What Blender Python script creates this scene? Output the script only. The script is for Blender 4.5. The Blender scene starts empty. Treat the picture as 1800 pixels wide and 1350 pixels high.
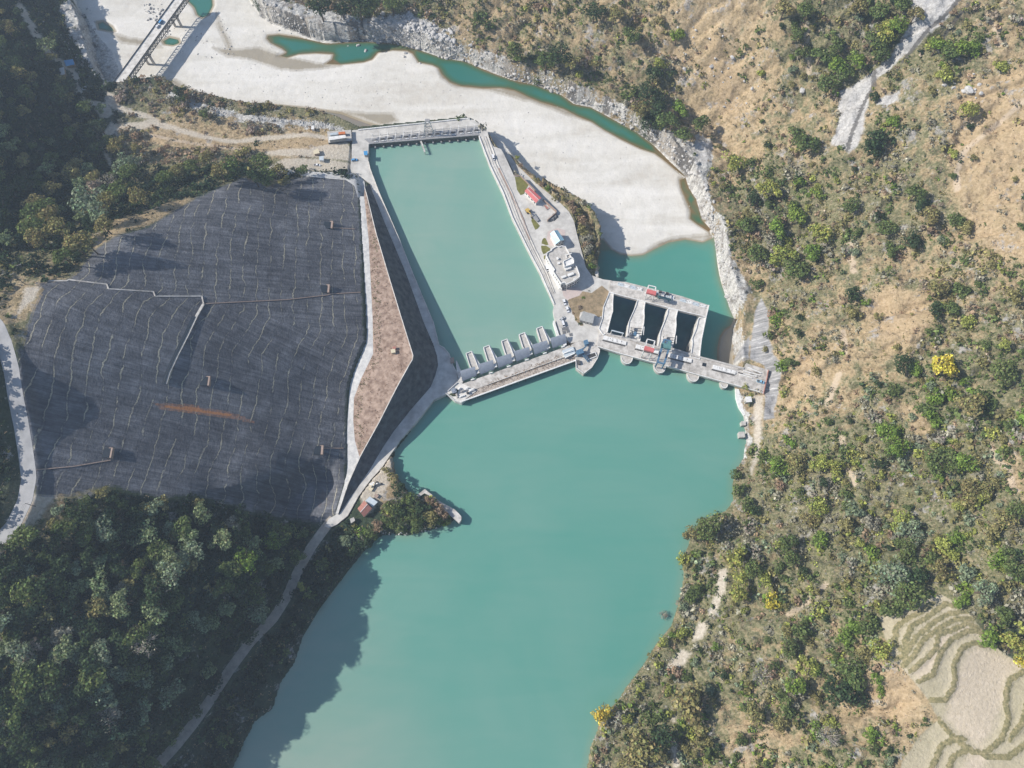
import bpy, bmesh, math, random
import numpy as np
from mathutils import Vector, Matrix
from mathutils.geometry import delaunay_2d_cdt
from mathutils.noise import noise as mnoise

S = bpy.context.scene
COL = S.collection
random.seed(7)
RNG = np.random.default_rng(7)
R = math.radians

# ------------------------------------------------------------------ camera
HCAM = 480.0
TILT = R(20.0)
F = 900.0 / math.tan(R(35.0))          # focal length in pixels of the 1800 px wide photograph
cd = bpy.data.cameras.new('camera')
cam = bpy.data.objects.new('camera', cd)
COL.objects.link(cam)
cam.location = (0, 0, HCAM)
cam.rotation_euler = (TILT, 0, 0)
cd.sensor_width = 36.0
cd.lens = 36.0 / (2 * math.tan(R(35.0)))
cd.clip_start = 1.0
cd.clip_end = 6000.0
S.camera = cam
S.render.resolution_x = 1024
S.render.resolution_y = 768

# ------------------------------------------------------------------ light
SUN_EL = R(37.0)
SUN_AZ = R(5.0)      # shadows fall to +x and a little to -y
w = bpy.data.worlds.new('World')
S.world = w
w.use_nodes = True
nt = w.node_tree
bg = nt.nodes['Background']
sky = nt.nodes.new('ShaderNodeTexSky')
sky.sky_type = 'NISHITA'
sky.sun_disc = False
sky.sun_elevation = SUN_EL
sky.sun_rotation = R(270) + SUN_AZ
sky.air_density = 1.0
sky.dust_density = 1.0
sky.altitude = 400
nt.links.new(sky.outputs[0], bg.inputs[0]); sky.ozone_density = 2.0
bg.inputs[1].default_value = 0.125
sd = bpy.data.lights.new('sun', 'SUN')
sd.energy = 4.9
sd.angle = R(0.5)
sd.color = (1.0, 0.95, 0.875)
sun = bpy.data.objects.new('sun', sd)
COL.objects.link(sun)
ldir = Vector((math.cos(SUN_EL) * math.cos(SUN_AZ), -math.cos(SUN_EL) * math.sin(SUN_AZ), -math.sin(SUN_EL)))
sun.rotation_euler = ldir.to_track_quat('-Z', 'Y').to_euler()
sun.location = (-200, 0, 900)
S.view_settings.view_transform = 'Standard'
S.view_settings.look = 'None'
S.view_settings.exposure = 0.36
S.view_settings.gamma = 1.0
S.view_settings.use_curve_mapping = False
S.render.engine = 'CYCLES'

# ------------------------------------------------------------------ geometry of the view: photo pixel -> ground
cT, sT = math.cos(TILT), math.sin(TILT)
def rays(px, py):
    px = np.asarray(px, float); py = np.asarray(py, float)
    xc = (px - 900) / F; yc = -(py - 675) / F
    return xc, yc * cT + sT, yc * sT - cT
def Wxy(pts, z):
    a = np.asarray(pts, float).reshape(-1, 2)
    dx, dy, dz = rays(a[:, 0], a[:, 1])
    t = (np.asarray(z, float) - HCAM) / dz
    return np.stack([dx * t, dy * t], 1)
def W(px, py, z=0.0):
    p = Wxy([(px, py)], z)[0]
    return Vector((p[0], p[1], z))
def tps(pts, zs, lam=0.0):
    P = np.asarray(pts, float); n = len(P); sc = 100.0
    Pn = P / sc
    d2 = ((Pn[:, None] - Pn[None]) ** 2).sum(2)
    K = 0.5 * d2 * np.log(d2 + 1e-12) + lam * np.eye(n)
    A = np.zeros((n + 3, n + 3)); A[:n, :n] = K
    A[:n, n] = 1; A[:n, n + 1:] = Pn; A[n, :n] = 1; A[n + 1:, :n] = Pn.T
    sol = np.linalg.solve(A, np.concatenate([zs, np.zeros(3)]))
    def f(q):
        q = np.asarray(q, float) / sc; out = np.empty(len(q))
        for i in range(0, len(q), 60000):
            c = q[i:i + 60000]
            d = (c[:, None, 0] - Pn[None, :, 0]) ** 2 + (c[:, None, 1] - Pn[None, :, 1]) ** 2
            out[i:i + 60000] = (0.5 * d * np.log(d + 1e-12)) @ sol[:n] + sol[n] + c @ sol[n + 1:]
        return out
    return f
def sdf(poly, X, Y, m=30.0):
    """signed distance, positive inside, clipped to m outside the box"""
    P = np.asarray(poly, float)
    out = np.full(X.shape, -m)
    sel = (X > P[:, 0].min() - m) & (X < P[:, 0].max() + m) & (Y > P[:, 1].min() - m) & (Y < P[:, 1].max() + m)
    x = X[sel]; y = Y[sel]
    if not len(x): return out
    d = np.full(x.shape, 1e18); ins = np.zeros(x.shape, bool)
    n = len(P)
    for i in range(n):
        ax, ay = P[i]; bx, by = P[(i + 1) % n]
        ex, ey = bx - ax, by - ay; L = ex * ex + ey * ey + 1e-9
        t = np.clip(((x - ax) * ex + (y - ay) * ey) / L, 0, 1)
        d = np.minimum(d, (x - ax - t * ex) ** 2 + (y - ay - t * ey) ** 2)
        c = ((ay > y) != (by > y))
        if ey != 0: ins ^= c & (x < (bx - ax) * (y - ay) / (by - ay) + ax)
    d = np.sqrt(d)
    out[sel] = np.where(ins, d, -d)
    return np.maximum(out, -m)
def pdist(line, X, Y, m=40.0):
    P = np.asarray(line, float)
    out = np.full(X.shape, m)
    sel = (X > P[:, 0].min() - m) & (X < P[:, 0].max() + m) & (Y > P[:, 1].min() - m) & (Y < P[:, 1].max() + m)
    x = X[sel]; y = Y[sel]; d = np.full(x.shape, 1e18)
    for i in range(len(P) - 1):
        ax, ay = P[i]; bx, by = P[i + 1]
        ex, ey = bx - ax, by - ay; L = ex * ex + ey * ey + 1e-9
        t = np.clip(((x - ax) * ex + (y - ay) * ey) / L, 0, 1)
        d = np.minimum(d, (x - ax - t * ex) ** 2 + (y - ay - t * ey) ** 2)
    out[sel] = np.minimum(np.sqrt(d), m)
    return out
# value noise on arrays
_perm = RNG.random((256, 256))
def vnoise(x, y, s):
    x = x / s; y = y / s
    xi = np.floor(x).astype(int); yi = np.floor(y).astype(int)
    fx = x - xi; fy = y - yi
    fx = fx * fx * (3 - 2 * fx); fy = fy * fy * (3 - 2 * fy)
    g = lambda a, b: _perm[a % 256, b % 256]
    return ((g(xi, yi) * (1 - fx) + g(xi + 1, yi) * fx) * (1 - fy) + (g(xi, yi + 1) * (1 - fx) + g(xi + 1, yi + 1) * fx) * fy) * 2 - 1
def fbm(x, y, s, o=4, seed=0):
    r = 0; a = 1; t = 0
    for i in range(o):
        r = r + a * vnoise(x + seed * 37.1 + i * 91.7, y - seed * 53.3 + i * 17.3, s); t += a
        s *= 0.5; a *= 0.55
    return r / t
# ================================================================== TERRAIN
BED = -14.0
DK = 4.0          # level of the promenades round the settling basin
# control heights (px, py, z) read off the photograph
CT = [
 # riverbed
 (240,60,-14),(400,60,-14),(330,110,-14),(500,140,-14),(700,130,-14),(600,190,-14),(800,190,-14),(1000,250,-14),(1100,330,-14),(1200,380,-14),
 (1150,430,-14),(1030,330,-14),(300,-10,-14),(200,30,-13),(420,20,-14),(900,150,-14),(1050,205,-14),(1180,290,-14),(1235,400,-14),(1150,480,-14),(1280,555,-14),(1240,610,-14),(330,-120,-14),
 # left of the riverbed, in hill shade
 (150,60,-10),(165,120,-6),(185,150,0),(190,180,3),(120,100,6),(60,40,20),(100,30,4),(0,50,30),(60,130,22),(0,200,42),(100,200,18),(150,200,8),(180,240,10),(210,290,18),(100,300,38),(0,350,62),
 # valley side road, bank between it and the riverbed
 (200,205,3.5),(260,200,3),(330,225,2),(400,240,2),(480,238,3),(540,232,4),(590,240,4),(615,235,4),(620,290,4),(560,290,5),(500,285,7),(450,287,8),(420,275,9),(350,262,9),(300,260,8),(250,250,7),(300,170,-6),(400,195,-11),(450,212,-9),(540,217,-7),(600,228,-3),
 (380,220,-2),(470,225,-1),
 # spine north of the covered slope
 (620,310,8),(560,308,11),(500,318,19),(430,314,34),(385,332,46),(345,350,54),(300,376,64),(260,400,73),(205,416,84),(230,330,36),(170,360,48),(130,400,66),(300,320,30),(360,300,22),(160,440,86),(135,480,92),(75,495,98),(0,470,96),(60,420,80),(0,410,76),
 # covered slope
 (628,340,12),(638,420,17),(646,500,21),(654,570,24),(652,620,24),(628,655,22),(614,710,18),(614,760,14),(614,800,10),(602,850,7),(588,900,5),
 (60,800,88),(45,700,99),(60,600,103),(200,860,70),(100,860,81),(552,846,8),(512,852,18),(475,848,27),(470,895,20),(430,866,35),(380,862,42),(330,862,51),(300,872,55),(80,880,82),
 (0,600,108),(0,700,104),(0,800,93),(0,950,86),(40,900,86),
 # shaded forest at lower left: steep bank above the road, easier ground behind it
 (560,940,5),(500,960,10),(450,930,24),(400,940,36),(300,950,51),(200,930,65),(100,950,76),(0,1050,82),(100,1100,72),(200,1110,64),(300,1050,58),(380,1010,50),(430,1000,38),(480,1000,20),(470,1030,15),(505,1050,6),(470,1095,6),(400,1180,7),(340,1270,8),(275,1345,9),(400,1095,28),(350,1115,44),(300,1140,52),(350,1190,22),(200,1220,58),(300,1230,30),(100,1200,69),(0,1200,78),(250,1290,32),(190,1300,48),(120,1300,58),(0,1350,70),(210,1360,33),(130,1360,49),
 (620,950,2),(560,1020,2.5),(500,1130,2.5),(450,1220,3),(390,1330,3),(220,1450,10),(0,1500,40),(350,1450,3),
 # spit
 (680,860,5),(700,905,4),(760,895,4),(650,900,5),(640,930,3),
 # right bank along the river
 (470,-20,-9),(500,0,-10.5),(560,20,-11),(560,-40,4),(640,20,-9.5),(750,0,5),(750,50,-10),(860,60,-2),(860,0,17),(1000,0,30),(1000,100,2),(1100,100,16),(1100,0,44),(1160,200,-4),(1200,120,22),(1200,0,56),(1300,0,70),(1260,220,4),(1300,130,34),(1400,0,83),(1400,200,36),(1500,100,72),(1300,330,6),(1400,330,28),(1500,250,55),(1600,0,103),(1600,150,82),(1600,330,66),(1700,200,92),(1800,0,120),(1800,150,110),(1800,300,96),(1700,400,76),(1800,450,88),
 (1290,470,-4),(1330,470,6),(1450,450,31),(1600,500,56),(1300,560,-6),(1330,580,7),(1450,600,32),(1600,620,56),(1800,600,82),(1700,600,70),
 (1320,650,4.5),(1345,640,5),(1345,690,5),(1320,700,4.3),(1325,760,4),(1370,620,14),(1375,700,13),(1400,750,20),(1500,750,40),(1650,750,60),(1800,750,78),
 (1340,810,5),(1320,850,5),(1400,850,21),(1500,900,38),(1650,900,58),(1800,880,76),(1300,920,5),(1260,940,4),(1240,1000,5),(1350,1000,22),(1450,1000,36),(1600,1000,58),(1800,1000,80),
 (1220,1100,5),(1200,1160,5),(1180,1240,8),(1300,1100,20),(1400,1150,34),(1500,1150,48),(1560,1100,60),(1600,1150,66),(1700,1080,72),(1750,1150,72),(1800,1100,78),(1680,1200,68),(1720,1270,68),(1640,1300,62),(1800,1300,72),(1800,1200,74),(1580,1250,58),(1100,1290,6),(1150,1330,11),(1300,1250,24),(1400,1300,38),(1500,1300,50),(1600,1350,62),(1800,1400,74),(1080,1450,5),(1300,1450,28),(1600,1450,64),
 (450,-150,10),(600,-150,26),(900,-150,45),(1200,-150,86),(1600,-150,130),(150,-120,-13),
]
# hills outside the frame, world x, y, z
CW = [(-460,-100,142),(-460,30,160),(-450,150,196),(-460,270,182),(-480,340,178),(-560,480,150),(-500,480,96),(-620,-100,300),(-640,200,285),(-620,400,240),(-700,500,250),
      (460,-100,150),(460,100,150),(460,250,165),(480,420,190),(700,200,270),(0,700,120),(300,700,220),(-250,700,0),(-430,640,30),(-600,700,150),(0,-300,-3),(-200,-300,20),(-400,-300,160),(200,-300,60),(450,-300,140)]
# even grade of the sheeted slope, about one in two up from its foot path
BZ = [(420,635,17),(480,637,20.5),(570,640,23.5),(600,640,24),(640,622,22),(680,610,18.5),(760,607,14),(800,608,10.5)]
for yy in (420, 490, 560, 630, 700, 770, 825):
    bx_ = np.interp(yy, [q[0] for q in BZ], [q[1] for q in BZ]); bz_ = np.interp(yy, [q[0] for q in BZ], [q[2] for q in BZ]); dzr = -(float(rays(0, yy)[2])); X0 = -(900 - bx_) / F / dzr * (HCAM - bz_)
    for xx in range(90, 600, 80):
        if xx < 200 and yy < 500 or xx < 280 and yy < 440: continue
        k_ = (900 - xx) / F / dzr; CT.append((xx, yy, (bz_ + .5 * (k_ * HCAM + X0)) / (1 + .5 * k_)))
cp = np.array([(a, b) for a, b, c in CT], float); cz = np.array([c for a, b, c in CT], float)
cxy = Wxy(cp, cz)
tp = tps(np.vstack([cxy, np.array([(a, b) for a, b, c in CW], float)]), np.concatenate([cz, np.array([c for a, b, c in CW], float)]), lam=0.004)

def axis(lo, hi, step, far):
    core = np.arange(lo, hi + 1e-6, step)
    ring = []; d = step; v = 0
    while v < far:
        d *= 1.35; v += d; ring.append(v)
    ring = np.array(ring)
    return np.concatenate([(lo - ring)[::-1], core, hi + ring])
XS = axis(-440, 380, 1.0, 800); YS = axis(-95, 545, 1.0, 800)
NX, NY = len(XS), len(YS)
GX, GY = np.meshgrid(XS, YS)         # [iy, ix]
# evaluate the spline on a coarser lattice and upsample (cubic would be overkill, noise hides it)
def upsample(f):
    xs = axis(-440, 380, 4.0, 800); ys = axis(-95, 545, 4.0, 800)
    A, B = np.meshgrid(xs, ys)
    Z = f(np.stack([A.ravel(), B.ravel()], 1)).reshape(A.shape)
    T = np.array([np.interp(XS, xs, r) for r in Z])
    return np.array([np.interp(YS, ys, T[:, j]) for j in range(NX)]).T
H = upsample(tp)
H = np.clip(H, -16, 330)

# ---- outlines traced on the photograph, put on the ground at their own level
RIVERBED = [(120,-90),(135,10),(160,60),(172,110),(188,150),(205,168),(240,168),(275,160),(300,158),(330,176),(380,188),(430,200),(500,207),(560,215),(600,226),(625,238),(640,245),(820,228),(835,232),(855,244),
 (872,262),(892,282),(916,303),(940,323),(967,341),(998,357),(1030,375),(1045,395),(1056,420),(1057,445),(1050,470),(1044,490),(1036,540),(1036,600),(1045,622),(1172,660),(1262,684),(1285,670),(1292,640),(1288,600),(1292,560),(1285,545),(1270,500),(1262,460),(1258,425),(1250,402),(1235,385),(1225,350),(1212,330),(1205,308),
 (1180,285),(1150,255),(1120,232),(1080,210),(1040,188),(1010,182),(985,165),(940,148),(900,140),(860,125),(820,108),(775,100),(740,88),(690,75),(640,72),(600,74),(560,72),(520,55),(480,40),(455,22),(440,0),(440,-90)]
RIVER = [(470,62),(490,60),(520,64),(550,70),(575,76),(600,74),(640,72),(690,75),(740,88),(775,100),(820,108),(860,125),(900,140),(940,148),(985,165),(1010,182),(1040,188),(1080,210),(1120,232),(1150,255),(1180,285),(1205,308),(1212,330),(1225,350),(1235,385),(1250,402),(1258,425),(1262,460),(1265,480),(1270,500),(1285,545),(1292,560),(1286,572),(1274,580),(1266,592),(1262,612),(1262,640),(1100,650),(1050,600),(1060,520),
 (1052,495),(1040,480),(1045,462),(1050,440),(1050,425),(1060,420),(1075,438),(1090,446),(1110,449),(1130,447),(1150,437),(1175,425),(1205,420),(1235,425),(1252,418),(1245,408),(1225,395),(1212,385),(1213,370),(1205,350),(1196,330),(1194,316),(1203,312),(1195,306),
 (1165,281),(1150,270),(1125,262),(1090,245),(1060,228),(1040,215),(1015,205),(990,192),(950,180),(930,172),(905,160),(880,155),(850,156),(810,152),(790,145),(775,130),(770,120),(760,115),(735,110),(725,95),(715,90),(690,89),(665,93),(655,105),(640,110),(600,114),(570,113),(583,104),(585,96),(555,94),(525,96),(505,102),(490,99),(503,92),(495,86),(475,76),(468,68)]
POND = [(325,-30),(328,2),(340,14),(345,27),(355,33),(368,27),(376,10),(374,-30)]
POND2 = [(283,72),(298,64),(315,68),(318,76),(305,81),(288,79)]
POND3 = [(168,38),(182,36),(198,46),(204,56),(190,56),(172,52)]
STREAM = [(441,190),(470,183),(530,188),(575,194),(600,198),(640,213),(668,222),(640,226),(615,222),(590,212),(560,206),(500,204),(455,202)]
WETS_SHADE = [[(1250,560),(1295,560),(1300,690),(1250,690)],[(375,85),(420,88),(455,84),(500,100),(560,112),(600,116),(560,122),(520,125),(490,122),(440,105),(400,100)],  # first patch only darkens the apron gravel for the dam's shade
        [(195,58),(230,68),(270,72),(285,85),(250,80),(215,76)],[(275,140),(300,148),(330,168),(380,185),(430,196),(445,190),(400,178),(350,165),(310,142)],
        [(1193,312),(1203,312),(1208,330),(1216,352),(1212,372),(1204,360),(1198,340)],[(865,152),(900,155),(930,168),(950,178),(920,178),(890,165)],[(770,118),(790,140),(830,152),(870,154),(930,170),(1000,196),(1030,212),(1000,204),(930,178),(860,160),(800,154),(775,138)],
        [(590,196),(640,210),(672,222),(700,214),(690,200),(650,200)],[(1140,440),(1175,428),(1210,422),(1250,420),(1250,412),(1180,418),(1150,430)],[(381,22),(390,45),(402,66),(410,92),(404,95),(394,72),(382,48)]]
RESERVOIR = [(800,703),(782,694),(765,702),(738,735),(712,770),(694,792),(690,808),(694,835),(708,856),(722,872),(733,884),(745,866),(756,870),(785,900),(800,912),(790,920),(770,927),(740,935),(715,940),(690,938),(668,942),(655,955),(640,968),(615,1000),(592,1030),(562,1070),(532,1120),(517,1165),(492,1200),(478,1245),(447,1268),(430,1300),(408,1350),(380,1480),(370,1700),(1000,1700),
 (1005,1450),(1033,1350),(1040,1310),(1052,1282),(1055,1262),(1085,1235),(1100,1210),(1130,1170),(1155,1130),(1180,1100),(1190,1070),(1198,1040),(1203,1010),(1197,985),(1210,960),(1216,935),(1232,915),(1260,903),(1275,900),(1290,880),(1288,850),(1292,830),(1307,805),(1312,780),(1310,740),(1300,706),(1293,690),(1290,676),(1180,648),(1050,610),(1020,620),(900,665)]
BASIN = [(650,250),(845,236),(862,290),(900,383),(945,470),(974,536),(980,575),(985,600),(1000,612),(800,690),(800,660),(772,607),(762,567),(730,491),(702,421),(667,340),(648,292)]
COVER = [(205,415),(260,400),(300,375),(345,348),(385,330),(430,312),(470,328),(520,312),(560,308),(600,312),(622,318),(630,345),(635,480),(640,600),(622,640),(610,680),(607,760),(608,800),(606,850),(588,905),(560,920),(520,912),(480,905),(430,895),(390,880),(340,868),(290,874),(250,868),(200,853),(170,858),(120,872),(70,870),(58,830),(42,740),(35,660),(35,620),(50,570),(75,510),(65,497),(120,492),(135,480),(165,440)]
def px_at(poly, z): return Wxy(poly, z)

# shore clamps: land stays above, water carves below
res_w = px_at(RESERVOIR, 0.0); bas_w = px_at(BASIN, 0.0); bed_w = px_at(RIVERBED, BED); riv_w = px_at(RIVER, BED)
s_res = sdf(res_w, GX, GY); s_bas = sdf(bas_w, GX, GY); s_bed = sdf(bed_w, GX, GY); s_riv = sdf(riv_w, GX, GY)
pools = [px_at(p, BED) for p in (POND, POND2, POND3, STREAM)]
s_pool = np.maximum.reduce([sdf(p, GX, GY) for p in pools])
far_left = (GX < -60)
rough = fbm(GX, GY, 26, 5, 1); rough2 = fbm(GX, GY, 7, 3, 2)
s_cov = None
near_res = np.clip(-s_res, 0, 30)
H = np.where((s_res < 0) & (s_bed < -1) & (s_bas < -1), np.maximum(H, 0.2 + 0.5 * np.minimum(near_res, 6)), H)
near_bed = np.clip(-s_bed, 0, 30)
H = np.where((s_bed < 0) & (s_res < 0) & (s_bas < 0), np.maximum(H, BED + 0.25 * near_bed), H)
H = np.where(s_res > 0, -0.25 - 0.4 * np.minimum(s_res, 12), H)
H = np.where(s_bas > 0, -4.0, H)
bump = 0.5 * fbm(GX, GY, 30, 3, 5) + 0.12 * fbm(GX, GY, 4, 2, 6)
H = np.where(s_bed > 0, BED + 0.25 + np.minimum(s_bed, 4) * 0.12 + bump, H)
H = np.where((s_riv > -2.2) & (s_bed > -2), np.minimum(H, BED + 0.1 - 0.22 * np.clip(s_riv, -2.2, 12)), H)
H = np.where((s_pool > -2) & (s_bed > -4), np.minimum(H, BED - 0.22 * np.clip(s_pool, -2, 6)), H)

# ---- bilinear look-up and ray march on the height field
def Hat(x, y, Z=None):
    Z = H if Z is None else Z
    x = np.asarray(x, float); y = np.asarray(y, float)
    ix = np.clip(np.searchsorted(XS, x) - 1, 0, NX - 2); iy = np.clip(np.searchsorted(YS, y) - 1, 0, NY - 2)
    fx = np.clip((x - XS[ix]) / (XS[ix + 1] - XS[ix]), 0, 1); fy = np.clip((y - YS[iy]) / (YS[iy + 1] - YS[iy]), 0, 1)
    return (Z[iy, ix] * (1 - fx) + Z[iy, ix + 1] * fx) * (1 - fy) + (Z[iy + 1, ix] * (1 - fx) + Z[iy + 1, ix + 1] * fx) * fy
def hit(pts, dz=0.0, Z=None):
    """photo pixels -> world xyz on the terrain (raised by dz)"""
    a = np.asarray(pts, float).reshape(-1, 2)
    dx, dy, dzr = rays(a[:, 0], a[:, 1])
    zt = np.full(len(a), 210.0); zc = zt.copy(); done = np.zeros(len(a), bool)
    for k in range(120):
        t = (zt - HCAM) / dzr
        below = Hat(dx * t, dy * t, Z) + dz >= zt
        done |= below
        zt = np.where(done, zt, zt - 2.0)
        if done.all(): break
    lo = zt; hi = zt + 2.0
    for k in range(8):
        m = (lo + hi) / 2; t = (m - HCAM) / dzr
        b = Hat(dx * t, dy * t, Z) + dz >= m
        lo = np.where(b, m, lo); hi = np.where(b, hi, m)
    m = (lo + hi) / 2; t = (m - HCAM) / dzr
    return np.stack([dx * t, dy * t, m], 1)
def dense(poly, n=6, close=True):
    out = []; N = len(poly)
    for i in range(N if close else N - 1):
        a = poly[i]; b = poly[(i + 1) % N]
        for k in range(n): out.append((a[0] + (b[0] - a[0]) * k / n, a[1] + (b[1] - a[1]) * k / n))
    if not close: out.append(poly[-1])
    return out

# ---- masks on the land, outlines dropped on the terrain
def land_sdf(polys, m=20.0):
    return np.maximum.reduce([sdf(hit(p)[:, :2], GX, GY, m) for p in polys])
s_cov = land_sdf([dense(COVER, 2)], 30)
ROCK = [[(440,-60),(450,20),(480,-5),(560,15),(640,32),(720,24),(770,45),(795,72),(860,90),(900,118),(960,128),(1000,155),(1050,160),(1100,196),(1160,222),(1185,235),(1222,250),(1228,232),(1248,238),(1254,252),(1247,290),(1246,330),(1252,360),(1282,400),(1285,450),(1312,490),(1322,505),(1300,540),(1302,590),(1312,622),(1300,640),(1288,650),
         (1284,600),(1288,560),(1280,545),(1268,500),(1260,460),(1256,425),(1245,398),(1230,385),(1220,350),(1208,330),(1200,310),(1180,288),(1150,258),(1120,235),(1080,213),(1040,191),(1010,185),(985,168),(940,151),(900,143),(860,128),(820,111),(775,103),(740,91),(690,78),(640,75),(600,77),(560,75),(520,60),(480,45),(455,30)],
        [(300,160),(345,178),(420,200),(500,207),(560,214),(600,224),(600,232),(540,224),(480,218),(430,212),(380,202),(330,190),(290,172)],
        [(120,0),(150,20),(165,50),(200,90),(215,130),(190,150),(160,120),(130,70),(100,20)],[(1290,690),(1303,690),(1316,730),(1322,780),(1308,810),(1304,780),(1306,740),(1296,706)]]
SCAR = [[(1606,-10),(1690,-10),(1660,38),(1636,60),(1600,88),(1575,110),(1560,125),(1545,135),(1534,150),(1530,178),(1520,215),(1512,250),(1492,272),(1460,252),(1476,215),(1478,155),(1500,150),(1530,125),(1545,115),(1565,95),(1580,75),(1600,40)],
        [(1550,165),(1585,155),(1582,172),(1560,182),(1545,178)],[(1225,235),(1248,235),(1255,252),(1248,275),(1240,290),(1230,285),(1222,262)]]
SHOT = [[(1328,545),(1338,525),(1352,545),(1350,590),(1362,625),(1375,645),(1372,680),(1362,735),(1342,738),(1345,700),(1350,660),(1345,640),(1318,630),(1320,600),(1325,570)],
        [(1312,598),(1318,590),(1316,632),(1290,640),(1288,634)]]
DIRT = [[(185,160),(205,165),(210,185),(225,192),(262,200),(285,215),(330,228),(380,242),(420,245),(450,240),(500,236),(540,232),(580,240),(578,246),(540,240),(500,244),(440,250),(400,252),(350,242),(300,228),(272,222),(250,228),(215,224),(200,232),(190,250),(188,268),(200,290),(192,292),(180,265),(180,235),(195,215),(245,215),(262,210),(240,205),(215,198),(195,190),(182,178)],
        [(500,278),(560,280),(600,284),(620,288),(618,302),(560,301),(500,296),(440,300)],[(600,240),(580,252),(540,262),(490,262),(460,268),(480,274),(560,276),(618,284),(618,262)],
        [(35,0),(60,40),(80,80),(110,105),(135,115),(142,150),(150,175),(185,180),(180,190),(150,188),(130,160),(124,125),(100,110),(70,85),(50,50),(28,10)],
        [(625,835),(655,842),(690,800),(684,850),(672,870),(655,900),(640,905)],
        [(1324,694),(1342,694),(1340,740),(1334,800),(1322,836),(1318,826),(1326,798),(1324,745)],
        [(1264,1000),(1277,1000),(1274,1040),(1258,1078),(1248,1082),(1258,1040)],[(1228,1092),(1246,1095),(1236,1122),(1216,1128)],[(1196,1142),(1214,1148),(1204,1168),(1186,1178),(1170,1174),(1180,1160)],[(1180,1242),(1187,1245),(1186,1268),(1179,1265)],[(1180,1300),(1190,1310),(1196,1350),(1182,1350)],
        [(160,185),(190,180),(200,200),(180,210)],[(45,506),(74,503),(62,522),(38,548),(28,556),(38,526)],[(60,870),(105,865),(85,890),(60,920),(45,930)]]
GRASS = [[(1668,180),(1720,140),(1830,110),(1830,480),(1720,430),(1690,370),(1672,320),(1668,250)],[(1250,70),(1300,110),(1310,190),(1290,215),(1260,190),(1245,120)],
         [(1530,520),(1560,505),(1625,525),(1640,560),(1610,610),(1560,615),(1530,590),(1518,545)],[(1575,700),(1615,712),(1650,765),(1635,775),(1600,752)],[(1770,800),(1800,790),(1800,880),(1770,850)],
         [(1550,1180),(1580,1165),(1625,1228),(1600,1262),(1555,1270),(1530,1225)],[(165,405),(205,385),(260,370),(330,345),(345,352),(290,380),(205,415),(165,440)],
         [(330,230),(440,255),(520,245),(600,232),(600,262),(480,270),(400,262),(320,260),(240,240)],[(660,820),(690,800),(705,850),(690,905),(660,880)],[(1405,630),(1432,615),(1445,640),(1415,690),(1390,712),(1392,680)]]
FIELDS = [(1548,1085),(1600,1060),(1655,1045),(1690,1065),(1725,1105),(1760,1145),(1800,1170),(1840,1190),(1840,1420),(1575,1420),(1585,1340),(1620,1290),(1650,1265),(1632,1230),(1600,1190),(1570,1160),(1555,1120)]
s_rock = np.maximum(land_sdf([dense(p, 1) for p in ROCK]), -20)
s_scar = land_sdf(SCAR); s_shot = land_sdf(SHOT); s_dirt = land_sdf(DIRT); s_grass = land_sdf(GRASS); s_field = land_sdf([FIELDS])
s_wet_shade = np.maximum.reduce([sdf(px_at(p, BED), GX, GY, 20) for p in WETS_SHADE])
TRAILS = [[(1735,10),(1750,50),(1760,75)],[(1800,178),(1755,215),(1705,255),(1690,275),(1682,305),(1685,330)],[(1490,430),(1502,480)],[(1484,580),(1485,620)],[(1478,655),(1465,690),(1455,710)],[(1745,785),(1765,820),(1790,860)],[(1455,1027),(1425,1055),(1390,1080)],[(1415,50),(1422,130)],[(205,222),(300,245),(420,262)],[(1478,770),(1492,800),(1503,850)],[(0,975),(40,920),(62,890)]]
FISS = [[(1539,122),(1537,150),(1524,172),(1512,200),(1498,232),(1487,268)],[(1685,0),(1660,30),(1632,52),(1605,85),(1588,108)],[(1700,10),(1672,45),(1652,75)],[(636,34),(636,50),(625,58),(614,74)],[(505,30),(530,50),(545,66)],[(1000,160),(1012,182)],[(1065,170),(1070,190)],[(1150,215),(1152,250)],[(1180,235),(1200,268),(1212,300)],[(930,120),(925,140)]]
d_fiss = np.minimum.reduce([pdist(hit(dense(t, 4, False))[:, :2], GX, GY, 20) for t in FISS])
d_trail = np.minimum.reduce([pdist(hit(dense(t, 4, False))[:, :2], GX, GY, 20) for t in TRAILS])

# the sheeted slope is an even grade, with a steeper bank along its foot
FOOTB = [(322,866),(380,858),(430,848),(480,833),(550,806),(606,792),(606,850),(590,905),(560,930),(500,925),(430,900),(370,885)]
s_fb = land_sdf([dense(FOOTB, 1)], 30)
d_bn = pdist(Wxy([(610,790),(606,850),(588,905)], [12, 8, 5]), GX, GY, 30)
H = H - np.minimum(np.clip(s_fb, 0, 30) * 1.0, 12) * np.clip(d_bn / 14, 0, 1)
H = np.where(s_fb > 0, np.maximum(H, 4.2), H)
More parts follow.
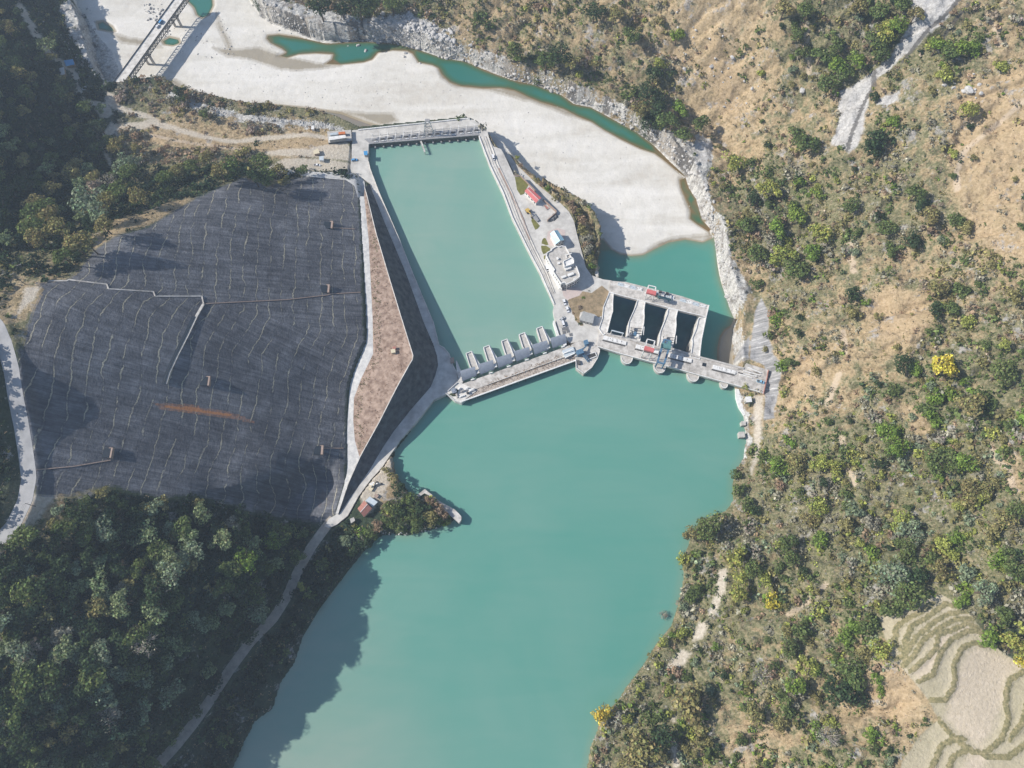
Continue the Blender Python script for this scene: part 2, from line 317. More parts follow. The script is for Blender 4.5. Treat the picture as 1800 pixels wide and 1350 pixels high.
# relief of the open hillsides: gullies, outcrops
dres = np.minimum(np.minimum(-s_res, -s_bed), -s_bas)
amp = np.clip(dres / 25.0, 0, 1) * np.clip(-s_cov / 8, 0, 1) * np.clip(-s_field / 10, 0, 1) * np.clip(-s_dirt / 6, 0.05, 1)
right = 1 / (1 + np.exp(-(GX + 60) / 20.0))
top = 1 / (1 + np.exp(-(GY - 400) / 12.0))
H = H + amp * (rough * (1.6 + 4.0 * right) + rough2 * (.9 + .9 * right) + right * (5.0 * np.abs(fbm(GX * .35 + GY * .15, GY - GX * .25, 30, 4, 9)) - 4.5 * (1 - np.abs(fbm(GX * .4, GY, 17, 3, 19))) ** 5 + 1.1 * fbm(GX, GY, 3.2, 2, 23)))
rk = np.clip(s_rock / 2.0, 0, 1)
H = H + rk * (2.4 * np.abs(fbm(GX, GY, 12, 3, 12)) + 1.1 * fbm(GX, GY, 3.5, 2, 13)) * np.clip(-s_riv, 0, 1)
H = H + np.clip(s_shot / 3.0, 0, 1) * 0.0
# terraced fields: level treads between traced risers
BUNDS = [[(1582,1140),(1573,1128),(1575,1105),(1590,1090),(1615,1078),(1640,1060)],[(1590,1160),(1592,1125),(1603,1100),(1630,1085),(1660,1062),(1690,1065)],[(1570,1160),(1590,1152),(1610,1120),(1640,1095),(1665,1080),(1700,1073)],[(1588,1170),(1605,1155),(1622,1125),(1650,1105),(1680,1088),(1710,1090)],
 [(1600,1180),(1625,1160),(1645,1140),(1650,1115),(1680,1105),(1700,1095),(1725,1108)],[(1615,1198),(1640,1185),(1652,1150),(1670,1125),(1700,1110),(1720,1108),(1735,1120)],[(1633,1232),(1660,1232),(1678,1205),(1676,1170),(1690,1140),(1710,1130),(1735,1135)],
 [(1650,1265),(1680,1300),(1705,1320),(1730,1325),(1760,1300),(1772,1270),(1768,1220),(1775,1195),(1800,1180)],[(1630,1370),(1655,1310),(1680,1298),(1695,1300)],[(1660,1370),(1675,1330),(1705,1315)],[(1735,1330),(1770,1332),(1800,1310),(1830,1290)],[(1775,1300),(1798,1270),(1805,1240)]]
d_bund = np.minimum.reduce([pdist(hit(dense(t, 3, False))[:, :2], GX, GY, 20) for t in BUNDS])
H = H + np.clip(s_field, 0, 2) * .5 * np.clip(1.5 - d_bund, 0, 1) - np.clip(s_field, 0, 1) * .5
# ================================================================== MATERIALS
def mat(name, col, rough=0.8, spec=0.3, noise=None, bump=0.0, metal=0.0, col2=None, scale=0.3, detail=6, contrast=(0.35, 0.65)):
    m = bpy.data.materials.new(name); m.use_nodes = True
    n = m.node_tree; b = n.nodes['Principled BSDF']
    b.inputs['Base Color'].default_value = (*col, 1); b.inputs['Roughness'].default_value = rough
    b.inputs['Specular IOR Level'].default_value = spec; b.inputs['Metallic'].default_value = metal
    if col2 is not None:
        g = n.nodes.new('ShaderNodeNewGeometry')
        t = n.nodes.new('ShaderNodeTexNoise'); t.inputs['Scale'].default_value = scale; t.inputs['Detail'].default_value = detail; t.inputs['Roughness'].default_value = 0.65
        n.links.new(g.outputs['Position'], t.inputs['Vector'])
        r = n.nodes.new('ShaderNodeValToRGB'); r.color_ramp.elements[0].position = contrast[0]; r.color_ramp.elements[1].position = contrast[1]
        r.color_ramp.elements[0].color = (*col2, 1); r.color_ramp.elements[1].color = (*col, 1)
        n.links.new(t.outputs['Fac'], r.inputs['Fac']); n.links.new(r.outputs['Color'], b.inputs['Base Color'])
        if bump:
            bp = n.nodes.new('ShaderNodeBump'); bp.inputs['Strength'].default_value = bump; bp.inputs['Distance'].default_value = 0.3
            n.links.new(t.outputs['Fac'], bp.inputs['Height']); n.links.new(bp.outputs['Normal'], b.inputs['Normal'])
    return m
M = {}
M['concrete'] = mat('concrete', (.58, .545, .50), .9, .2, col2=(.30, .275, .245), scale=.3, bump=.2, detail=9, contrast=(.34, .6))
M['pale_concrete'] = mat('pale_concrete', (.68, .65, .60), .9, .2, col2=(.42, .395, .36), scale=.3, detail=9, contrast=(.34, .58))
M['paving'] = mat('paving', (.60, .575, .53), .9, .2, col2=(.38, .36, .33), scale=.14, detail=9, contrast=(.33, .64))
M['asphalt'] = mat('asphalt', (.42, .41, .40), .9, .2, col2=(.32, .315, .31), scale=.2)
M['dirtroad'] = mat('dirtroad', (.55, .52, .46), .95, .1, col2=(.42, .38, .33), scale=.25)
M['dark_road'] = mat('dark_road', (.46, .41, .34), .95, .1, col2=(.30, .265, .22), scale=.3)
M['white'] = mat('white_paint', (.78, .77, .75), .6, .3, col2=(.60, .585, .55), scale=.5)
M['roof_concrete'] = mat('roof_concrete', (.54, .51, .47), .9, .2, col2=(.36, .34, .31), scale=.45)
M['red'] = mat('red_metal', (.62, .17, .16), .5, .4, col2=(.5, .14, .13), scale=.5)
M['blue_roof'] = mat('blue_metal', (.36, .62, .74), .45, .5, col2=(.30, .54, .66), scale=.5)
M['rust_roof'] = mat('rust_metal', (.42, .19, .15), .6, .3, col2=(.30, .13, .10), scale=.8)
M['grey_roof'] = mat('grey_sheet', (.40, .40, .38), .7, .3, col2=(.30, .30, .29), scale=.7)
M['pale_roof'] = mat('pale_sheet', (.52, .57, .60), .6, .3, col2=(.44, .49, .52), scale=.7)
M['steel'] = mat('steel', (.42, .41, .40), .5, .4, metal=.3, col2=(.28, .27, .26), scale=1.2)
M['dark_steel'] = mat('dark_steel', (.10, .095, .09), .6, .4, metal=.3)
M['gate_steel'] = mat('gate_steel', (.29, .32, .365), .55, .3, col2=(.23, .255, .295), scale=.5, metal=.2)
M['blue_steel'] = mat('blue_steel', (.10, .20, .30), .5, .4, col2=(.07, .14, .22), scale=1)
M['teal_steel'] = mat('teal_steel', (.12, .26, .25), .5, .4, col2=(.08, .18, .18), scale=1)
M['yellow'] = mat('yellow_paint', (.62, .42, .10), .5, .4, col2=(.48, .33, .10), scale=2)
M['cream'] = mat('cream_paint', (.62, .54, .38), .5, .4)
M['orange'] = mat('orange_paint', (.62, .20, .07), .5, .4)
M['glass'] = mat('dark_glass', (.02, .025, .03), .1, .6)
M['rubber'] = mat('rubber', (.03, .03, .03), .8, .2)
M['carwhite'] = mat('white_car_paint', (.75, .75, .76), .25, .5)
M['carblue'] = mat('blue_car_paint', (.10, .30, .55), .25, .5)
M['carlight'] = mat('pale_blue_car_paint', (.25, .48, .65), .3, .5)
M['carsilver'] = mat('silver_car_paint', (.45, .46, .47), .3, .5)
M['debris'] = mat('debris', (.50, .43, .36), .95, .1, col2=(.17, .14, .12), scale=1.1, contrast=(.4, .58))
M['brown_wall'] = mat('brick_wall', (.40, .30, .24), .9, .2, col2=(.3, .22, .18), scale=.8)
M['lawn'] = mat('lawn', (.20, .19, .06), .95, .1, col2=(.12, .12, .035), scale=.4)
M['bark'] = mat('bark', (.16, .12, .09), .95, .1, col2=(.09, .07, .05), scale=2)
M['palebark'] = mat('pale_bark', (.36, .32, .27), .95, .1)
M['wood'] = mat('timber', (.30, .22, .15), .9, .1)
M['wallstone'] = mat('retaining_stone', (.125, .13, .135), .95, .1, col2=(.05, .053, .058), scale=.22, bump=.5, detail=10, contrast=(.36, .62))
M['trigrass'] = mat('dry_red_grass', (.43, .32, .25), .98, .05, col2=(.21, .145, .11), scale=.28, bump=.6, detail=10, contrast=(.36, .62))
M['plastic_blue'] = mat('blue_sheet', (.06, .26, .50), .5, .4)
M['boulder'] = mat('boulder_stone', (.56, .54, .51), .9, .2, col2=(.34, .33, .32), scale=.7, bump=.4)
M['boulder_dark'] = mat('dark_boulder_stone', (.20, .20, .20), .9, .2, col2=(.11, .11, .11), scale=.7, bump=.4)

def water_mat(name, deep, shallow, mid=None, w=6.0, nz=3.0):
    m = bpy.data.materials.new(name); m.use_nodes = True; n = m.node_tree; b = n.nodes['Principled BSDF']
    b.inputs['Roughness'].default_value = .22; b.inputs['Specular IOR Level'].default_value = .35
    at = n.nodes.new('ShaderNodeAttribute'); at.attribute_name = 'shore'
    g = n.nodes.new('ShaderNodeNewGeometry'); t = n.nodes.new('ShaderNodeTexNoise'); t.inputs['Scale'].default_value = .05; t.inputs['Detail'].default_value = 6
    n.links.new(g.outputs['Position'], t.inputs['Vector'])
    ad = n.nodes.new('ShaderNodeMath'); ad.operation = 'MULTIPLY_ADD'; ad.inputs[1].default_value = 3.0 if w < 10 else 0.0
    n.links.new(t.outputs['Fac'], ad.inputs[0]); n.links.new(at.outputs['Fac'], ad.inputs[2])
    mr = n.nodes.new('ShaderNodeMapRange'); mr.inputs['From Min'].default_value = 1.5 if w < 10 else 0; mr.inputs['From Max'].default_value = w + 1.5
    n.links.new(ad.outputs[0], mr.inputs['Value'])
    r = n.nodes.new('ShaderNodeValToRGB'); e = r.color_ramp.elements
    e[0].color = (*shallow, 1); e[1].color = (*deep, 1)
    if mid:
        q = e.new(.45); q.color = (*mid, 1)
    n.links.new(mr.outputs[0], r.inputs['Fac'])
    # slow sediment streaks, plus sun glint painted as paler grey water
    t2 = n.nodes.new('ShaderNodeTexNoise'); t2.inputs['Scale'].default_value = .006; t2.inputs['Detail'].default_value = 5; t2.inputs['Roughness'].default_value = .6; t2.inputs['Distortion'].default_value = .8
    n.links.new(g.outputs['Position'], t2.inputs['Vector'])
    sl = n.nodes.new('ShaderNodeAttribute'); sl.attribute_name = 'silt_glint'; mx_ = n.nodes.new('ShaderNodeMix'); mx_.data_type = 'RGBA'; mx_.inputs[7].default_value = (.235, .325, .27, 1); n.links.new(sl.outputs['Fac'], mx_.inputs[0]); n.links.new(r.outputs['Color'], mx_.inputs[6])
    hs = n.nodes.new('ShaderNodeMix'); hs.data_type = 'RGBA'; hs.blend_type = 'MULTIPLY'; hs.inputs[0].default_value = 1
    r2 = n.nodes.new('ShaderNodeValToRGB'); r2.color_ramp.elements[0].position = .3; r2.color_ramp.elements[1].position = .7
    r2.color_ramp.elements[0].color = (.74, .93, .90, 1); r2.color_ramp.elements[1].color = (1.42, 1.06, 1.06, 1)
    mq = n.nodes.new('ShaderNodeMapping'); mq.inputs['Rotation'].default_value = (0, 0, .9); mq.inputs['Scale'].default_value = (.012, .07, .1); n.links.new(g.outputs['Position'], mq.inputs['Vector'])
    t3 = n.nodes.new('ShaderNodeTexNoise'); t3.inputs['Scale'].default_value = 1; t3.inputs['Detail'].default_value = 4; t3.inputs['Distortion'].default_value = 1.2; n.links.new(mq.outputs[0], t3.inputs['Vector'])
    ma = n.nodes.new('ShaderNodeMath'); ma.operation = 'MULTIPLY_ADD'; ma.inputs[1].default_value = .22; n.links.new(t3.outputs['Fac'], ma.inputs[0]); mb2 = n.nodes.new('ShaderNodeMath'); mb2.operation = 'MULTIPLY'; mb2.inputs[1].default_value = .8; n.links.new(t2.outputs['Fac'], mb2.inputs[0]); n.links.new(mb2.outputs[0], ma.inputs[2])
    n.links.new(ma.outputs[0], r2.inputs['Fac']); n.links.new(mx_.outputs[2], hs.inputs[6]); n.links.new(r2.outputs['Color'], hs.inputs[7])
    n.links.new(hs.outputs[2], b.inputs['Base Color'])
    tb = n.nodes.new('ShaderNodeTexNoise'); tb.inputs['Scale'].default_value = .9; tb.inputs['Detail'].default_value = 4
    n.links.new(g.outputs['Position'], tb.inputs['Vector'])
    bp = n.nodes.new('ShaderNodeBump'); bp.inputs['Strength'].default_value = .12; bp.inputs['Distance'].default_value = .1
    n.links.new(tb.outputs['Fac'], bp.inputs['Height']); n.links.new(bp.outputs['Normal'], b.inputs['Normal'])
    return m

def foliage_mat():
    m = bpy.data.materials.new('foliage'); m.use_nodes = True; n = m.node_tree
    n.nodes.remove(n.nodes['Principled BSDF']); out = n.nodes['Material Output']
    at = n.nodes.new('ShaderNodeAttribute'); at.attribute_name = 'tint'
    g = n.nodes.new('ShaderNodeNewGeometry')
    hv = n.nodes.new('ShaderNodeHueSaturation')
    mr = n.nodes.new('ShaderNodeMapRange'); mr.inputs['To Min'].default_value = .55; mr.inputs['To Max'].default_value = 1.5
    n.links.new(g.outputs['Random Per Island'], mr.inputs['Value'])
    n.links.new(mr.outputs[0], hv.inputs['Value'])
    oi = n.nodes.new('ShaderNodeObjectInfo'); m2 = n.nodes.new('ShaderNodeMapRange'); m2.inputs['To Min'].default_value = .492; m2.inputs['To Max'].default_value = .508
    n.links.new(oi.outputs['Random'], m2.inputs['Value']); n.links.new(m2.outputs[0], hv.inputs['Hue'])
    n.links.new(at.outputs['Color'], hv.inputs['Color'])
    d = n.nodes.new('ShaderNodeBsdfDiffuse'); tr = n.nodes.new('ShaderNodeBsdfTranslucent'); mx = n.nodes.new('ShaderNodeMixShader'); mx.inputs[0].default_value = .3
    n.links.new(hv.outputs[0], d.inputs['Color']); n.links.new(hv.outputs[0], tr.inputs['Color'])
    n.links.new(d.outputs[0], mx.inputs[1]); n.links.new(tr.outputs[0], mx.inputs[2]); n.links.new(mx.outputs[0], out.inputs['Surface'])
    return m
M['foliage'] = foliage_mat()

def ground_mat():
    m = bpy.data.materials.new('ground'); m.use_nodes = True; n = m.node_tree; b = n.nodes['Principled BSDF']
    b.inputs['Roughness'].default_value = .95; b.inputs['Specular IOR Level'].default_value = .1
    g = n.nodes.new('ShaderNodeNewGeometry'); L = n.links.new
    def noise(sc, det=6, rough=.6, dist=0):
        t = n.nodes.new('ShaderNodeTexNoise'); t.inputs['Scale'].default_value = sc; t.inputs['Detail'].default_value = det; t.inputs['Roughness'].default_value = rough; t.inputs['Distortion'].default_value = dist
        L(g.outputs['Position'], t.inputs['Vector']); return t.outputs['Fac']
    def math_(op, a, b_=None, c=None):
        q = n.nodes.new('ShaderNodeMath'); q.operation = op
        for i, v in enumerate((a, b_, c)):
            if v is None: continue
            if isinstance(v, (int, float)): q.inputs[i].default_value = v
            else: L(v, q.inputs[i])
        return q.outputs[0]
    def ramp(f, stops):
        r = n.nodes.new('ShaderNodeValToRGB'); e = r.color_ramp.elements
        e[0].position, e[0].color = stops[0][0], (*stops[0][1], 1); e[1].position, e[1].color = stops[-1][0], (*stops[-1][1], 1)
        for p, c in stops[1:-1]:
            q = e.new(p); q.color = (*c, 1)
        L(f, r.inputs['Fac']); return r.outputs['Color']
    def mix(f, a, b_, bt='MIX'):
        q = n.nodes.new('ShaderNodeMix'); q.data_type = 'RGBA'; q.blend_type = bt
        if isinstance(f, (int, float)): q.inputs[0].default_value = f
        else: L(f, q.inputs[0])
        L(a, q.inputs[6])
        if isinstance(b_, tuple): q.inputs[7].default_value = (*b_, 1)
        else: L(b_, q.inputs[7])
        return q.outputs[2]
    def attr(nm):
        a = n.nodes.new('ShaderNodeAttribute'); a.attribute_name = nm; return a.outputs['Fac']
    nm = noise(.12, 5, .7); nf = noise(.6, 4, .72); nl = noise(.02, 2, .6)
    wob = math_('MULTIPLY_ADD', math_('SUBTRACT', nm, .5), 9.0, math_('MULTIPLY', math_('SUBTRACT', nf, .5), 4.0))
    def mask(a, soft=.8, wobble=1.0):
        s = math_('MULTIPLY_ADD', wob, wobble, attr(a))
        r = n.nodes.new('ShaderNodeMapRange'); r.inputs['From Min'].default_value = -soft; r.inputs['From Max'].default_value = soft
        L(s, r.inputs['Value']); return r.outputs[0]
    # open hillside: dry grass, soil, scrubby green, stone
    mixn = math_('MULTIPLY_ADD', nf, .45, math_('MULTIPLY', nm, .6))
    dry = ramp(mixn, [(.32, (.12, .10, .06)), (.44, (.26, .20, .115)), (.52, (.41, .31, .185)), (.60, (.50, .39, .25)), (.72, (.58, .49, .36))])
    scrub = ramp(nf, [(.3, (.065, .075, .038)), (.48, (.16, .155, .08)), (.62, (.28, .245, .15)), (.75, (.36, .30, .20))])
    lf = n.nodes.new('ShaderNodeMapRange'); lf.inputs['From Min'].default_value = .80; lf.inputs['From Max'].default_value = .92; L(attr('green'), lf.inputs['Value'])
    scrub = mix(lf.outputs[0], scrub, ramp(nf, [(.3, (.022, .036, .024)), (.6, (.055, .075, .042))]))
    gsel = math_('MULTIPLY_ADD', math_('SUBTRACT', nm, .5), 2.2, attr('green'))
    rg = n.nodes.new('ShaderNodeMapRange'); rg.inputs['From Min'].default_value = .35; rg.inputs['From Max'].default_value = .6; L(gsel, rg.inputs['Value'])
    base = mix(rg.outputs[0], dry, scrub)
    tan = ramp(nf, [(.3, (.29, .215, .125)), (.5, (.42, .31, .185)), (.7, (.50, .385, .25))])
    base = mix(math_('MULTIPLY', mask('grass', 2.5, 2.2), .8), base, tan)
    # outcrops
    vo = n.nodes.new('ShaderNodeTexVoronoi'); vo.feature = 'DISTANCE_TO_EDGE'; vo.inputs['Scale'].default_value = .28
    mpv = n.nodes.new('ShaderNodeVectorMath'); mpv.operation = 'ADD'
    tc = n.nodes.new('ShaderNodeTexNoise'); tc.inputs['Scale'].default_value = .3; tc.inputs['Detail'].default_value = 5; L(g.outputs['Position'], tc.inputs['Vector'])
    sc3 = n.nodes.new('ShaderNodeVectorMath'); sc3.operation = 'SCALE'; sc3.inputs[3].default_value = 5.0; L(tc.outputs['Color'], sc3.inputs[0])
    L(g.outputs['Position'], mpv.inputs[0]); L(sc3.outputs[0], mpv.inputs[1]); L(mpv.outputs[0], vo.inputs['Vector'])
    crack = n.nodes.new('ShaderNodeMapRange'); crack.inputs['From Max'].default_value = .12; L(vo.outputs['Distance'], crack.inputs['Value'])
    stone = ramp(nf, [(.3, (.36, .355, .345)), (.5, (.52, .51, .485)), (.7, (.66, .645, .61))])
    stone = mix(math_('MULTIPLY', math_('SUBTRACT', 1.0, crack.outputs[0]), .45), stone, (.14, .135, .13))
    out_sel = n.nodes.new('ShaderNodeMapRange'); out_sel.inputs['From Min'].default_value = .58; out_sel.inputs['From Max'].default_value = .64
    L(noise(.07, 6, .75), out_sel.inputs['Value'])
    base = mix(math_('MULTIPLY', out_sel.outputs[0], .8), base, ramp(nf, [(.35, (.17, .165, .16)), (.6, (.42, .40, .38))]))
    stone = mix(math_('MULTIPLY', mask('rockdark', .8, 1.2), .8), stone, ramp(nf, [(.35, (.16, .14, .12)), (.6, (.34, .29, .23))]))
    stone = mix(1.0, stone, ramp(nm, [(.36, (.45, .42, .40)), (.5, (.95, .94, .92)), (.65, (1.12, 1.11, 1.08))]), 'MULTIPLY')
    base = mix(mask('rock', .8, 1.7), base, stone)
    scar = ramp(math_('MULTIPLY_ADD', nf, .5, math_('MULTIPLY', nm, .5)), [(.36, (.24, .23, .22)), (.46, (.42, .405, .385)), (.6, (.53, .515, .49))])
    scar = mix(math_('MULTIPLY', math_('SUBTRACT', 1.0, crack.outputs[0]), .35), scar, (.14, .135, .13))
    base = mix(mask('scar', .8, .6), base, scar)
    sv_ = n.nodes.new('ShaderNodeMapping'); sv_.inputs['Rotation'].default_value = (0, 0, R(-52)); sv_.inputs['Scale'].default_value = (.06, .75, .1); L(g.outputs['Position'], sv_.inputs['Vector'])
    tv_ = n.nodes.new('ShaderNodeTexNoise'); tv_.inputs['Scale'].default_value = 1; tv_.inputs['Detail'].default_value = 4; tv_.inputs['Roughness'].default_value = .7; L(sv_.outputs[0], tv_.inputs['Vector'])
    shot = ramp(math_('MULTIPLY_ADD', nm, .3, math_('MULTIPLY', tv_.outputs['Fac'], .7)), [(.36, (.17, .168, .165)), (.48, (.29, .285, .28)), (.56, (.36, .35, .345)), (.64, (.58, .57, .55))])
    base = mix(mask('shot', .5, .25), base, shot)
    dirt = ramp(nf, [(.3, (.44, .37, .29)), (.6, (.60, .54, .45))])
    base = mix(math_('MULTIPLY', mask('dirt', 1.0, .55), .85), base, dirt)
    tr = n.nodes.new('ShaderNodeMapRange'); tr.inputs['From Min'].default_value = 1.5; tr.inputs['From Max'].default_value = .5
    L(math_('MULTIPLY_ADD', math_('SUBTRACT', nf, .5), 1.6, attr('trail')), tr.inputs['Value'])
    base = mix(math_('MULTIPLY', tr.outputs[0], .8), base, (.52, .42, .31))
    fs = n.nodes.new('ShaderNodeMapRange'); fs.inputs['From Min'].default_value = 1.1; fs.inputs['From Max'].default_value = .4
    L(math_('MULTIPLY_ADD', math_('SUBTRACT', nf, .5), 2.6, attr('fissure')), fs.inputs['Value'])
    base = mix(math_('MULTIPLY', fs.outputs[0], .8), base, (.09, .085, .08))
    # terraced fields
    fld = ramp(math_('MULTIPLY_ADD', nf, .5, math_('MULTIPLY', nm, .5)), [(.36, (.25, .225, .135)), (.5, (.35, .315, .20)), (.64, (.43, .38, .26))])
    fld = mix(math_('MULTIPLY', nl, .6), fld, (.55, .47, .37))
    fld = mix(math_('MULTIPLY', mask('plots', 2.0, .6), .6), fld, ramp(nf, [(.3, (.46, .38, .29)), (.65, (.57, .48, .39))]))
    bnd = n.nodes.new('ShaderNodeMapRange'); bnd.inputs['From Min'].default_value = 1.1; bnd.inputs['From Max'].default_value = .7
    L(math_('MULTIPLY_ADD', math_('SUBTRACT', nf, .5), .8, attr('bund')), bnd.inputs['Value'])
    fld = mix(math_('MULTIPLY', bnd.outputs[0], .85), fld, ramp(nf, [(.3, (.06, .07, .03)), (.5, (.19, .17, .075)), (.7, (.36, .29, .16))]))
    base = mix(mask('field', .4, .12), base, fld)
    # riverbed gravel
    ng = noise(1.3, 3, .7)
    gv = n.nodes.new('ShaderNodeMapping'); gv.inputs['Rotation'].default_value = (0, 0, R(24)); gv.inputs['Scale'].default_value = (.012, .06, .1); L(g.outputs['Position'], gv.inputs['Vector'])
    tg = n.nodes.new('ShaderNodeTexNoise'); tg.inputs['Scale'].default_value = 1; tg.inputs['Detail'].default_value = 5; tg.inputs['Roughness'].default_value = .6; tg.inputs['Distortion'].default_value = .5; L(gv.outputs[0], tg.inputs['Vector'])
    gr = ramp(math_('MULTIPLY_ADD', nm, .35, math_('MULTIPLY', tg.outputs['Fac'], .65)), [(.34, (.54, .50, .435)), (.46, (.62, .59, .53)), (.56, (.68, .65, .595)), (.70, (.73, .70, .65))])
    spk = n.nodes.new('ShaderNodeMapRange'); spk.inputs['From Min'].default_value = .55; spk.inputs['From Max'].default_value = .75; L(ng, spk.inputs['Value'])
    gr = mix(math_('MULTIPLY', spk.outputs[0], .55), gr, (.36, .345, .32))
    wet_shade = ramp(attr('wet_shade'), [(0, (.5, .47, .42)), (1, (.29, .245, .185))])
    gr = mix(mask('wet_shade', 1.4, .35), gr, (.33, .29, .225))  # damp margins, plus dam shade painted on the apron gravel
    base = mix(mask('gravel', .5, .25), base, gr)
    nearw = n.nodes.new('ShaderNodeMapRange'); nearw.inputs['From Min'].default_value = 1.4; nearw.inputs['From Max'].default_value = .1
    L(attr('bank'), nearw.inputs['Value'])
    base = mix(math_('MULTIPLY', nearw.outputs[0], .75), base, (.25, .19, .10))
    # cover sheets on the slope: dark geotextile with seams
    u = attr('u'); v = attr('v')
    cov = ramp(nm, [(.3, (.088, .091, .100)), (.5, (.120, .124, .135)), (.72, (.185, .189, .20))])
    strip = n.nodes.new('ShaderNodeCombineXYZ'); L(math_('MULTIPLY', u, .05), strip.inputs[0]); L(math_('MULTIPLY', v, .45), strip.inputs[1])
    ts = n.nodes.new('ShaderNodeTexNoise'); ts.inputs['Scale'].default_value = 1; ts.inputs['Detail'].default_value = 4; ts.inputs['Roughness'].default_value = .7; L(strip.outputs[0], ts.inputs['Vector'])
    cov = mix(.8, cov, ramp(ts.outputs['Fac'], [(.3, (.45, .46, .50)), (.5, (.95, .95, .97)), (.68, (1.5, 1.48, 1.46)), (.78, (2.2, 2.1, 2.0))]), 'MULTIPLY')
    uw = math_('ADD', u, math_('MULTIPLY', math_('SUBTRACT', noise(.05, 3, .5), .5), 9.0))
    uw = math_('ADD', uw, math_('MULTIPLY', math_('SUBTRACT', nf, .5), 1.6))
    fr = math_('ABSOLUTE', math_('SUBTRACT', math_('FRACT', math_('DIVIDE', uw, 7.4)), .5))
    seam = n.nodes.new('ShaderNodeMapRange'); seam.inputs['From Min'].default_value = .055; seam.inputs['From Max'].default_value = .018; L(fr, seam.inputs['Value'])
    brk = n.nodes.new('ShaderNodeMapRange'); brk.inputs['From Min'].default_value = .44; brk.inputs['From Max'].default_value = .54; L(noise(.07, 4, .75), brk.inputs['Value'])
    cov = mix(math_('MULTIPLY', math_('MULTIPLY', seam.outputs[0], brk.outputs[0]), .9), cov, (.40, .37, .28))
    dk = n.nodes.new('ShaderNodeMapRange'); dk.inputs['From Min'].default_value = .11; dk.inputs['From Max'].default_value = .07; L(fr, dk.inputs['Value'])
    cov = mix(math_('MULTIPLY', math_('SUBTRACT', dk.outputs[0], seam.outputs[0]), .35), cov, (.035, .035, .04))
    fv = math_('ABSOLUTE', math_('SUBTRACT', math_('FRACT', math_('DIVIDE', math_('ADD', v, math_('MULTIPLY', nm, 2.0)), 2.3)), .5))
    sv = n.nodes.new('ShaderNodeMapRange'); sv.inputs['From Min'].default_value = .10; sv.inputs['From Max'].default_value = .02; L(fv, sv.inputs['Value'])
    cov = mix(math_('MULTIPLY', sv.outputs[0], .28), cov, (.03, .03, .036))
    soil = n.nodes.new('ShaderNodeMapRange'); soil.inputs['From Min'].default_value = .66; soil.inputs['From Max'].default_value = .72; L(noise(.035, 4, .6), soil.inputs['Value'])
    cov = mix(math_('MULTIPLY', soil.outputs[0], .5), cov, (.15, .11, .09))
    cov = mix(.55, cov, ramp(noise(.022, 5, .65), [(.36, (.55, .56, .60)), (.62, (1.45, 1.44, 1.42))]), 'MULTIPLY')
    base = mix(mask('cover', .35, .2), base, cov)
    os_ = n.nodes.new('ShaderNodeMapRange'); os_.inputs['From Min'].default_value = -.3; os_.inputs['From Max'].default_value = .5
    L(math_('MULTIPLY_ADD', math_('SUBTRACT', nf, .5), 1.5, attr('stripe')), os_.inputs['Value'])
    base = mix(os_.outputs[0], base, (.42, .19, .085))
    L(base, b.inputs['Base Color'])
    bp = n.nodes.new('ShaderNodeBump'); bp.inputs['Strength'].default_value = .7; bp.inputs['Distance'].default_value = .9
    n3 = n.nodes.new('ShaderNodeTexNoise'); n3.inputs['Scale'].default_value = .55; n3.inputs['Detail'].default_value = 4; n3.inputs['Roughness'].default_value = .75
    L(g.outputs['Position'], n3.inputs['Vector']); L(n3.outputs['Fac'], bp.inputs['Height'])
    bs = n.nodes.new('ShaderNodeMapRange'); bs.inputs['From Min'].default_value = -1; bs.inputs['From Max'].default_value = 1; bs.inputs['To Min'].default_value = .95; bs.inputs['To Max'].default_value = .3
    L(attr('gravel'), bs.inputs['Value']); L(bs.outputs[0], bp.inputs['Strength']); L(bp.outputs['Normal'], b.inputs['Normal'])
    return m
M['ground'] = ground_mat()
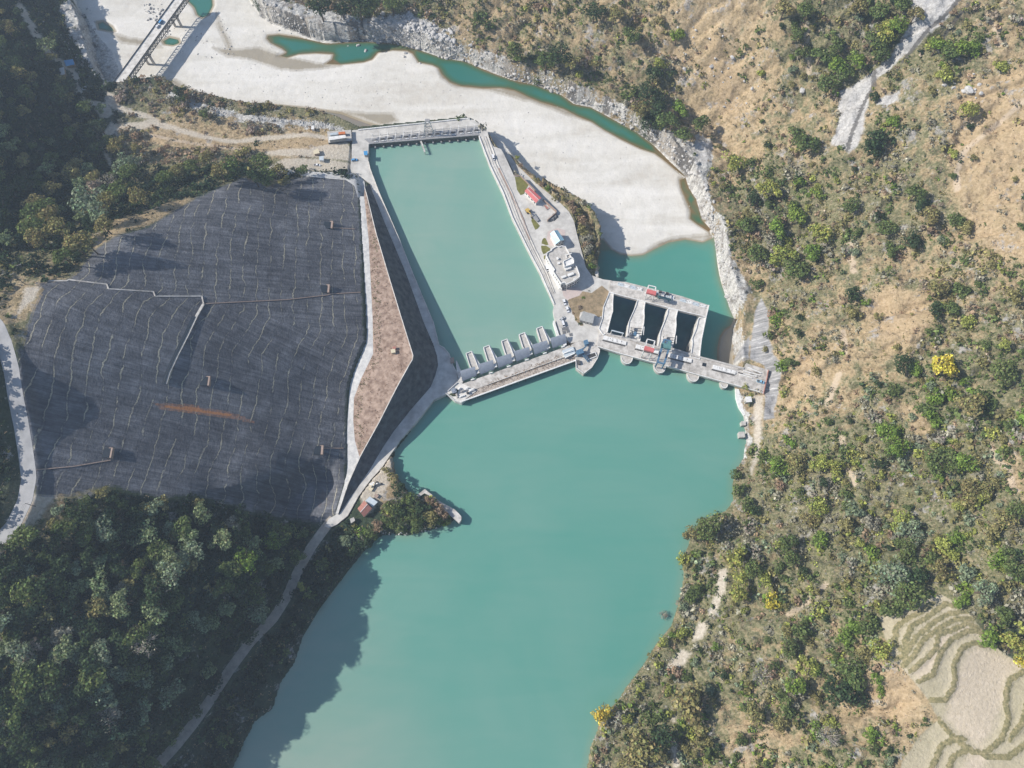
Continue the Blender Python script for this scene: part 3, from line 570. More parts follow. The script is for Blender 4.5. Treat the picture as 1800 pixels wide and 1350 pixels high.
# ================================================================== BUILD HELPERS
def tag(o, label=None, cat=None, group=None, kind=None):
    if label: o['label'] = label
    if cat: o['category'] = cat
    if group: o['group'] = group
    if kind: o['kind'] = kind
    return o
def thing(name, loc, label, cat, group=None, rz=0.0):
    o = bpy.data.objects.new(name, None); COL.objects.link(o)
    o.location = loc; o.rotation_euler = (0, 0, rz); o.empty_display_size = 0.5
    return tag(o, label, cat, group)
class MB:
    def __init__(s): s.v = []; s.f = []; s.m = []
    def prism(s, poly, z0, z1, mi=0):
        n = len(poly); b = len(s.v); z1s = z1 if hasattr(z1, '__len__') else [z1] * n
        A = sum(poly[i][0] * poly[(i + 1) % n][1] - poly[(i + 1) % n][0] * poly[i][1] for i in range(n))
        if A < 0: poly = list(poly)[::-1]; z1s = list(z1s)[::-1]
        s.v += [(p[0], p[1], z0) for p in poly] + [(p[0], p[1], z) for p, z in zip(poly, z1s)]
        s.f.append(tuple(range(b + n - 1, b - 1, -1))); s.f.append(tuple(range(b + n, b + 2 * n)))
        for i in range(n): j = (i + 1) % n; s.f.append((b + i, b + j, b + n + j, b + n + i))
        s.m += [mi] * (n + 2); return s
    def box(s, c, sz, rz=0.0, mi=0):
        cx, cy, cz = c; x, y, z = sz[0] / 2, sz[1] / 2, sz[2] / 2; ca, sa = math.cos(rz), math.sin(rz)
        return s.prism([(cx + a * ca - d * sa, cy + a * sa + d * ca) for a, d in ((-x, -y), (x, -y), (x, y), (-x, y))], cz - z, cz + z, mi)
    def beam(s, p, q, w=.3, h=None, mi=0):
        p = Vector(p); q = Vector(q); d = (q - p).normalized(); h = h or w
        up = Vector((0, 0, 1)) if abs(d.z) < .95 else Vector((1, 0, 0))
        a = d.cross(up).normalized() * (w / 2); c = a.cross(d).normalized() * (h / 2); b = len(s.v)
        for e in (p, q):
            for k in ((-a - c), (a - c), (a + c), (-a + c)): s.v.append(tuple(e + k))
        s.f += [(b + 3, b + 2, b + 1, b), (b + 4, b + 5, b + 6, b + 7)] + [(b + i, b + (i + 1) % 4, b + 4 + (i + 1) % 4, b + 4 + i) for i in range(4)]
        s.m += [mi] * 6; return s
    def cyl(s, p, q, r, n=12, r2=None, mi=0):
        p = Vector(p); q = Vector(q); d = (q - p).normalized(); r2 = r if r2 is None else r2
        up = Vector((0, 0, 1)) if abs(d.z) < .9 else Vector((1, 0, 0)); a = d.cross(up).normalized(); c = a.cross(d); b = len(s.v)
        for e, rr in ((p, r), (q, r2)):
            for i in range(n): t = 2 * math.pi * i / n; s.v.append(tuple(e + a * rr * math.cos(t) + c * rr * math.sin(t)))
        s.f += [tuple(range(b, b + n)), tuple(range(b + 2 * n - 1, b + n - 1, -1))] + [(b + i, b + n + i, b + n + (i + 1) % n, b + (i + 1) % n) for i in range(n)]
        s.m += [mi] * (n + 2); return s
    def quad(s, *p):
        b = len(s.v); s.v += [tuple(x) for x in p]; s.f.append(tuple(range(b, b + len(p)))); s.m.append(0); return s
    def build(s, name, mats, parent=None, smooth=False, origin=None):
        me = bpy.data.meshes.new(name)
        v = s.v
        base = Vector(parent.location) if parent is not None and parent.get('abs') else None
        me.from_pydata(v, [], s.f)
        for m in (mats if isinstance(mats, (list, tuple)) else [mats]): me.materials.append(M[m] if isinstance(m, str) else m)
        if any(s.m): me.polygons.foreach_set('material_index', s.m)
        if smooth: me.polygons.foreach_set('use_smooth', [True] * len(me.polygons))
        bm = bmesh.new(); bm.from_mesh(me); bmesh.ops.recalc_face_normals(bm, faces=bm.faces); bm.to_mesh(me); bm.free()
        me.update()
        o = bpy.data.objects.new(name, me); COL.objects.link(o)
        if parent is not None:
            o.parent = parent
            if parent.get('abs'):            # geometry was written in world coordinates
                o.matrix_parent_inverse = (Matrix.Translation(parent.location) @ Matrix.Rotation(parent.rotation_euler.z, 4, 'Z')).inverted()
        return o
def wthing(name, pxz, label, cat, group=None):
    """a thing whose parts are written in world coordinates"""
    o = thing(name, W(*pxz), label, cat, group); o['abs'] = 1
    THINGS.append(o); return o
THINGS = []
def P2(pts, z): return [tuple(p) for p in Wxy(pts, z)]
def shrink(poly, d):
    """inset a (roughly convex) polygon by d metres"""
    A = sum(poly[i][0] * poly[(i + 1) % len(poly)][1] - poly[(i + 1) % len(poly)][0] * poly[i][1] for i in range(len(poly)))
    s = 1 if A > 0 else -1; n = len(poly); out = []
    for i in range(n):
        a = Vector(poly[i - 1]); b = Vector(poly[i]); c = Vector(poly[(i + 1) % n])
        e1 = (b - a).normalized(); e2 = (c - b).normalized()
        n1 = Vector((-e1.y, e1.x)) * s; n2 = Vector((-e2.y, e2.x)) * s
        m = (n1 + n2); k = m.length_squared
        m = m * (2 / k) if k > .3 else n1
        out.append(tuple(b + m * d))
    return out
def ring(mb, poly, d, z0, z1, mi=0, close=True):
    q = shrink(poly, d); n = len(poly)
    for i in range(n if close else n - 1):
        j = (i + 1) % n
        mb.prism([poly[i], poly[j], q[j], q[i]], z0, z1, mi)
def rail(mb, line, z, h=1.0, w=.22, mi=0):
    for a, b in zip(line[:-1], line[1:]): mb.beam((a[0], a[1], z + h / 2), (b[0], b[1], z + h / 2), w, h, mi)
def big_mesh(name, V, Fq, mats, attrs=None, smooth=False, colors=None, mindex=None):
    me = bpy.data.meshes.new(name); V = np.asarray(V, np.float32); Fq = np.asarray(Fq, np.int32); k = Fq.shape[1]
    me.vertices.add(len(V)); me.vertices.foreach_set('co', V.ravel())
    me.loops.add(Fq.size); me.loops.foreach_set('vertex_index', Fq.ravel())
    me.polygons.add(len(Fq)); me.polygons.foreach_set('loop_start', np.arange(0, Fq.size, k, dtype=np.int32))
    try: me.polygons.foreach_set('loop_total', np.full(len(Fq), k, np.int32))
    except Exception: pass
    if smooth: me.polygons.foreach_set('use_smooth', np.ones(len(Fq), bool))
    for m in mats: me.materials.append(M[m] if isinstance(m, str) else m)
    if mindex is not None: me.polygons.foreach_set('material_index', np.asarray(mindex, np.int32))
    me.update(calc_edges=True)
    for a, arr in (attrs or {}).items():
        at = me.attributes.new(a, 'FLOAT', 'POINT'); at.data.foreach_set('value', np.asarray(arr, np.float32))
    if colors is not None:
        at = me.attributes.new('tint', 'FLOAT_COLOR', 'POINT'); c = np.ones((len(V), 4), np.float32); c[:, :3] = colors; at.data.foreach_set('color', c.ravel())
    o = bpy.data.objects.new(name, me); COL.objects.link(o); return o
def cdt_mesh(poly, spacing):
    """triangulate a world outline with a lattice of inner points"""
    P = [tuple(p) for p in poly]; n = len(P); A = np.array(P)
    bx = np.arange(A[:, 0].min(), A[:, 0].max(), spacing); by = np.arange(A[:, 1].min(), A[:, 1].max(), spacing)
    X, Y = np.meshgrid(bx, by); s = sdf(A, X, Y, spacing)
    ins = s > spacing * .35
    pts = P + list(zip(X[ins], Y[ins]))
    r = delaunay_2d_cdt([Vector(p) for p in pts], [(i, (i + 1) % n) for i in range(n)], [], 1, 1e-4)
    return np.array([(v.x, v.y) for v in r[0]]), np.array([t for t in r[2] if len(t) == 3])
def sheet(name, poly, z, mats, spacing=4.0, label=None, attrs=None, off=0.0, kind='structure', smooth=True):
    v, t = cdt_mesh(poly, spacing)
    zz = z(v) if callable(z) else np.full(len(v), float(z))
    a = {k: f(v) for k, f in (attrs or {}).items()}
    e1 = v[t[:, 1]] - v[t[:, 0]]; e2 = v[t[:, 2]] - v[t[:, 0]]
    flip = (e1[:, 0] * e2[:, 1] - e1[:, 1] * e2[:, 0]) < 0; t[flip] = t[flip][:, ::-1]
    o = big_mesh(name, np.column_stack([v, zz + off]), t, mats, a, smooth)
    if kind: o['kind'] = kind
    return o

# ================================================================== the embankment beside the road: heights
BENCH_L = [(630,345,12),(635,420,17),(638,500,21),(640,570,23.5),(640,600,24),(622,640,22),(610,680,18.5),(607,760,14),(608,800,10.5),(606,850,7),(590,903,4.6)]
BENCH_R = [(640,345,12),(648,420,17),(652,500,21),(655,560,24),(656,622,24.5),(635,665,22),(622,700,19),(621,740,16),(624,775,13),(632,803,11.5)]
RIDGE = [(641,330,10),(644,340,11),(661,410,17),(682,481,21),(704,554,25),(719,602,27.4),(726,625,28),(725,632,28),(719,642,27.6),(698,680,24.5),(665,745,18.5),(640,790,13.5),(632,805,11.8),(612,850,8.2),(594,903,4.8)]
FOOT = [(650,322),(656,340),(679,398),(714,481),(745,567),(762,606),(768,625),(770,642),(765,660),(757,680),(722,720),(692,758),(672,788),(651,824),(616,874),(596,904)]
def wz(L): return [(*Wxy([(a, b)], c)[0], c) for a, b, c in L]
bl, br, rg = wz(BENCH_L), wz(BENCH_R), wz(RIDGE)
tl = tps([(a, b) for a, b, c in bl + br + rg], np.array([c for a, b, c in bl + br + rg]), lam=.01)
ft = P2(FOOT, DK + .3)
ROADW = [(617,281),(648,284),(651,298),(667,340),(702,421),(730,491),(762,567),(772,607),(781,612),(790,623),(796,642),(803,655),(806,668),(800,680),(792,690),(782,694),(762,703),(735,738),(702,776),(684,803),(672,821),(651,844),(631,871),(611,907),(592,922),(578,928),(570,925),(578,912),(590,905)] + FOOT[::-1][1:] + [(640,315),(630,308),(615,303)]
roadw = P2(ROADW, DK)
s_low = sdf([(a, b) for a, b, c in bl] + [roadw[i] for i in range(25, -1, -1)], GX, GY, 30)
H = np.where(s_low > .5, np.minimum(H, np.maximum(-3, H - 3.5 * np.clip((s_low - .5) / 2, 0, 1))), H)
s_roadw = sdf(roadw, GX, GY, 30)
H = np.where(s_roadw > -1, np.minimum(H, 2.5), H)
s_foot = sdf([(a, b) for a, b, c in rg] + ft[::-1], GX, GY, 30)
H = np.where(s_foot > 0, np.minimum(H, 2.5), H)
# decks on solid ground: keep the soil under them
HEAD = [(619,229),(640,227),(700,221),(760,215),(820,208),(834,211),(846,220),(857,231),(856,236),(841,238),(648,253),(647,284),(618,282)]
PROM = [(841,238),(857,231),(859,240),(867,257),(881,262),(887,273),(903,308),(915,309),(928,322),(940,333),(954,348),(978,371),(995,372),(1009,389),(1014,411),(1024,448),(1030,470),(1040,484),(1060,491),(1075,493),(1072,514),(1060,530),(1057,560),(1053,578),(1058,585),(1050,609),(1040,604),(1020,600),(1004,603),(988,592),(985,590),(974,556),(972,545),(974,536),(950,482),(925,434),(900,383),(884,340),(860,290)]
prom_w = P2(PROM, DK)
GARDEN = [(905,311),(915,311),(929,325),(924,334),(921,341),(915,343),(909,334)]
s_prom = sdf(prom_w, GX, GY, 30); s_head = sdf(P2(HEAD, DK), GX, GY, 30)
H = np.where((s_prom > -1.0) | (s_head > -.5), np.minimum(H, 2.0), H)
# ramp outside the promenade wall: falls north-westwards to the riverbed side
RAMP_O = [(1009,389),(1000,372),(985,357),(962,338),(940,320),(925,306),(907,288),(893,268),(880,250),(866,236)]
RAMP_I = [(995,374),(986,376),(977,371),(953,349),(930,325),(915,310),(902,300),(888,274),(872,256),(859,234)]
rz_ = np.interp(np.linspace(0, 1, 10), [0, .15, .6, 1], [DK, 3.2, -1.5, -4.0])
ramp = [(*Wxy([a], z)[0], z) for a, z in zip(RAMP_O, rz_)], [(*Wxy([a], z)[0], z) for a, z in zip(RAMP_I, rz_)]
ramp_poly = [p[:2] for p in ramp[0]] + [p[:2] for p in ramp[1][::-1]]
s_ramp = sdf(ramp_poly, GX, GY, 30)
tr_ = tps([p[:2] for p in ramp[0] + ramp[1]], np.array([p[2] for p in ramp[0] + ramp[1]]), lam=.05)
zr_ = upsample(tr_)
H = np.where((s_ramp > -1.5) & (s_prom < 1), zr_ - .25, H)
# planted bank between ramp / platform and the riverbed
BANK = [(868,236),(880,250),(893,268),(907,288),(925,306),(940,320),(962,338),(985,357),(1000,372),(1009,389),(1014,411),(1024,448),(1030,470),(1040,484),(1056,490),(1053,470),(1047,445),(1050,425),(1042,398),(1028,378),(1000,355),(970,337),(945,318),(925,297),(905,275),(888,254)]
s_bank = sdf([tuple(p) for p in Wxy(BANK, [(-3.0 if i < 10 else (4 if i < 15 else -8)) for i in range(len(BANK))])], GX, GY, 30)
tb_ = np.clip((s_bank) / 5.0, 0, 1)
top_lvl = np.where(GX > Wxy([(985, 357)], 3)[0][0], 3.4, np.clip(zr_, -4, 3.4))
dpr = np.minimum(np.clip(-np.maximum(s_ramp, s_prom), 0, 30), 30)
prof = np.maximum(top_lvl - .2 - .55 * dpr, BED)
H = np.where((s_bank > 0) & (s_ramp < -1.5) & (s_prom < -1), prof + .3 * rough2, H)
def resample(L, n):
    A = np.array(L, float); d = np.r_[0, np.cumsum(np.linalg.norm(np.diff(A[:, :2], axis=0), axis=1))]; t = np.linspace(0, d[-1], n)
    return np.stack([np.interp(t, d, A[:, k]) for k in range(A.shape[1])], 1)
def ribbon(line, width, n=8):
    L = resample(np.array(line, float), n * (len(line) - 1)); T = np.gradient(L, axis=0); T /= np.linalg.norm(T, axis=1)[:, None] + 1e-9
    N = np.stack([-T[:, 1], T[:, 0]], 1); wd = np.interp(np.linspace(0, 1, len(L)), np.linspace(0, 1, len(width)), width)[:, None] if hasattr(width, '__len__') else width
    return [tuple(p) for p in np.vstack([L + N * wd / 2, (L - N * wd / 2)[::-1]])]
lower_road = hit(dense([(586,912),(570,930),(545,965),(522,1008),(505,1048),(480,1088),(440,1128),(402,1180),(370,1230),(340,1272),(308,1312),(272,1350),(225,1410)], 3, False))[:, :2]
left_road = hit(dense([(-60,520),(-30,548),(-5,575),(8,605),(20,650),(28,700),(38,750),(46,800),(51,840),(44,880),(22,925),(0,948),(-40,985)], 3, False))[:, :2]
def flatten(line, wd):
    # level the ground across a road so that the sheet lies on it
    global H
    L = resample(np.array(line, float), 260); z = Hat(L[:, 0], L[:, 1]); k = np.ones(9) / 9; z = np.convolve(np.pad(z, 4, mode='edge'), k, 'valid')
    sel = pdist(line, GX, GY, 20) < wd / 2 + 4
    q = np.stack([GX[sel], GY[sel]], 1); d2 = ((q[:, None] - L[None]) ** 2).sum(2); j = d2.argmin(1); d = np.sqrt(d2.min(1))
    w_ = np.clip((wd / 2 + 3.5 - d) / 2.5, 0, 1); Hn = H.copy(); Hn[sel] = H[sel] * (1 - w_) + z[j] * w_; H = Hn
flatten(lower_road, 6.2); flatten(left_road, 8.4)
# ================================================================== LAND MESHES
def dens(specs, base):
    out = base.copy()
    for px, py, r, v in specs:
        c = hit([(px, py)])[0]; d2 = (GX - c[0]) ** 2 + (GY - c[1]) ** 2
        k = np.exp(-d2 / (2 * (r * .36) ** 2)); out = out * (1 - k) + v * k
    return out
lower = 1 / (1 + np.exp((GY - 130) / 30.0))
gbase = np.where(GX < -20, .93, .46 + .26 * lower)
gbase = np.where((GY > 330) & (GX > -20), gbase * .95, gbase)
GREEN_SPOTS = [(1150,150,45,.95),(1140,220,30,1),(1370,430,70,.95),(1400,380,50,.95),(1350,340,35,.9),(1440,60,60,.8),(1560,60,35,1),(1640,90,45,.75),(1540,320,70,.62),(1470,420,60,.7),(1600,430,60,.65),(1700,420,40,.5),
  (980,120,60,.6),(900,80,60,.45),(820,50,60,.3),(650,10,60,.75),(560,10,40,.7),(1050,60,60,.45),(1100,100,60,.5),(1240,60,60,.1),(1280,180,60,.12),(1560,560,60,.15),(1480,560,50,.5),(1400,540,50,.6),(1620,480,50,.4),(1700,560,50,.45),
  (1430,650,50,.3),(1390,700,40,.2),(1520,720,70,.35),(1620,720,50,.6),(1690,790,60,.85),(1560,800,70,.8),(1450,850,60,.7),(1350,880,50,.7),(1640,900,80,.85),(1500,950,80,.8),(1280,960,60,.75),(1580,1030,50,1),(1400,1100,80,.7),(1700,1000,80,.75),
  (1350,1200,60,.6),(1450,1280,60,.65),(1220,1240,50,.8),(1120,1310,50,.7),(1560,1230,50,.15),(1330,1300,40,.3),(1770,1150,40,1),(1330,600,30,.35),(1300,480,40,.2),(1250,270,40,.2),(1700,650,60,.6),(1760,650,60,.7),
  (400,250,60,.12),(300,230,60,.18),(520,250,60,.15),(480,310,50,.6),(400,280,40,.75),(300,300,50,.6),(200,360,60,.75),(90,400,60,.8),(60,500,50,.3),(20,540,30,.2),(100,890,30,.4),(1030,330,50,.55),(1020,430,50,.7)]
GREEN = np.clip(dens(GREEN_SPOTS, gbase), 0, 1)
bl_line = [(a, b) for a, b, c in bl]
bl_line = [tuple(np.array(bl_line[0]) + (np.array(bl_line[0]) - np.array(bl_line[1])) * 3)] + bl_line + [tuple(np.array(bl_line[-1]) + (np.array(bl_line[-1]) - np.array(bl_line[-2])) * 2)]
# distance from, and position along, the foot of the covered slope (used by its seams)
U = np.full(GX.shape, 0.0); V_ = np.full(GX.shape, 0.0)
sel = s_cov > -12
x = GX[sel]; y = GY[sel]; bd = np.full(x.shape, 1e9); bv = np.zeros(x.shape); acc = 0
simp = [bl_line[0], bl_line[1], bl_line[5], bl_line[7], bl_line[-1]]
for i in range(len(simp) - 1):
    a = np.array(simp[i]); b = np.array(simp[i + 1]); e = b - a; L = math.hypot(*e)
    t = ((x - a[0]) * e[0] + (y - a[1]) * e[1]) / L / L
    tc_ = np.clip(t, 0, 1); d = np.hypot(x - a[0] - tc_ * e[0], y - a[1] - tc_ * e[1])
    nb = d < bd; bd = np.where(nb, d, bd); bv = np.where(nb, acc + t * L, bv); acc += L
U[sel] = bd; V_[sel] = bv
STRIPE = [[(272,709),(290,711),(330,713),(360,718),(395,723),(430,735),(445,742),(425,738),(390,733),(350,726),(310,720),(280,716)]]
s_str = land_sdf([dense(STRIPE[0], 1)], 10)
gravel = np.where(s_bed > 0, np.maximum(s_bed, .3), s_bed)
gravel = np.minimum(gravel, np.where(s_rock > 1, -1.5, 20))
bankd = np.where(s_bed > -3, np.minimum(np.abs(np.minimum(0, s_riv)) + np.where(s_riv > 0, 0, 0), np.abs(np.minimum(0, s_pool))), 20)
bankd = np.where(s_rock > 0, 20, bankd)
PLOTS = [[(1615,1198),(1640,1185),(1652,1150),(1670,1125),(1700,1110),(1725,1108),(1700,1095),(1680,1105),(1655,1118),(1645,1140),(1625,1160),(1600,1180)],[(1690,1380),(1700,1330),(1720,1322),(1735,1330),(1730,1380)],[(1675,1210),(1700,1150),(1725,1135),(1760,1150),(1790,1170),(1770,1195),(1765,1240),(1740,1290),(1720,1310),(1690,1290),(1660,1260)]]
s_plots = land_sdf(PLOTS)
RD = [[(880,128),(930,128),(985,150),(1030,170),(1040,178),(990,168),(940,152),(890,142)],[(1100,205),(1150,230),(1200,262),(1215,290),(1190,280),(1150,250),(1110,225)],[(470,18),(520,30),(560,30),(540,44),(500,36)]]
s_rdark = land_sdf(RD)
AT = dict(fissure=d_fiss, rockdark=s_rdark, plots=s_plots, bund=d_bund, gravel=gravel, rock=s_rock, scar=s_scar, shot=s_shot, dirt=s_dirt, grass=s_grass, field=s_field, wet_shade=s_wet_shade, trail=d_trail, green=GREEN, cover=s_cov, u=U, v=V_, stripe=s_str, bank=bankd)
core = (GX > -441) & (GX < 381) & (GY > -96) & (GY < 546)
fcx = (slice(0, NY - 1), slice(0, NX - 1))
part = np.zeros((NY - 1, NX - 1), int)
part[s_field[fcx] > 0] = 3; part[s_cov[fcx] > 0] = 2; part[s_bed[fcx] > 0] = 1
dead = (s_res[fcx] > 6) | (s_bas[fcx] > 3)
part[dead] = -1
idx = np.arange(NX * NY).reshape(NY, NX)
Fall = np.stack([idx[:-1, :-1], idx[:-1, 1:], idx[1:, 1:], idx[1:, :-1]], -1)
VV = np.column_stack([GX.ravel(), GY.ravel(), H.ravel()])
for k, nm in ((0, 'hillside'), (1, 'riverbed'), (2, 'slope'), (3, 'field')):
    fq = Fall[part == k].reshape(-1, 4)
    used, inv = np.unique(fq, return_inverse=True)
    o = big_mesh(nm, VV[used], inv.reshape(-1, 4), ['ground'], {a: v.ravel()[used] for a, v in AT.items()}, smooth=True)
    o['kind'] = 'structure'

# ================================================================== WATER
def shore(poly): return lambda v: np.maximum(sdf(poly, v[:, 0], v[:, 1], 40), 0)
M['reservoir_water'] = water_mat('reservoir_water', (.112, .29, .236), (.15, .285, .215), None, 5)
M['basin_water'] = water_mat('basin_water', (.168, .325, .268), (.168, .325, .268), None, 5)
M['river_water'] = water_mat('river_water', (.03, .155, .125), (.16, .11, .045), (.045, .12, .06), 6)
M['pool_water'] = water_mat('pool_water', (.075, .26, .21), (.17, .21, .13), (.10, .25, .19), 7)
M['stream_water'] = water_mat('stream_water', (.22, .205, .17), (.22, .18, .09), None, 3)
def offset_out(poly, d): return [tuple(p) for p in shrink([tuple(q) for q in poly], -d)]
silt_glint_ = lambda v: np.clip((-(v[:, 0] + .9 * v[:, 1]) - 60 + 25 * fbm(v[:, 0], v[:, 1], 60, 3, 77)) / 170, 0, .8)  # greyish sun glint over silty water, painted towards the lower left
o = sheet('reservoir_water', [tuple(p) for p in Wxy(RESERVOIR, 0)], 0.0, ['reservoir_water'], 9.0, attrs={'shore': shore(res_w), 'silt_glint': silt_glint_})
o = sheet('basin_water', [tuple(p) for p in Wxy(BASIN, 0)], 0.0, ['basin_water'], 9.0, attrs={'shore': shore(bas_w)})
POOLCUT = [(1040,400),(1270,400),(1400,470),(1400,700),(1000,700),(1000,400)]
RV = [p for p in RIVER]
i0 = RV.index((1250, 402)); i1 = RV.index((1252, 418))
river_up = RV[:i0 + 1] + RV[i1 + 1:]
pool_ = RV[i0:i1 + 1]
o = sheet('river_water', P2(river_up, BED), BED - .02, ['river_water'], 5.0, attrs={'shore': shore(riv_w)})
pw_ = P2(pool_, BED); o = sheet('pool_water', pw_, BED - .02, ['pool_water'], 6.0, attrs={'shore': shore(riv_w)})
M['shaded_bay_water'] = mat('shaded_bay_water', (.035, .11, .13), .2, .35, col2=(.025, .085, .105), scale=.2)  # darker pool water; shade between the piers is put into its colour
bay = P2([(1074,505),(1246,548),(1238,566),(1225,650),(1052,602)], BED + .0); o = MB().prism(bay, BED - .3, BED + .08).build('shaded_bay_water', 'shaded_bay_water'); o['kind'] = 'structure'
for nm, p, mm in (('pond_water', POND, 'river_water'), ('pond_water', POND2, 'river_water'), ('pond_water', POND3, 'river_water'), ('stream_water', STREAM, 'stream_water')):
    q = P2(p, BED); o = sheet(nm, q, BED - .25, [mm], 3.0, attrs={'shore': (lambda qq: (lambda v: np.maximum(sdf(qq, v[:, 0], v[:, 1], 40), 0) * 2.2))(np.array(q))})

# ================================================================== EMBANKMENT, ROADS
def drape(off=.12): return lambda v: Hat(v[:, 0], v[:, 1]) + off
# bench road strip and the dry terrace
bench = [(a, b) for a, b, c in bl] + [(a, b) for a, b, c in rg[::-1][:3]] + [(a, b) for a, b, c in br[::-1]]
M['bench'] = mat('bench_concrete', (.60, .585, .55), .9, .2, col2=(.40, .395, .39), scale=.35)
o = sheet('path', bench, lambda v: tl(v), ['bench'], 2.5, off=.06)
topway = hit(dense([(470,297),(520,298),(560,303),(600,303),(618,304),(632,309),(641,320),(644,346),(629,348),(623,327),(608,317),(560,313),(520,309),(470,306)], 1))[:, :2]
o = sheet('path', [tuple(p) for p in topway], drape(.45), ['bench'], 2.0)
tri = [(a, b) for a, b, c in br] + [(a, b) for a, b, c in rg[::-1][2:]]
o = sheet('terrace_ground', tri, lambda v: tl(v) + .12 * fbm(v[:, 0], v[:, 1], 3, 2), ['trigrass'], 1.5, off=.02)
def corr(L, n, keys):
    """resample two lines station by station so that corners keep facing each other"""
    out = []
    for a, b in zip(keys[:-1], keys[1:]): out.append(resample(L[a:b + 1], n)[:-1])
    return np.vstack(out + [np.array(L[-1], float)[None]])
rgA = corr(rg, 16, [0, 4, 6, 8, 11, 14]); ftA = corr([(a, b, DK + .06) for a, b in ft], 16, [0, 4, 6, 8, 11, 15])
rows = 14; Vv = []; Ff = []
nS = len(rgA)
for r_ in range(rows + 1):
    t = r_ / rows; q = rgA * (1 - t) + ftA * t
    if 0 < r_ < rows: q = q + np.random.default_rng(r_).normal(0, .18, q.shape)
    Vv.append(q)
Vv = np.vstack(Vv)
for r_ in range(rows):
    for i in range(nS - 1): Ff.append((r_ * nS + i, r_ * nS + i + 1, (r_ + 1) * nS + i + 1, (r_ + 1) * nS + i))
e_ = wthing('retaining_wall', (700, 600, 0), 'tall dark sloping retaining wall between the dry terrace and the shaded road', 'wall')
o = big_mesh('wall_face', Vv, Ff, ['wallstone'], smooth=False); o.parent = e_; o.matrix_parent_inverse = Matrix.Translation(e_.location).inverted()
mb = MB()
for a, b in zip(rgA[:-1], rgA[1:]): mb.beam((a[0], a[1], a[2] + .15), (b[0], b[1], b[2] + .15), .5, .5)
mb.build('coping', 'pale_concrete', e_)
mb = MB().prism(roadw, -8, DK); o = mb.build('road', 'paving'); o['kind'] = 'structure'
# kerb walls along both edges of the waterside road
e_ = wthing('parapet_wall', (735, 520, DK), 'thin pale parapet along the shaded road edge above the basin', 'parapet')
mb = MB(); rail(mb, P2(ROADW[1:13], DK), DK, .8, .45); mb.build('wall_face', 'pale_concrete', e_)
e_ = wthing('parapet_wall', (735, 738, DK), 'thin parapet along the lower road edge above the open reservoir', 'parapet')
mb = MB(); rail(mb, P2(ROADW[19:25], DK), DK, .7, .4); mb.build('wall_face', 'concrete', e_)

o = sheet('road', ribbon(lower_road, 6.2, 2), drape(.12), ['dark_road'], 1.5)
o = sheet('road', ribbon(left_road, 8.2, 2), drape(.12), ['asphalt'], 1.5)
mb = MB().prism(P2(HEAD, DK), -16, DK); o = mb.build('road', 'paving'); o['kind'] = 'structure'; 
mb = MB().prism(prom_w, -16, DK - .01); o = mb.build('pavement', 'paving'); o['kind'] = 'structure'
o = sheet('road', ramp_poly, lambda v: tr_(v), ['paving'], 2.0, off=.02)

# ================================================================== HAZE
me = bpy.data.meshes.new('haze'); hb = MB().box((-30, 225, 238), (2500, 2500, 512))
me.from_pydata(hb.v, [], hb.f); o = bpy.data.objects.new('haze', me); COL.objects.link(o); o['kind'] = 'stuff'
hm = bpy.data.materials.new('haze'); hm.use_nodes = True; hn = hm.node_tree; hn.nodes.remove(hn.nodes['Principled BSDF'])
pv = hn.nodes.new('ShaderNodeVolumePrincipled'); pv.inputs['Color'].default_value = (.70, .84, 1, 1); pv.inputs['Density'].default_value = .00016; pv.inputs['Anisotropy'].default_value = .1
hn.links.new(pv.outputs[0], hn.nodes['Material Output'].inputs['Volume']); me.materials.append(hm)
# ================================================================== INTAKE WEIR (left of the gated dam)
def seg(p, n=1):  # px helper: offset list
    return p
D1 = 4.5
e = wthing('intake_weir', (910, 650, D1), 'long low intake weir with a debris strewn deck across the basin mouth', 'weir')
deck = [(812,675),(860,658),(960,622),(1001,607),(1008,611),(1012,620),(992,628),(855,677),(836,684),(824,690)]
MB().prism(P2(deck, D1), -5, D1).build('deck', 'concrete', e)
MB().prism(P2([(850,675.5),(992,623),(1012,618),(1013,632),(990,641),(808,707),(822,690),(836,684)], D1 - .3), 3.0, D1 - .3).build('debris_platform', 'debris', e)
mb = MB(); a = W(808, 707, D1); b = W(1013, 633, D1); mb.beam(a, b, .9, .7); mb.build('edge_beam', 'white', e)
for k in range(17):
    p = a.lerp(b, (k + .3) / 16.6); MB().box((p.x, p.y - .1, -.5), (.5, .5, 9.2)).build('post', 'dark_steel' if k % 2 else 'steel', e)
mb = MB(); rng = random.Random(3)
for k in range(170):
    t = rng.random(); s_ = rng.random(); p = W(856 + 136 * t, 682 - 51.5 * t - 7.5 * s_, D1)
    ang = rng.random() * 3; L = rng.uniform(.5, 2.2)
    mb.beam((p.x, p.y, D1 - .15), (p.x + math.cos(ang) * L, p.y + math.sin(ang) * L, D1 + rng.uniform(0, .35)), rng.uniform(.1, .3))
mb.build('driftwood', 'wood', e)['kind'] = 'stuff'
mb = MB(); rail(mb, P2([(855,677),(992,628)], D1), D1, .6, .25); mb.build('kerb', 'pale_concrete', e)
mb = MB().prism(P2([(783,691),(796,677),(806,667),(813,674),(833,684),(838,687),(821,699),(811,708.5),(799,704)], 4.7), -5, 4.7); 
e2 = wthing('machine_platform', (810, 690, 4.7), 'pale concrete nose platform crowded with hoist gear at the left end of the intake weir', 'platform')
mb.build('deck', 'pale_concrete', e2)
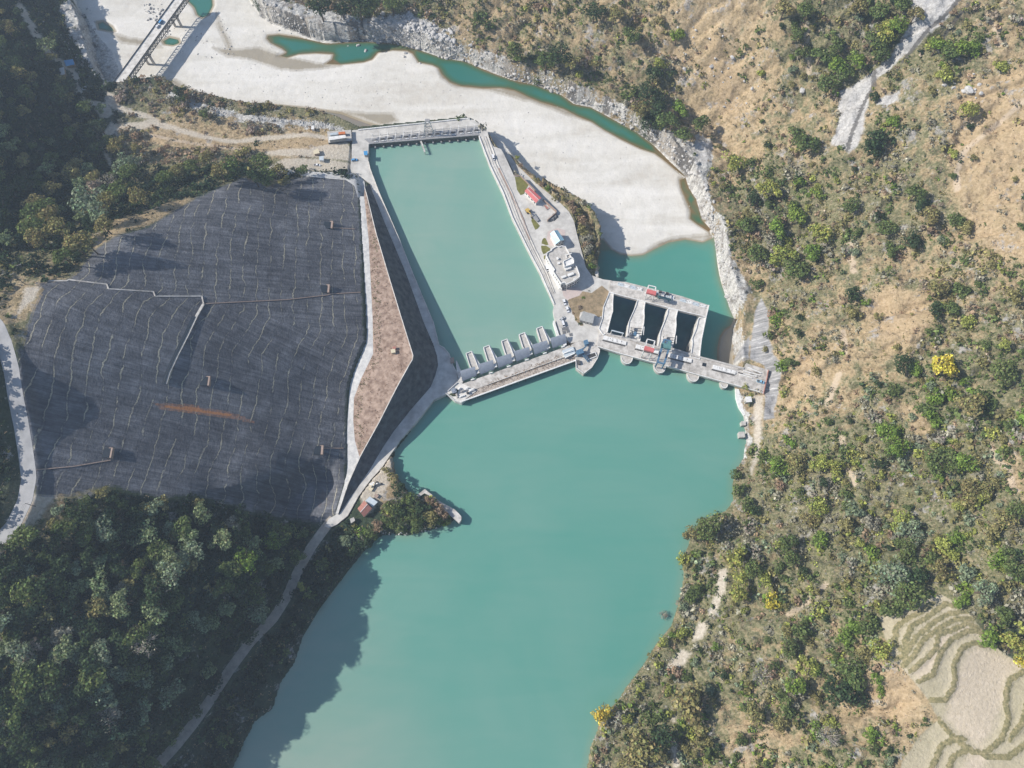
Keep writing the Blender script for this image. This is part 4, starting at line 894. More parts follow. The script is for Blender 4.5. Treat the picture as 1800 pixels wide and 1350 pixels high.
for (x_, y_, sx, sy, h, m_) in [(798,688,3.2,3.5,2.2,'gate_steel'),(807,684,2.2,1.4,1.5,'white'),(813,688,3,1.2,1.2,'steel'),(820,684,2.6,1.6,1.6,'white'),(829,686,3.6,1.6,1.3,'white'),(812,697,4,1,.9,'white'),(803,696,1.2,3,1.,'concrete'),(822,691,1.5,1.5,1.8,'dark_steel')]:
    p = W(x_, y_, 4.7); MB().box((p.x, p.y, 4.7 + h / 2), (sx, sy, h), .35).box((p.x + .2, p.y, 4.7 + h + .15), (sx * .5, sy * .5, .3), .35).build('hoist_box', m_, e2)
mb = MB(); rail(mb, P2([(783,691),(799,704),(811,708.5)], 4.7), 4.7, .7, .3); rail(mb, P2([(787,688),(804,673)], 4.7), 4.7, 1, .3); mb.build('parapet', 'white', e2)
# piers standing into the basin
PN = [(0, 0), (30.8, -10.6), (62.4, -21.5), (93.2, -32.9), (124, -43.8)]
ords = ['first', 'second', 'third', 'fourth', 'fifth']
for k, (ox, oy) in enumerate(PN):
    o_ = lambda L: [(x_ + ox, y_ + oy) for x_, y_ in L]
    e = wthing('weir_pier', (825 + ox, 635 + oy, 5), '%s tapering concrete pier from the left standing into the basin behind the grey gates' % ords[k], 'pier', 'piers of the intake weir')
    body = P2(o_([(818.6,621.6),(829,617.5),(835,631),(843,652),(834,657),(829,650),(825,643)]), 4.4)
    MB().prism(body, -5, 4.4).build('pier_body', 'roof_concrete', e)
    mb = MB(); ring(mb, body, .45, 4.4, 5.3); mb.build('parapet', 'white', e)
    MB().prism(P2(o_([(829,618),(830.5,617.5),(844.5,641.5),(842,647),(838,640)]), 4.2), -5, 4.2).build('wing_wall', 'white', e)
    mb = MB(); p = W(838 + ox, 652 + oy, 5)
    for j in range(3): mb.box((p.x + .4 * j, p.y - .9 * j, 5.6), (2.4, .7, 1.3), .3)
    mb.build('hoist', 'white', e)
# raised radial gates: curved steel skins
for k in range(6):
    ox, oy = 31.7 * k, -11.5 * k
    e = wthing('radial_gate', (823 + ox, 657 + oy, 5), 'raised slate grey curved gate panel, %s from the left along the intake weir' % (ords + ['sixth'])[k], 'gate', 'grey gate panels of the intake weir')
    tl_, tr2 = W(808.5 + ox, 652.4 + oy, 7.6), W(834.8 + ox, 644.7 + oy, 7.6); bl_, br_ = W(812.7 + ox, 670 + oy, 4.9), W(837.8 + ox, 660.7 + oy, 4.9)
    mb = MB(); n = 10; rows_ = []
    for j in range(n + 1):
        t = j / n; L_ = tl_.lerp(bl_, t); R_ = tr2.lerp(br_, t); z = 4.9 + 2.9 * math.cos(t * math.pi / 2) ** .8 + .4
        rows_.append((Vector((L_.x, L_.y, z)), Vector((R_.x, R_.y, z))))
    for j in range(n):
        (a0, b0), (a1, b1) = rows_[j], rows_[j + 1]; i0_ = len(mb.v)
        dn = Vector((0, 0, -.35)); mb.v += [tuple(q) for q in (a0, b0, b1, a1, a0 + dn, b0 + dn, b1 + dn, a1 + dn)]
        mb.f += [(i0_, i0_ + 1, i0_ + 2, i0_ + 3), (i0_ + 7, i0_ + 6, i0_ + 5, i0_ + 4), (i0_, i0_ + 3, i0_ + 7, i0_ + 4), (i0_ + 1, i0_ + 5, i0_ + 6, i0_ + 2)]; mb.m += [0] * 4
    mb.build('gate_skin', 'gate_steel', e)
    for f_ in (.12, .88):
        q = tl_.lerp(tr2, f_); q2 = bl_.lerp(br_, f_); MB().beam((q.x, q.y, 7.2), (q2.x, q2.y - .5, 2.2), .4, .5).build('gate_arm', 'steel', e)
    c_ = bl_.lerp(br_, .62); mb = MB()
    mb.box((c_.x + 1, c_.y - 1.2, 5.1), (2.6, .7, .9), .33); mb.build('lifting_gear', 'white', e)
# walls at each end of the gates
e = wthing('abutment_wall', (805, 650, 5), 'thin pale abutment wall with a small brown hut beside the leftmost gate', 'wall')
MB().prism(P2([(801,634),(803,634),(812,655),(814,672),(806,674),(803,655)], 4.8), -5, 4.8).build('wall_body', 'pale_concrete', e)
p = W(795, 634, 5); MB().box((p.x, p.y, 5.2), (2.6, 3.6, 2.4), .1).build('hut', 'brown_wall', e)
e = wthing('abutment_wall', (977, 577, 5), 'pale narrow wall stepping down to the rightmost gate beside the parked vans', 'wall')
MB().prism(P2([(972,564),(974.5,563),(983,589),(993,590),(996,606),(991,608),(986,596),(980,592)], 5.2), -5, 5.2).build('wall_body', 'white', e)
# triangular pier head with steel gear
e = wthing('pier_head', (1030, 630, 5), 'pointed triangular concrete pier head carrying steel frames between intake weir and gated dam', 'pier')
MB().prism(P2([(1004,606),(1019,598),(1032,600),(1047,606),(1055,614),(1054,619),(1050,630),(1040,646),(1026,657),(1013,647),(1012,630)], 5), -8, 5).build('pier_body', 'concrete', e)
mb = MB(); rail(mb, P2([(1054,618),(1050,630),(1040,646),(1026,657),(1013,647),(1012,632)], 5), 5, .7, .35); mb.build('parapet', 'white', e)
e = wthing('deck_grating', (1041, 626, 5), 'dark rectangular steel grating lying on the pointed pier head', 'grating')
fr_ = [W(1031,624,5.6), W(1046,619,5.6), W(1049,626,5.6), W(1034,632,5.6)]
mb = MB()
for i in range(4): mb.beam(fr_[i], fr_[(i + 1) % 4], .5)
mb.build('frame', 'white', e)
mb = MB()
for t in (.15, .3, .45, .6, .75, .9):
    mb.beam(fr_[0].lerp(fr_[1], t), fr_[3].lerp(fr_[2], t), .3)
for t in (.33, .66): mb.beam(fr_[0].lerp(fr_[3], t), fr_[1].lerp(fr_[2], t), .3)
mb.build('bar', 'dark_steel', e)
e = wthing('trash_rake', (1008, 618, 5), 'white and blue grey raking machine with a tilted chute beside the pointed pier head', 'machine')
MB().prism(P2([(988,616),(1007,609),(1012,620),(994,629)], 6.2), 4.4, 6.2).build('chute', 'pale_roof', e)
mb = MB(); mb.beam(W(993,629,6.6), W(1010,621,8.2), .5); mb.beam(W(990,622,6.6), W(1008,613,8.2), .5); mb.build('rail', 'white', e)
p = W(1019, 622, 5); MB().box((p.x, p.y, 7.2), (4.6, 3.4, 4.4), .35).build('cabin', 'blue_steel', e)
mb = MB(); mb.beam((p.x, p.y, 9.2), tuple(W(1033, 606, 6.5)), .8); mb.beam((p.x + 1, p.y - 1, 8), tuple(W(1034, 636, 5.5)), .7); mb.beam((p.x + 2, p.y - 1, 8), tuple(W(1038, 634, 5.5)), .5); mb.build('boom', 'blue_steel', e)
p = W(1030, 604, 5); MB().box((p.x, p.y, 6.4), (2.8, 3.4, 2.8), .3).build('counterweight', 'blue_steel', e)
p = W(1017, 638, 5); MB().box((p.x, p.y, 5.8), (1.8, 3.0, 1.6), .3).build('motor_box', 'dark_steel', e)

# ================================================================== GATED DAM
e = wthing('gated_dam', (1150, 590, 5), 'large three-bay concrete gated dam with shaded dark water between its piers', 'dam')
low = [(1058,580),(1064,586),(1102,595.5),(1156,611),(1182,613.5),(1229,628),(1307,648),(1312,638.5),(1350,650),(1347,666),(1343,692),(1302,680),(1240,663),(1180,646),(1091,622),(1049,609),(1052,590)]
MB().prism(P2(low, 5), 2.6, 5).build('road_deck', 'concrete', e)
up = [(1073,493.5),(1100,495.5),(1150,508),(1200,521),(1246,536.5),(1241,557),(1190,545),(1122,527.5),(1070,514)]
MB().prism(P2(up, 5), 2.8, 5).build('service_deck', 'concrete', e)
mb = MB(); rail(mb, P2([(1049,609),(1091,622),(1180,646),(1240,663),(1302,680),(1343,692)], 5), 5, .9, .45); mb.build('parapet', 'white', e)
mb = MB(); rail(mb, P2([(1064,586),(1102,595.5),(1156,611),(1182,613.5),(1229,628),(1307,648)], 5), 5, .7, 1.3); mb.build('kerb', 'roof_concrete', e)
mb = MB(); rail(mb, P2([(1070,514),(1122,527.5),(1190,545),(1241,557)], 5), 5, .6, .5); rail(mb, P2([(1246,536.5),(1241,557)], 5), 5, .6, .6); rail(mb, P2([(1073,499),(1246,542)], 5), 5, .35, .4); mb.build('kerb', 'white', e)
piers = [[(1071,513),(1079,515),(1077.5,530),(1077.5,548),(1075.5,553),(1068,584),(1060,590),(1052,578),(1058,560),(1060,540)],
 [(1120,527),(1134.5,531),(1132.5,545),(1133,556),(1132,569),(1125,600),(1101,598),(1102,587),(1105,565),(1108.5,557),(1117,538)],
 [(1174,542),(1191.5,546),(1188.5,560),(1189,573),(1187.5,585),(1181,618),(1155,612),(1158,600),(1160,583),(1165,571),(1172,553)],
 [(1230,558),(1227,560),(1223,578),(1215.5,596),(1217,603),(1213,628),(1230,632),(1231,618),(1233.5,597),(1242,556)]]
for k, pp in enumerate(piers):
    q = P2(pp, 4.9); pe = MB().prism(q, -16, 4.9).build('pier', 'pale_concrete', e)
    mb = MB(); ring(mb, q, .5, 4.9, 5.5); mb.build('parapet', 'white', pe)
for k, (ox, oy) in enumerate(((0, 0), (57, 16), (114, 31))):
    q = [W(x_ + ox, y_ + oy, 4.9) for x_, y_ in ((1108,575),(1129,575),(1127,592),(1104,592))]
    if k < 2:
        MB().beam(q[0] + Vector((0, 0, .5)), q[3] + Vector((0, 0, 3)), .5).build('gate_arm', 'white', e); MB().beam(q[1] + Vector((1.2, 0, .5)), q[2] + Vector((1, 0, 3.5)), .5).build('gate_arm', 'white', e)
        mb = MB()
        for t in (.1, .35, .6, .85): mb.beam(q[0].lerp(q[3], t) + Vector((0, 0, .6)), q[1].lerp(q[2], min(1, t + .1)) + Vector((0, 0, .6)), .25)
        mb.build('pipework', 'dark_steel', e)
        for (dx_, dy_, m_) in ((1107,590,'steel'),(1116,588,'blue_steel'),(1112,580,'concrete'),(1121,592,'white')):
            p = W(dx_ + ox, dy_ + oy, 4.9); MB().box((p.x, p.y, 5.8), (2.2, 2.6, 1.8), -.25).box((p.x, p.y, 6.9), (1.2, 1.2, .5), -.25).build('hoist_box', m_, e)
for a_, b_ in (((1071,513),(1079,515)),((1120,527),(1134,531)),((1174,542),(1191,546)),((1230,556),(1241,557))):
    MB().prism(P2([a_, b_, (b_[0] + 6, b_[1] - 20), (a_[0] + 6, a_[1] - 20)], 4.9), -16, 2.75).build('pier_tail', 'pale_concrete', e)
# gate leaves holding back the lake
for a, b in (((1058,592),(1100,604)),((1126,611),(1154,619)),((1183,627),(1216,637))):
    A_ = W(*a, 5); B_ = W(*b, 5); MB().prism([(A_.x, A_.y), (B_.x, B_.y), (B_.x + .3, B_.y + 1.4), (A_.x + .3, A_.y + 1.4)], -16, 2.0).build('gate_leaf', 'dark_steel', e)
A_ = W(1230, 650, 5); B_ = W(1300, 670, 5); MB().prism([(A_.x, A_.y), (B_.x, B_.y), (B_.x, B_.y + 3), (A_.x, A_.y + 3)], -16, 2.6).build('abutment', 'concrete', e)
# round pier noses in the lake
for k, (cx, cy, rr) in enumerate(((1102,628,10.5),(1160,644,10.5),(1218.5,659,10.5),(1273,675,6.5))):
    c = W(cx, cy, 3.6); r_ = rr * .39; poly = [(c.x + r_ * math.cos(t), c.y + r_ * 1.25 * math.sin(t)) for t in np.linspace(math.pi, 2 * math.pi, 14)]
    poly += [(c.x + r_, c.y + 5), (c.x - r_, c.y + 5)]
    o = MB().prism(poly, -6, 3.6).build('pier_nose', 'roof_concrete', e)
    mb = MB(); ring(mb, poly[:14], .45, 3.6, 4.0, close=False); mb.build('rim', 'white', o)
# white bay covers with a dark slot beside them
lid_ord = ['leftmost', 'second', 'third', 'rightmost']
for k, (ox, oy) in enumerate(((0, 0), (57, 15.5), (115, 31), (192, 51.5))):
    c = [(1061.5 + ox, 590.3 + oy), (1101 + ox, 601 + oy), (1100 + ox, 607.2 + oy), (1059.5 + ox, 597 + oy)]
    e3 = wthing('bay_cover', (1080 + ox, 599 + oy, 5), '%s white segmented cover over a gate bay on the dam road deck' % lid_ord[k], 'cover', 'white bay covers on the dam')
    q = [W(*p_, 5) for p_ in c]
    for a, b in ((0, .2), (.21, .56), (.57, .78), (.79, 1)):
        v0, v1, v2, v3 = q[0].lerp(q[1], a), q[0].lerp(q[1], b), q[3].lerp(q[2], b), q[3].lerp(q[2], a)
        MB().prism([tuple(v_)[:2] for v_ in (v0, v1, v2, v3)], 5.01, 5.75).build('cover_panel', 'white', e3)
    mb = MB()
    for t in (.42, .44): pass
    for t, s_ in ((.4, .3), (.41, .75), (.6, .3), (.61, .7), (.8, .35), (.3, .4)):
        v0 = q[0].lerp(q[1], t).lerp(q[3].lerp(q[2], t), s_); mb.box((v0.x, v0.y, 5.85), (.45, .45, .22))
    mb.build('lifting_eye', 'dark_steel', e3)
    d_ = [(x_ - 1.2, y_ + 2.2) for x_, y_ in (c[3], c[2])]; MB().prism(P2([c[3], c[2], d_[1], d_[0]], 5), 5.0, 5.02).build('slot', 'dark_steel', e3)
# panels along the downstream edge of the service deck
for k, (a, b) in enumerate((((1086,495.5),(1130,505.5)),((1152,511),(1186,520)),((1195,523),(1241,536)))):
    A_ = W(*a, 5); B_ = W(*b, 5); e3 = wthing('stoplog_row', ((a[0]+b[0])/2, (a[1]+b[1])/2 + 2, 5), '%s row of pale bolted panels along the downstream edge of the service deck' % ('left', 'middle', 'right')[k], 'panels', 'panel rows on the service deck')
    n = 4
    for j in range(n):
        p0 = A_.lerp(B_, j / n + .01); p1 = A_.lerp(B_, (j + 1) / n - .01)
        MB().prism([(p0.x, p0.y - .5), (p1.x, p1.y - .5), (p1.x - .6, p1.y - 2.9), (p0.x - .6, p0.y - 2.9)], 5.01, 5.5).build('panel', 'white' if j % 2 else 'pale_roof', e3)
    mb = MB()
    for j in range(12): p0 = A_.lerp(B_, (j + .5) / 12); mb.box((p0.x - .3, p0.y - 1.2 - .9 * (j % 2), 5.62), (.35, .35, .25))
    mb.build('bolt', 'dark_steel', e3)
p = W(1238, 641, 5); e3 = wthing('hatch', (1238, 641, 5), 'small square dark hatch in the dam road deck right of the third pier', 'hatch')
MB().box((p.x, p.y, 5.05), (2.8, 2.6, .1), -.25).build('opening', 'glass', e3)

def gantry(name, front, back, h, z0, house, label, m_leg='white', wleg=.45):
    e = wthing(name, ((front[0][0] + front[1][0]) / 2, (front[0][1] + front[1][1]) / 2, z0), label, 'gantry crane')
    f = [W(*p_, z0) for p_ in front]; b = [W(*p_, z0) for p_ in back]; up_ = Vector((0, 0, h))
    for p_ in f + b: MB().beam(p_, p_ + up_, wleg).build('leg', m_leg, e)
    for a_, c_ in ((f[0], f[1]), (b[0], b[1]), (f[0], b[0]), (f[1], b[1])):
        MB().beam(a_ + up_, c_ + up_, wleg * 1.2).build('beam', m_leg, e)
    mb = MB(); mb.beam(f[0] + up_ * .1, b[0] + up_ * .45, .2); mb.beam(f[1] + up_ * .1, b[1] + up_ * .45, .2); mb.build('brace', m_leg, e)
    if house:
        c_ = (f[0] + f[1]) / 2 + up_; rz = math.atan2((f[1] - f[0]).y, (f[1] - f[0]).x); L_ = (f[1] - f[0]).length
        MB().box((c_.x, c_.y, c_.z + 1.1), (L_ + 1.2, 3.0, 2.0), rz).build('machine_house', 'red', e)
    return e
gantry('gantry_crane', [(1133,526),(1146,529.5)], [(1135.5,514),(1148,517)], 11, 5, 1, 'white gantry crane with a red machine house on the downstream service deck')
gantry('gantry_crane', [(1126.5,629),(1140,633)], [(1131,612),(1144,615.5)], 16, 5, 1, 'white gantry crane with a red machine house straddling the dam road deck')
e = wthing('portal_frame', (1083, 590, 5), 'plain pale steel portal frame without a roof at the left bay', 'frame')
a, b = W(1073, 588.5, 5), W(1092.5, 593.5, 5); u8 = Vector((0, 0, 7.5))
MB().beam(a, a + u8, .45).build('post', 'white', e); MB().beam(b, b + u8, .45).build('post', 'white', e)
MB().beam(a + u8 - (b - a) * .03, b + u8 + (b - a) * .06, .7).build('beam', 'pale_roof', e)
e = wthing('blue_gantry_crane', (1162, 630, 5), 'dark blue gantry crane with twin girders and a teal trolley across the dam road deck', 'gantry crane')
g0 = [(1151.5,645),(1163,648)]; g1 = [(1163,606),(1175,609)]; up_ = Vector((0, 0, 9))
F0 = [W(*p_, 5) for p_ in g0]; F1 = [W(*p_, 5) for p_ in g1]
for p_ in F0 + F1: MB().beam(p_, p_ + up_, .8).build('leg', 'blue_steel', e)
for a, b in zip(F0, F1): MB().beam(a + up_, b + up_, 1.3, 1.5).build('girder', 'blue_steel', e)
MB().beam(F0[0] + up_, F0[1] + up_, 1.1).build('end_beam', 'blue_steel', e); MB().beam(F1[0] + up_, F1[1] + up_, 1.1).build('end_beam', 'blue_steel', e)
c_ = (F0[0] + F0[1]) * .15 + (F1[0] + F1[1]) * .35 + up_; MB().box((c_.x, c_.y, c_.z + 1.4), (6.8, 3.4, 2), -.25).box((c_.x + 2.4, c_.y + 2.4, c_.z + 1.2), (2, 2.6, 1.6), -.25).build('trolley', 'teal_steel', e)
e = wthing('lifting_beam', (1168, 525, 5), 'long teal lifting beam resting on trestles on the service deck', 'lifting beam')
a, b = W(1156, 521, 8), W(1180, 527, 8); MB().beam(a, b, 1.2, 1.2).build('beam', 'teal_steel', e)
for t in (.15, .85):
    p = a.lerp(b, t); MB().beam((p.x, p.y, 5), (p.x, p.y, 7.5), .8).build('trestle', 'teal_steel', e)
for (x_, y_) in ((1150,517),(1154,521),(1160,514.5),(1172,517.5)):
    p = W(x_, y_, 5); MB().box((p.x, p.y, 6), (2.0, 1.8, 1.9), -.25).build('hook_block', 'dark_steel', e)
# steel sections stored at the right abutment
e = wthing('steel_sections', (1325, 650, 5), 'stack of long pale steel sections at the right end of the dam', 'steel beams')
for a, b in (((1315,646),(1338,656)),((1297,655),(1330,662)),((1300,658),(1322,664.5)),((1306,652),(1336,660)),((1284,652),(1306,657))):
    MB().beam(W(*a, 5.4), W(*b, 5.4), .6, .8).build('section', 'white', e)
mb = MB(); rng = random.Random(5)
for k in range(12):
    x_ = rng.uniform(1300, 1336); y_ = 645 + (x_ - 1300) * .3 + rng.uniform(0, 10); p = W(x_, y_, 5); mb.beam((p.x - 1.5, p.y + .6, 5.4), (p.x + 1.6, p.y - .7, 5.5), .2)
mb.build('offcut', 'dark_steel', e)
e = wthing('fence', (1347, 672, 5), 'rusty brown fence along the rock face at the right end of the dam', 'fence')
mb = MB(); rail(mb, P2([(1350,651),(1347,668),(1341,694)], 5), 5, 1.4, .25); mb.build('panel', 'rust_roof', e)

# ================================================================== HEAD DECK, TRASH RACK, TOWER
e = wthing('trash_rack', (740, 240, 4), 'long grey steel trash rack with hoist frames along the top of the basin', 'trash rack')
MB().prism(P2([(640,244),(838,222.5),(842,237),(650,252.5)], 4.3), 4.01, 4.3).build('rack_floor', 'steel', e)
for k in range(14):
    x0 = 655 + 13.75 * k; y0 = 247.5 - 1.28 * k
    a, b = W(x0, y0 + 2, 4.3), W(x0 + .5, y0 - 8, 4.3); mb = MB()
    mb.beam(a, a + Vector((0, 0, 3)), .28); mb.beam(b, b + Vector((0, 0, 3.2)), .28); mb.beam(a + Vector((0, 0, 3)), b + Vector((0, 0, 3.2)), .3)
    mb.build('rack_frame', 'white', e)
    c = a.lerp(b, .35); MB().box((c.x + 1.6, c.y, 4.8), (3.6, .6, .7), .08).build('hoist', 'dark_steel' if k % 3 else 'steel', e)
    c2 = a.lerp(b, .1); MB().box((c2.x + 2.6, c2.y - .4, 4.6), (3.2, .8, .4), .08).build('grate', 'white', e)
mb = MB(); mb.beam(W(652, 239, 7.2), W(840, 221, 7.2), .25); mb.build('top_rail', 'steel', e)
mb = MB(); mb.beam(W(650, 252.8, 4.2), W(842, 237.3, 4.2), .5); mb.build('edge_beam', 'steel', e)
A_, B_ = W(650, 253, 4), W(842, 237.8, 4); MB().prism([(A_.x, A_.y - .4), (B_.x, B_.y - .4), (B_.x, B_.y + .4), (A_.x, A_.y + .4)], -5, 3.9).build('shaded_rack_face', 'dark_steel', e)  # rack front; its dark steel also carries the shade below the deck edge
for k in range(13):
    p = A_.lerp(B_, (k + .6) / 13.2); MB().box((p.x, p.y - 1.3, -1.3), (1.2, 1.6, 6), .08).build('rack_pier', 'steel', e)
e = wthing('parapet_wall', (720, 222, 4), 'straight white parapet along the outer edge of the top road', 'parapet')
mb = MB(); rail(mb, P2([(630,229),(700,221.5),(760,215.5),(819,209),(826,210.5)], 4), 4, .9, .7); mb.build('wall_face', 'white', e)
e = wthing('hoist_tower', (755, 235, 4), 'tapering lattice steel tower above the trash rack', 'tower')
base = [W(745, 240, 4), W(764, 238, 4), W(761, 229, 4), W(749, 230, 4)]; ct = (base[0] + base[1] + base[2] + base[3]) / 4
topz = 15; tops = [ct + (b_ - ct) * .42 + Vector((0, 0, topz)) for b_ in base]
for a, b in zip(base, tops): MB().beam(a, b, .4).build('leg', 'white', e)
mb = MB()
for t in (.33, .66, 1):
    L = [a.lerp(b, t) for a, b in zip(base, tops)]
    for i in range(4): mb.beam(L[i], L[(i + 1) % 4], .25)
for i in range(4):
    for t0, t1 in ((0, .33), (.33, .66), (.66, 1)): mb.beam(base[i].lerp(tops[i], t0), base[(i + 1) % 4].lerp(tops[(i + 1) % 4], t1), .2)
mb.build('bracing', 'steel', e)
MB().box((ct.x, ct.y, 4 + topz + .1), (3.6, 2.6, .3)).build('platform', 'steel', e)
e = wthing('jetty', (743, 256, 3), 'narrow pale jetty reaching into the basin from the trash rack', 'jetty')
a, b = W(738.5, 245, 3.2), W(746.5, 267, 3.2); MB().beam(a, b, 1.3, .4).build('deck', 'pale_concrete', e)
mb = MB(); s_ = Vector((.6, .2, .6)); mb.beam(a + s_, b + s_, .12); s_ = Vector((-.6, -.2, .6)); mb.beam(a + s_, b + s_, .12); mb.build('handrail', 'dark_steel', e)
for t in (.4, .7, .98): p = a.lerp(b, t); MB().cyl((p.x, p.y, -4), (p.x, p.y, 3), .3).build('pile', 'concrete', e)
# basin edges
e = wthing('parapet_wall', (880, 330, 4), 'white wall along the right side of the settling basin', 'parapet')
mb = MB(); rail(mb, P2([(842,240),(861,290),(885,340),(901,383),(926,434),(951,482),(974,535)], 4), 4, .8, .7); mb.build('wall_face', 'white', e)
e = wthing('track', (890, 330, 4), 'narrow twin track running beside the white basin wall', 'rail track')
for d_ in (5, 9.5, 14):
    mb = MB(); rail(mb, P2([(844 + d_,240),(862 + d_,290),(886 + d_,340),(902 + d_,383),(926 + d_ * .9,434),(950 + d_ * .8,480),(966 + d_ * .6,515)], 4), 4, .12 + .03 * d_, .5); mb.build('rail', 'pale_concrete' if d_ != 9.5 else 'roof_concrete', e)
e = wthing('planter', (905, 360, 4), 'long narrow hedge planter between basin wall and promenade', 'planter')
hl = P2([(877,296),(889,320),(904,352),(918,384),(928,412),(932,421)], 4); mb = MB(); rail(mb, hl, 4, .45, 1.5); mb.build('kerb', 'brown_wall', e)
# lawns
def flat(name, pts, z, m_, lift=.03):
    o = MB().prism(P2(pts, z), z - .3, z + lift).build(name, m_); o['kind'] = 'structure'; return o
flat('lawn', GARDEN, DK, 'lawn', .1)
flat('lawn', [(935,382),(940,387),(949,397),(945,402),(941,404),(938,398),(934,388)], DK, 'lawn', .1)
flat('lawn', [(956,418),(959,419),(964,430),(960,431),(952,428),(953,422)], DK, 'lawn', .1)
flat('lawn', [(951,432),(960,432),(967,437),(966,442),(955,447),(952,440)], DK, 'lawn', .1)
flat('lawn', [(956,449),(959,449),(958,456),(956,455)], DK, 'lawn', .1)
flat('garden_ground', [(998,528),(1003,525),(1018,520),(1024,512),(1040,515),(1058,502),(1071,513),(1062,532),(1058,555),(1052,558),(1046,553),(1026,547),(1020,549),(1018,558),(1026,572),(1021,573),(1014,566),(1006,548),(1000,536)], DK, mat('garden_soil', (.36, .27, .17), .95, .1, col2=(.19, .15, .09), scale=.35), .06)
flat('yard_ground', [(963,407),(980,401),(994,405),(992,424),(978,432),(965,432),(961,420)], DK, mat('pink_paving', (.56, .46, .42), .95, .1, col2=(.46, .39, .36), scale=.35), .05)
flat('yard_ground', [(988,507),(1010,505),(1022,508),(1023,515),(1014,521),(998,528),(990,520)], DK, M['brown_wall'] if 0 else bpy.data.materials['pink_paving'], .05)

# ================================================================== BUILDINGS
def slab_house(name, pts, zr, zg, roof, wall, label, cat='building', over=.25):
    e = wthing(name, (*np.mean(pts, 0), zg), label, cat)
    q = P2(pts, zr); MB().prism(shrink(q, over), zg, zr - .25).build('wall', wall, e); r = MB().prism(q, zr - .25, zr).build('roof', roof, e)
    return e, q, r
def gable(name, c4, zr, zg, rise, roof, wall, label, cat='house', roof2=None):
    """c4: eave corners A,B (one eave) C,D (other eave), ridge runs between the middles of BC and DA"""
    e = wthing(name, (*np.mean(c4, 0), zg), label, cat)
    A, B, C, D = [W(*p_, zr) for p_ in c4]; up_ = Vector((0, 0, rise)); m1 = (B + C) / 2 + up_; m0 = (A + D) / 2 + up_
    q = shrink([(v_.x, v_.y) for v_ in (A, B, C, D)], .35)
    mb = MB().prism(q, zg, zr - .05)
    qa = [Vector((*p_, zr - .05)) for p_ in q]
    n1 = (qa[1] + qa[2]) / 2 + up_ * .9; n0 = (qa[0] + qa[3]) / 2 + up_ * .9
    mb.quad(qa[1], qa[2], n1); mb.quad(qa[0], n0, qa[3]); mb.build('wall', wall, e)
    for (p0, p1, p2, p3), mm in (((A, B, m1, m0), roof), ((D, m0, m1, C), roof2 or roof)):
        t_ = Vector((0, 0, .12)); mb = MB(); i0_ = 0; mb.v = [tuple(x_) for x_ in (p0, p1, p2, p3, p0 + t_, p1 + t_, p2 + t_, p3 + t_)]
        mb.f = [(3, 2, 1, 0), (4, 5, 6, 7), (0, 1, 5, 4), (1, 2, 6, 5), (2, 3, 7, 6), (3, 0, 4, 7)]; mb.m = [0] * 6
        mb.build('roof', mm, e)
    MB().beam(m0 + Vector((0, 0, .15)), m1 + Vector((0, 0, .15)), .3, .15).build('ridge_cap', 'white', e)
    return e, (A, B, C, D)
def windows(e, a, b, z, n, w_=1.2, h=1.3, name='window', frame=True):
    a = Vector(a); b = Vector(b); d = (b - a); L = d.length; d = d.normalized(); nrm = Vector((d.y, -d.x))
    rz = math.atan2(d.y, d.x)
    for k in range(n):
        c = a + d * L * (k + .5) / n + nrm * .05; o = MB().box((c.x, c.y, z), (w_, .12, h), rz).build(name, 'glass', e)
        if frame: mb = MB(); mb.box((c.x + nrm.x * .02, c.y + nrm.y * .02, z - h / 2 - .08), (w_ + .3, .22, .12), rz); mb.build('sill', 'white', o)
e, c = gable('red_roof_house', [(922,336),(942,357),(951.5,348),(931,329)], 8, 4, .8, 'red', 'white', 'low house with a plain red metal roof beside the lawn on the promenade')
windows(e, (c[0].x + .3, c[0].y), (c[1].x, c[1].y + .3), 6.2, 4)
e, c = gable('blue_roof_house', [(967,411),(976.5,429.5),(992,422),(980,404.5)], 10, 4, 2.0, 'blue_roof', 'white', 'two storey house with a pale blue pitched metal roof on the promenade', roof2='blue_roof')
windows(e, (c[1].x, c[1].y + .4), (c[2].x, c[2].y + .4), 8, 3); windows(e, (c[1].x, c[1].y + .4), (c[2].x, c[2].y + .4), 5.4, 2)
# white control building
ZR = 12.0
roofp = [(978,432.5),(969,438),(969,440),(961,444),(960,450),(966,462),(971,470),(974,474),(972,478),(986,499),(992,497),(997,500),(1010,494),(1019,487),(1019,483),(1014,469),(1010,464),(1009.5,456),(1004,451),(998,440),(994,433),(986,432),(983,434)]
e = wthing('control_building', (990, 468, 4), 'large white control building with a flat parapeted roof and roof boxes beside the basin', 'building')
q = P2(roofp, ZR); MB().prism(q, 4, ZR - .6).build('wall', 'white', e)
rf = MB().prism(shrink(q, .3), ZR - .6, ZR - .45).build('roof', 'roof_concrete', e)
mb = MB(); ring(mb, q, .55, ZR - .6, ZR + .5); mb.build('parapet', 'white', rf)
bx = [(990,459),(1004,452),(1009,457),(1009,463),(1002,466),(992,469)]
q2 = P2(bx, ZR + 2.6); o = MB().prism(q2, ZR - .45, ZR + 2.0).build('stair_house', 'white', rf); mb = MB(); ring(mb, q2, .4, ZR + 2.0, ZR + 2.9); mb.build('stair_parapet', 'white', e)
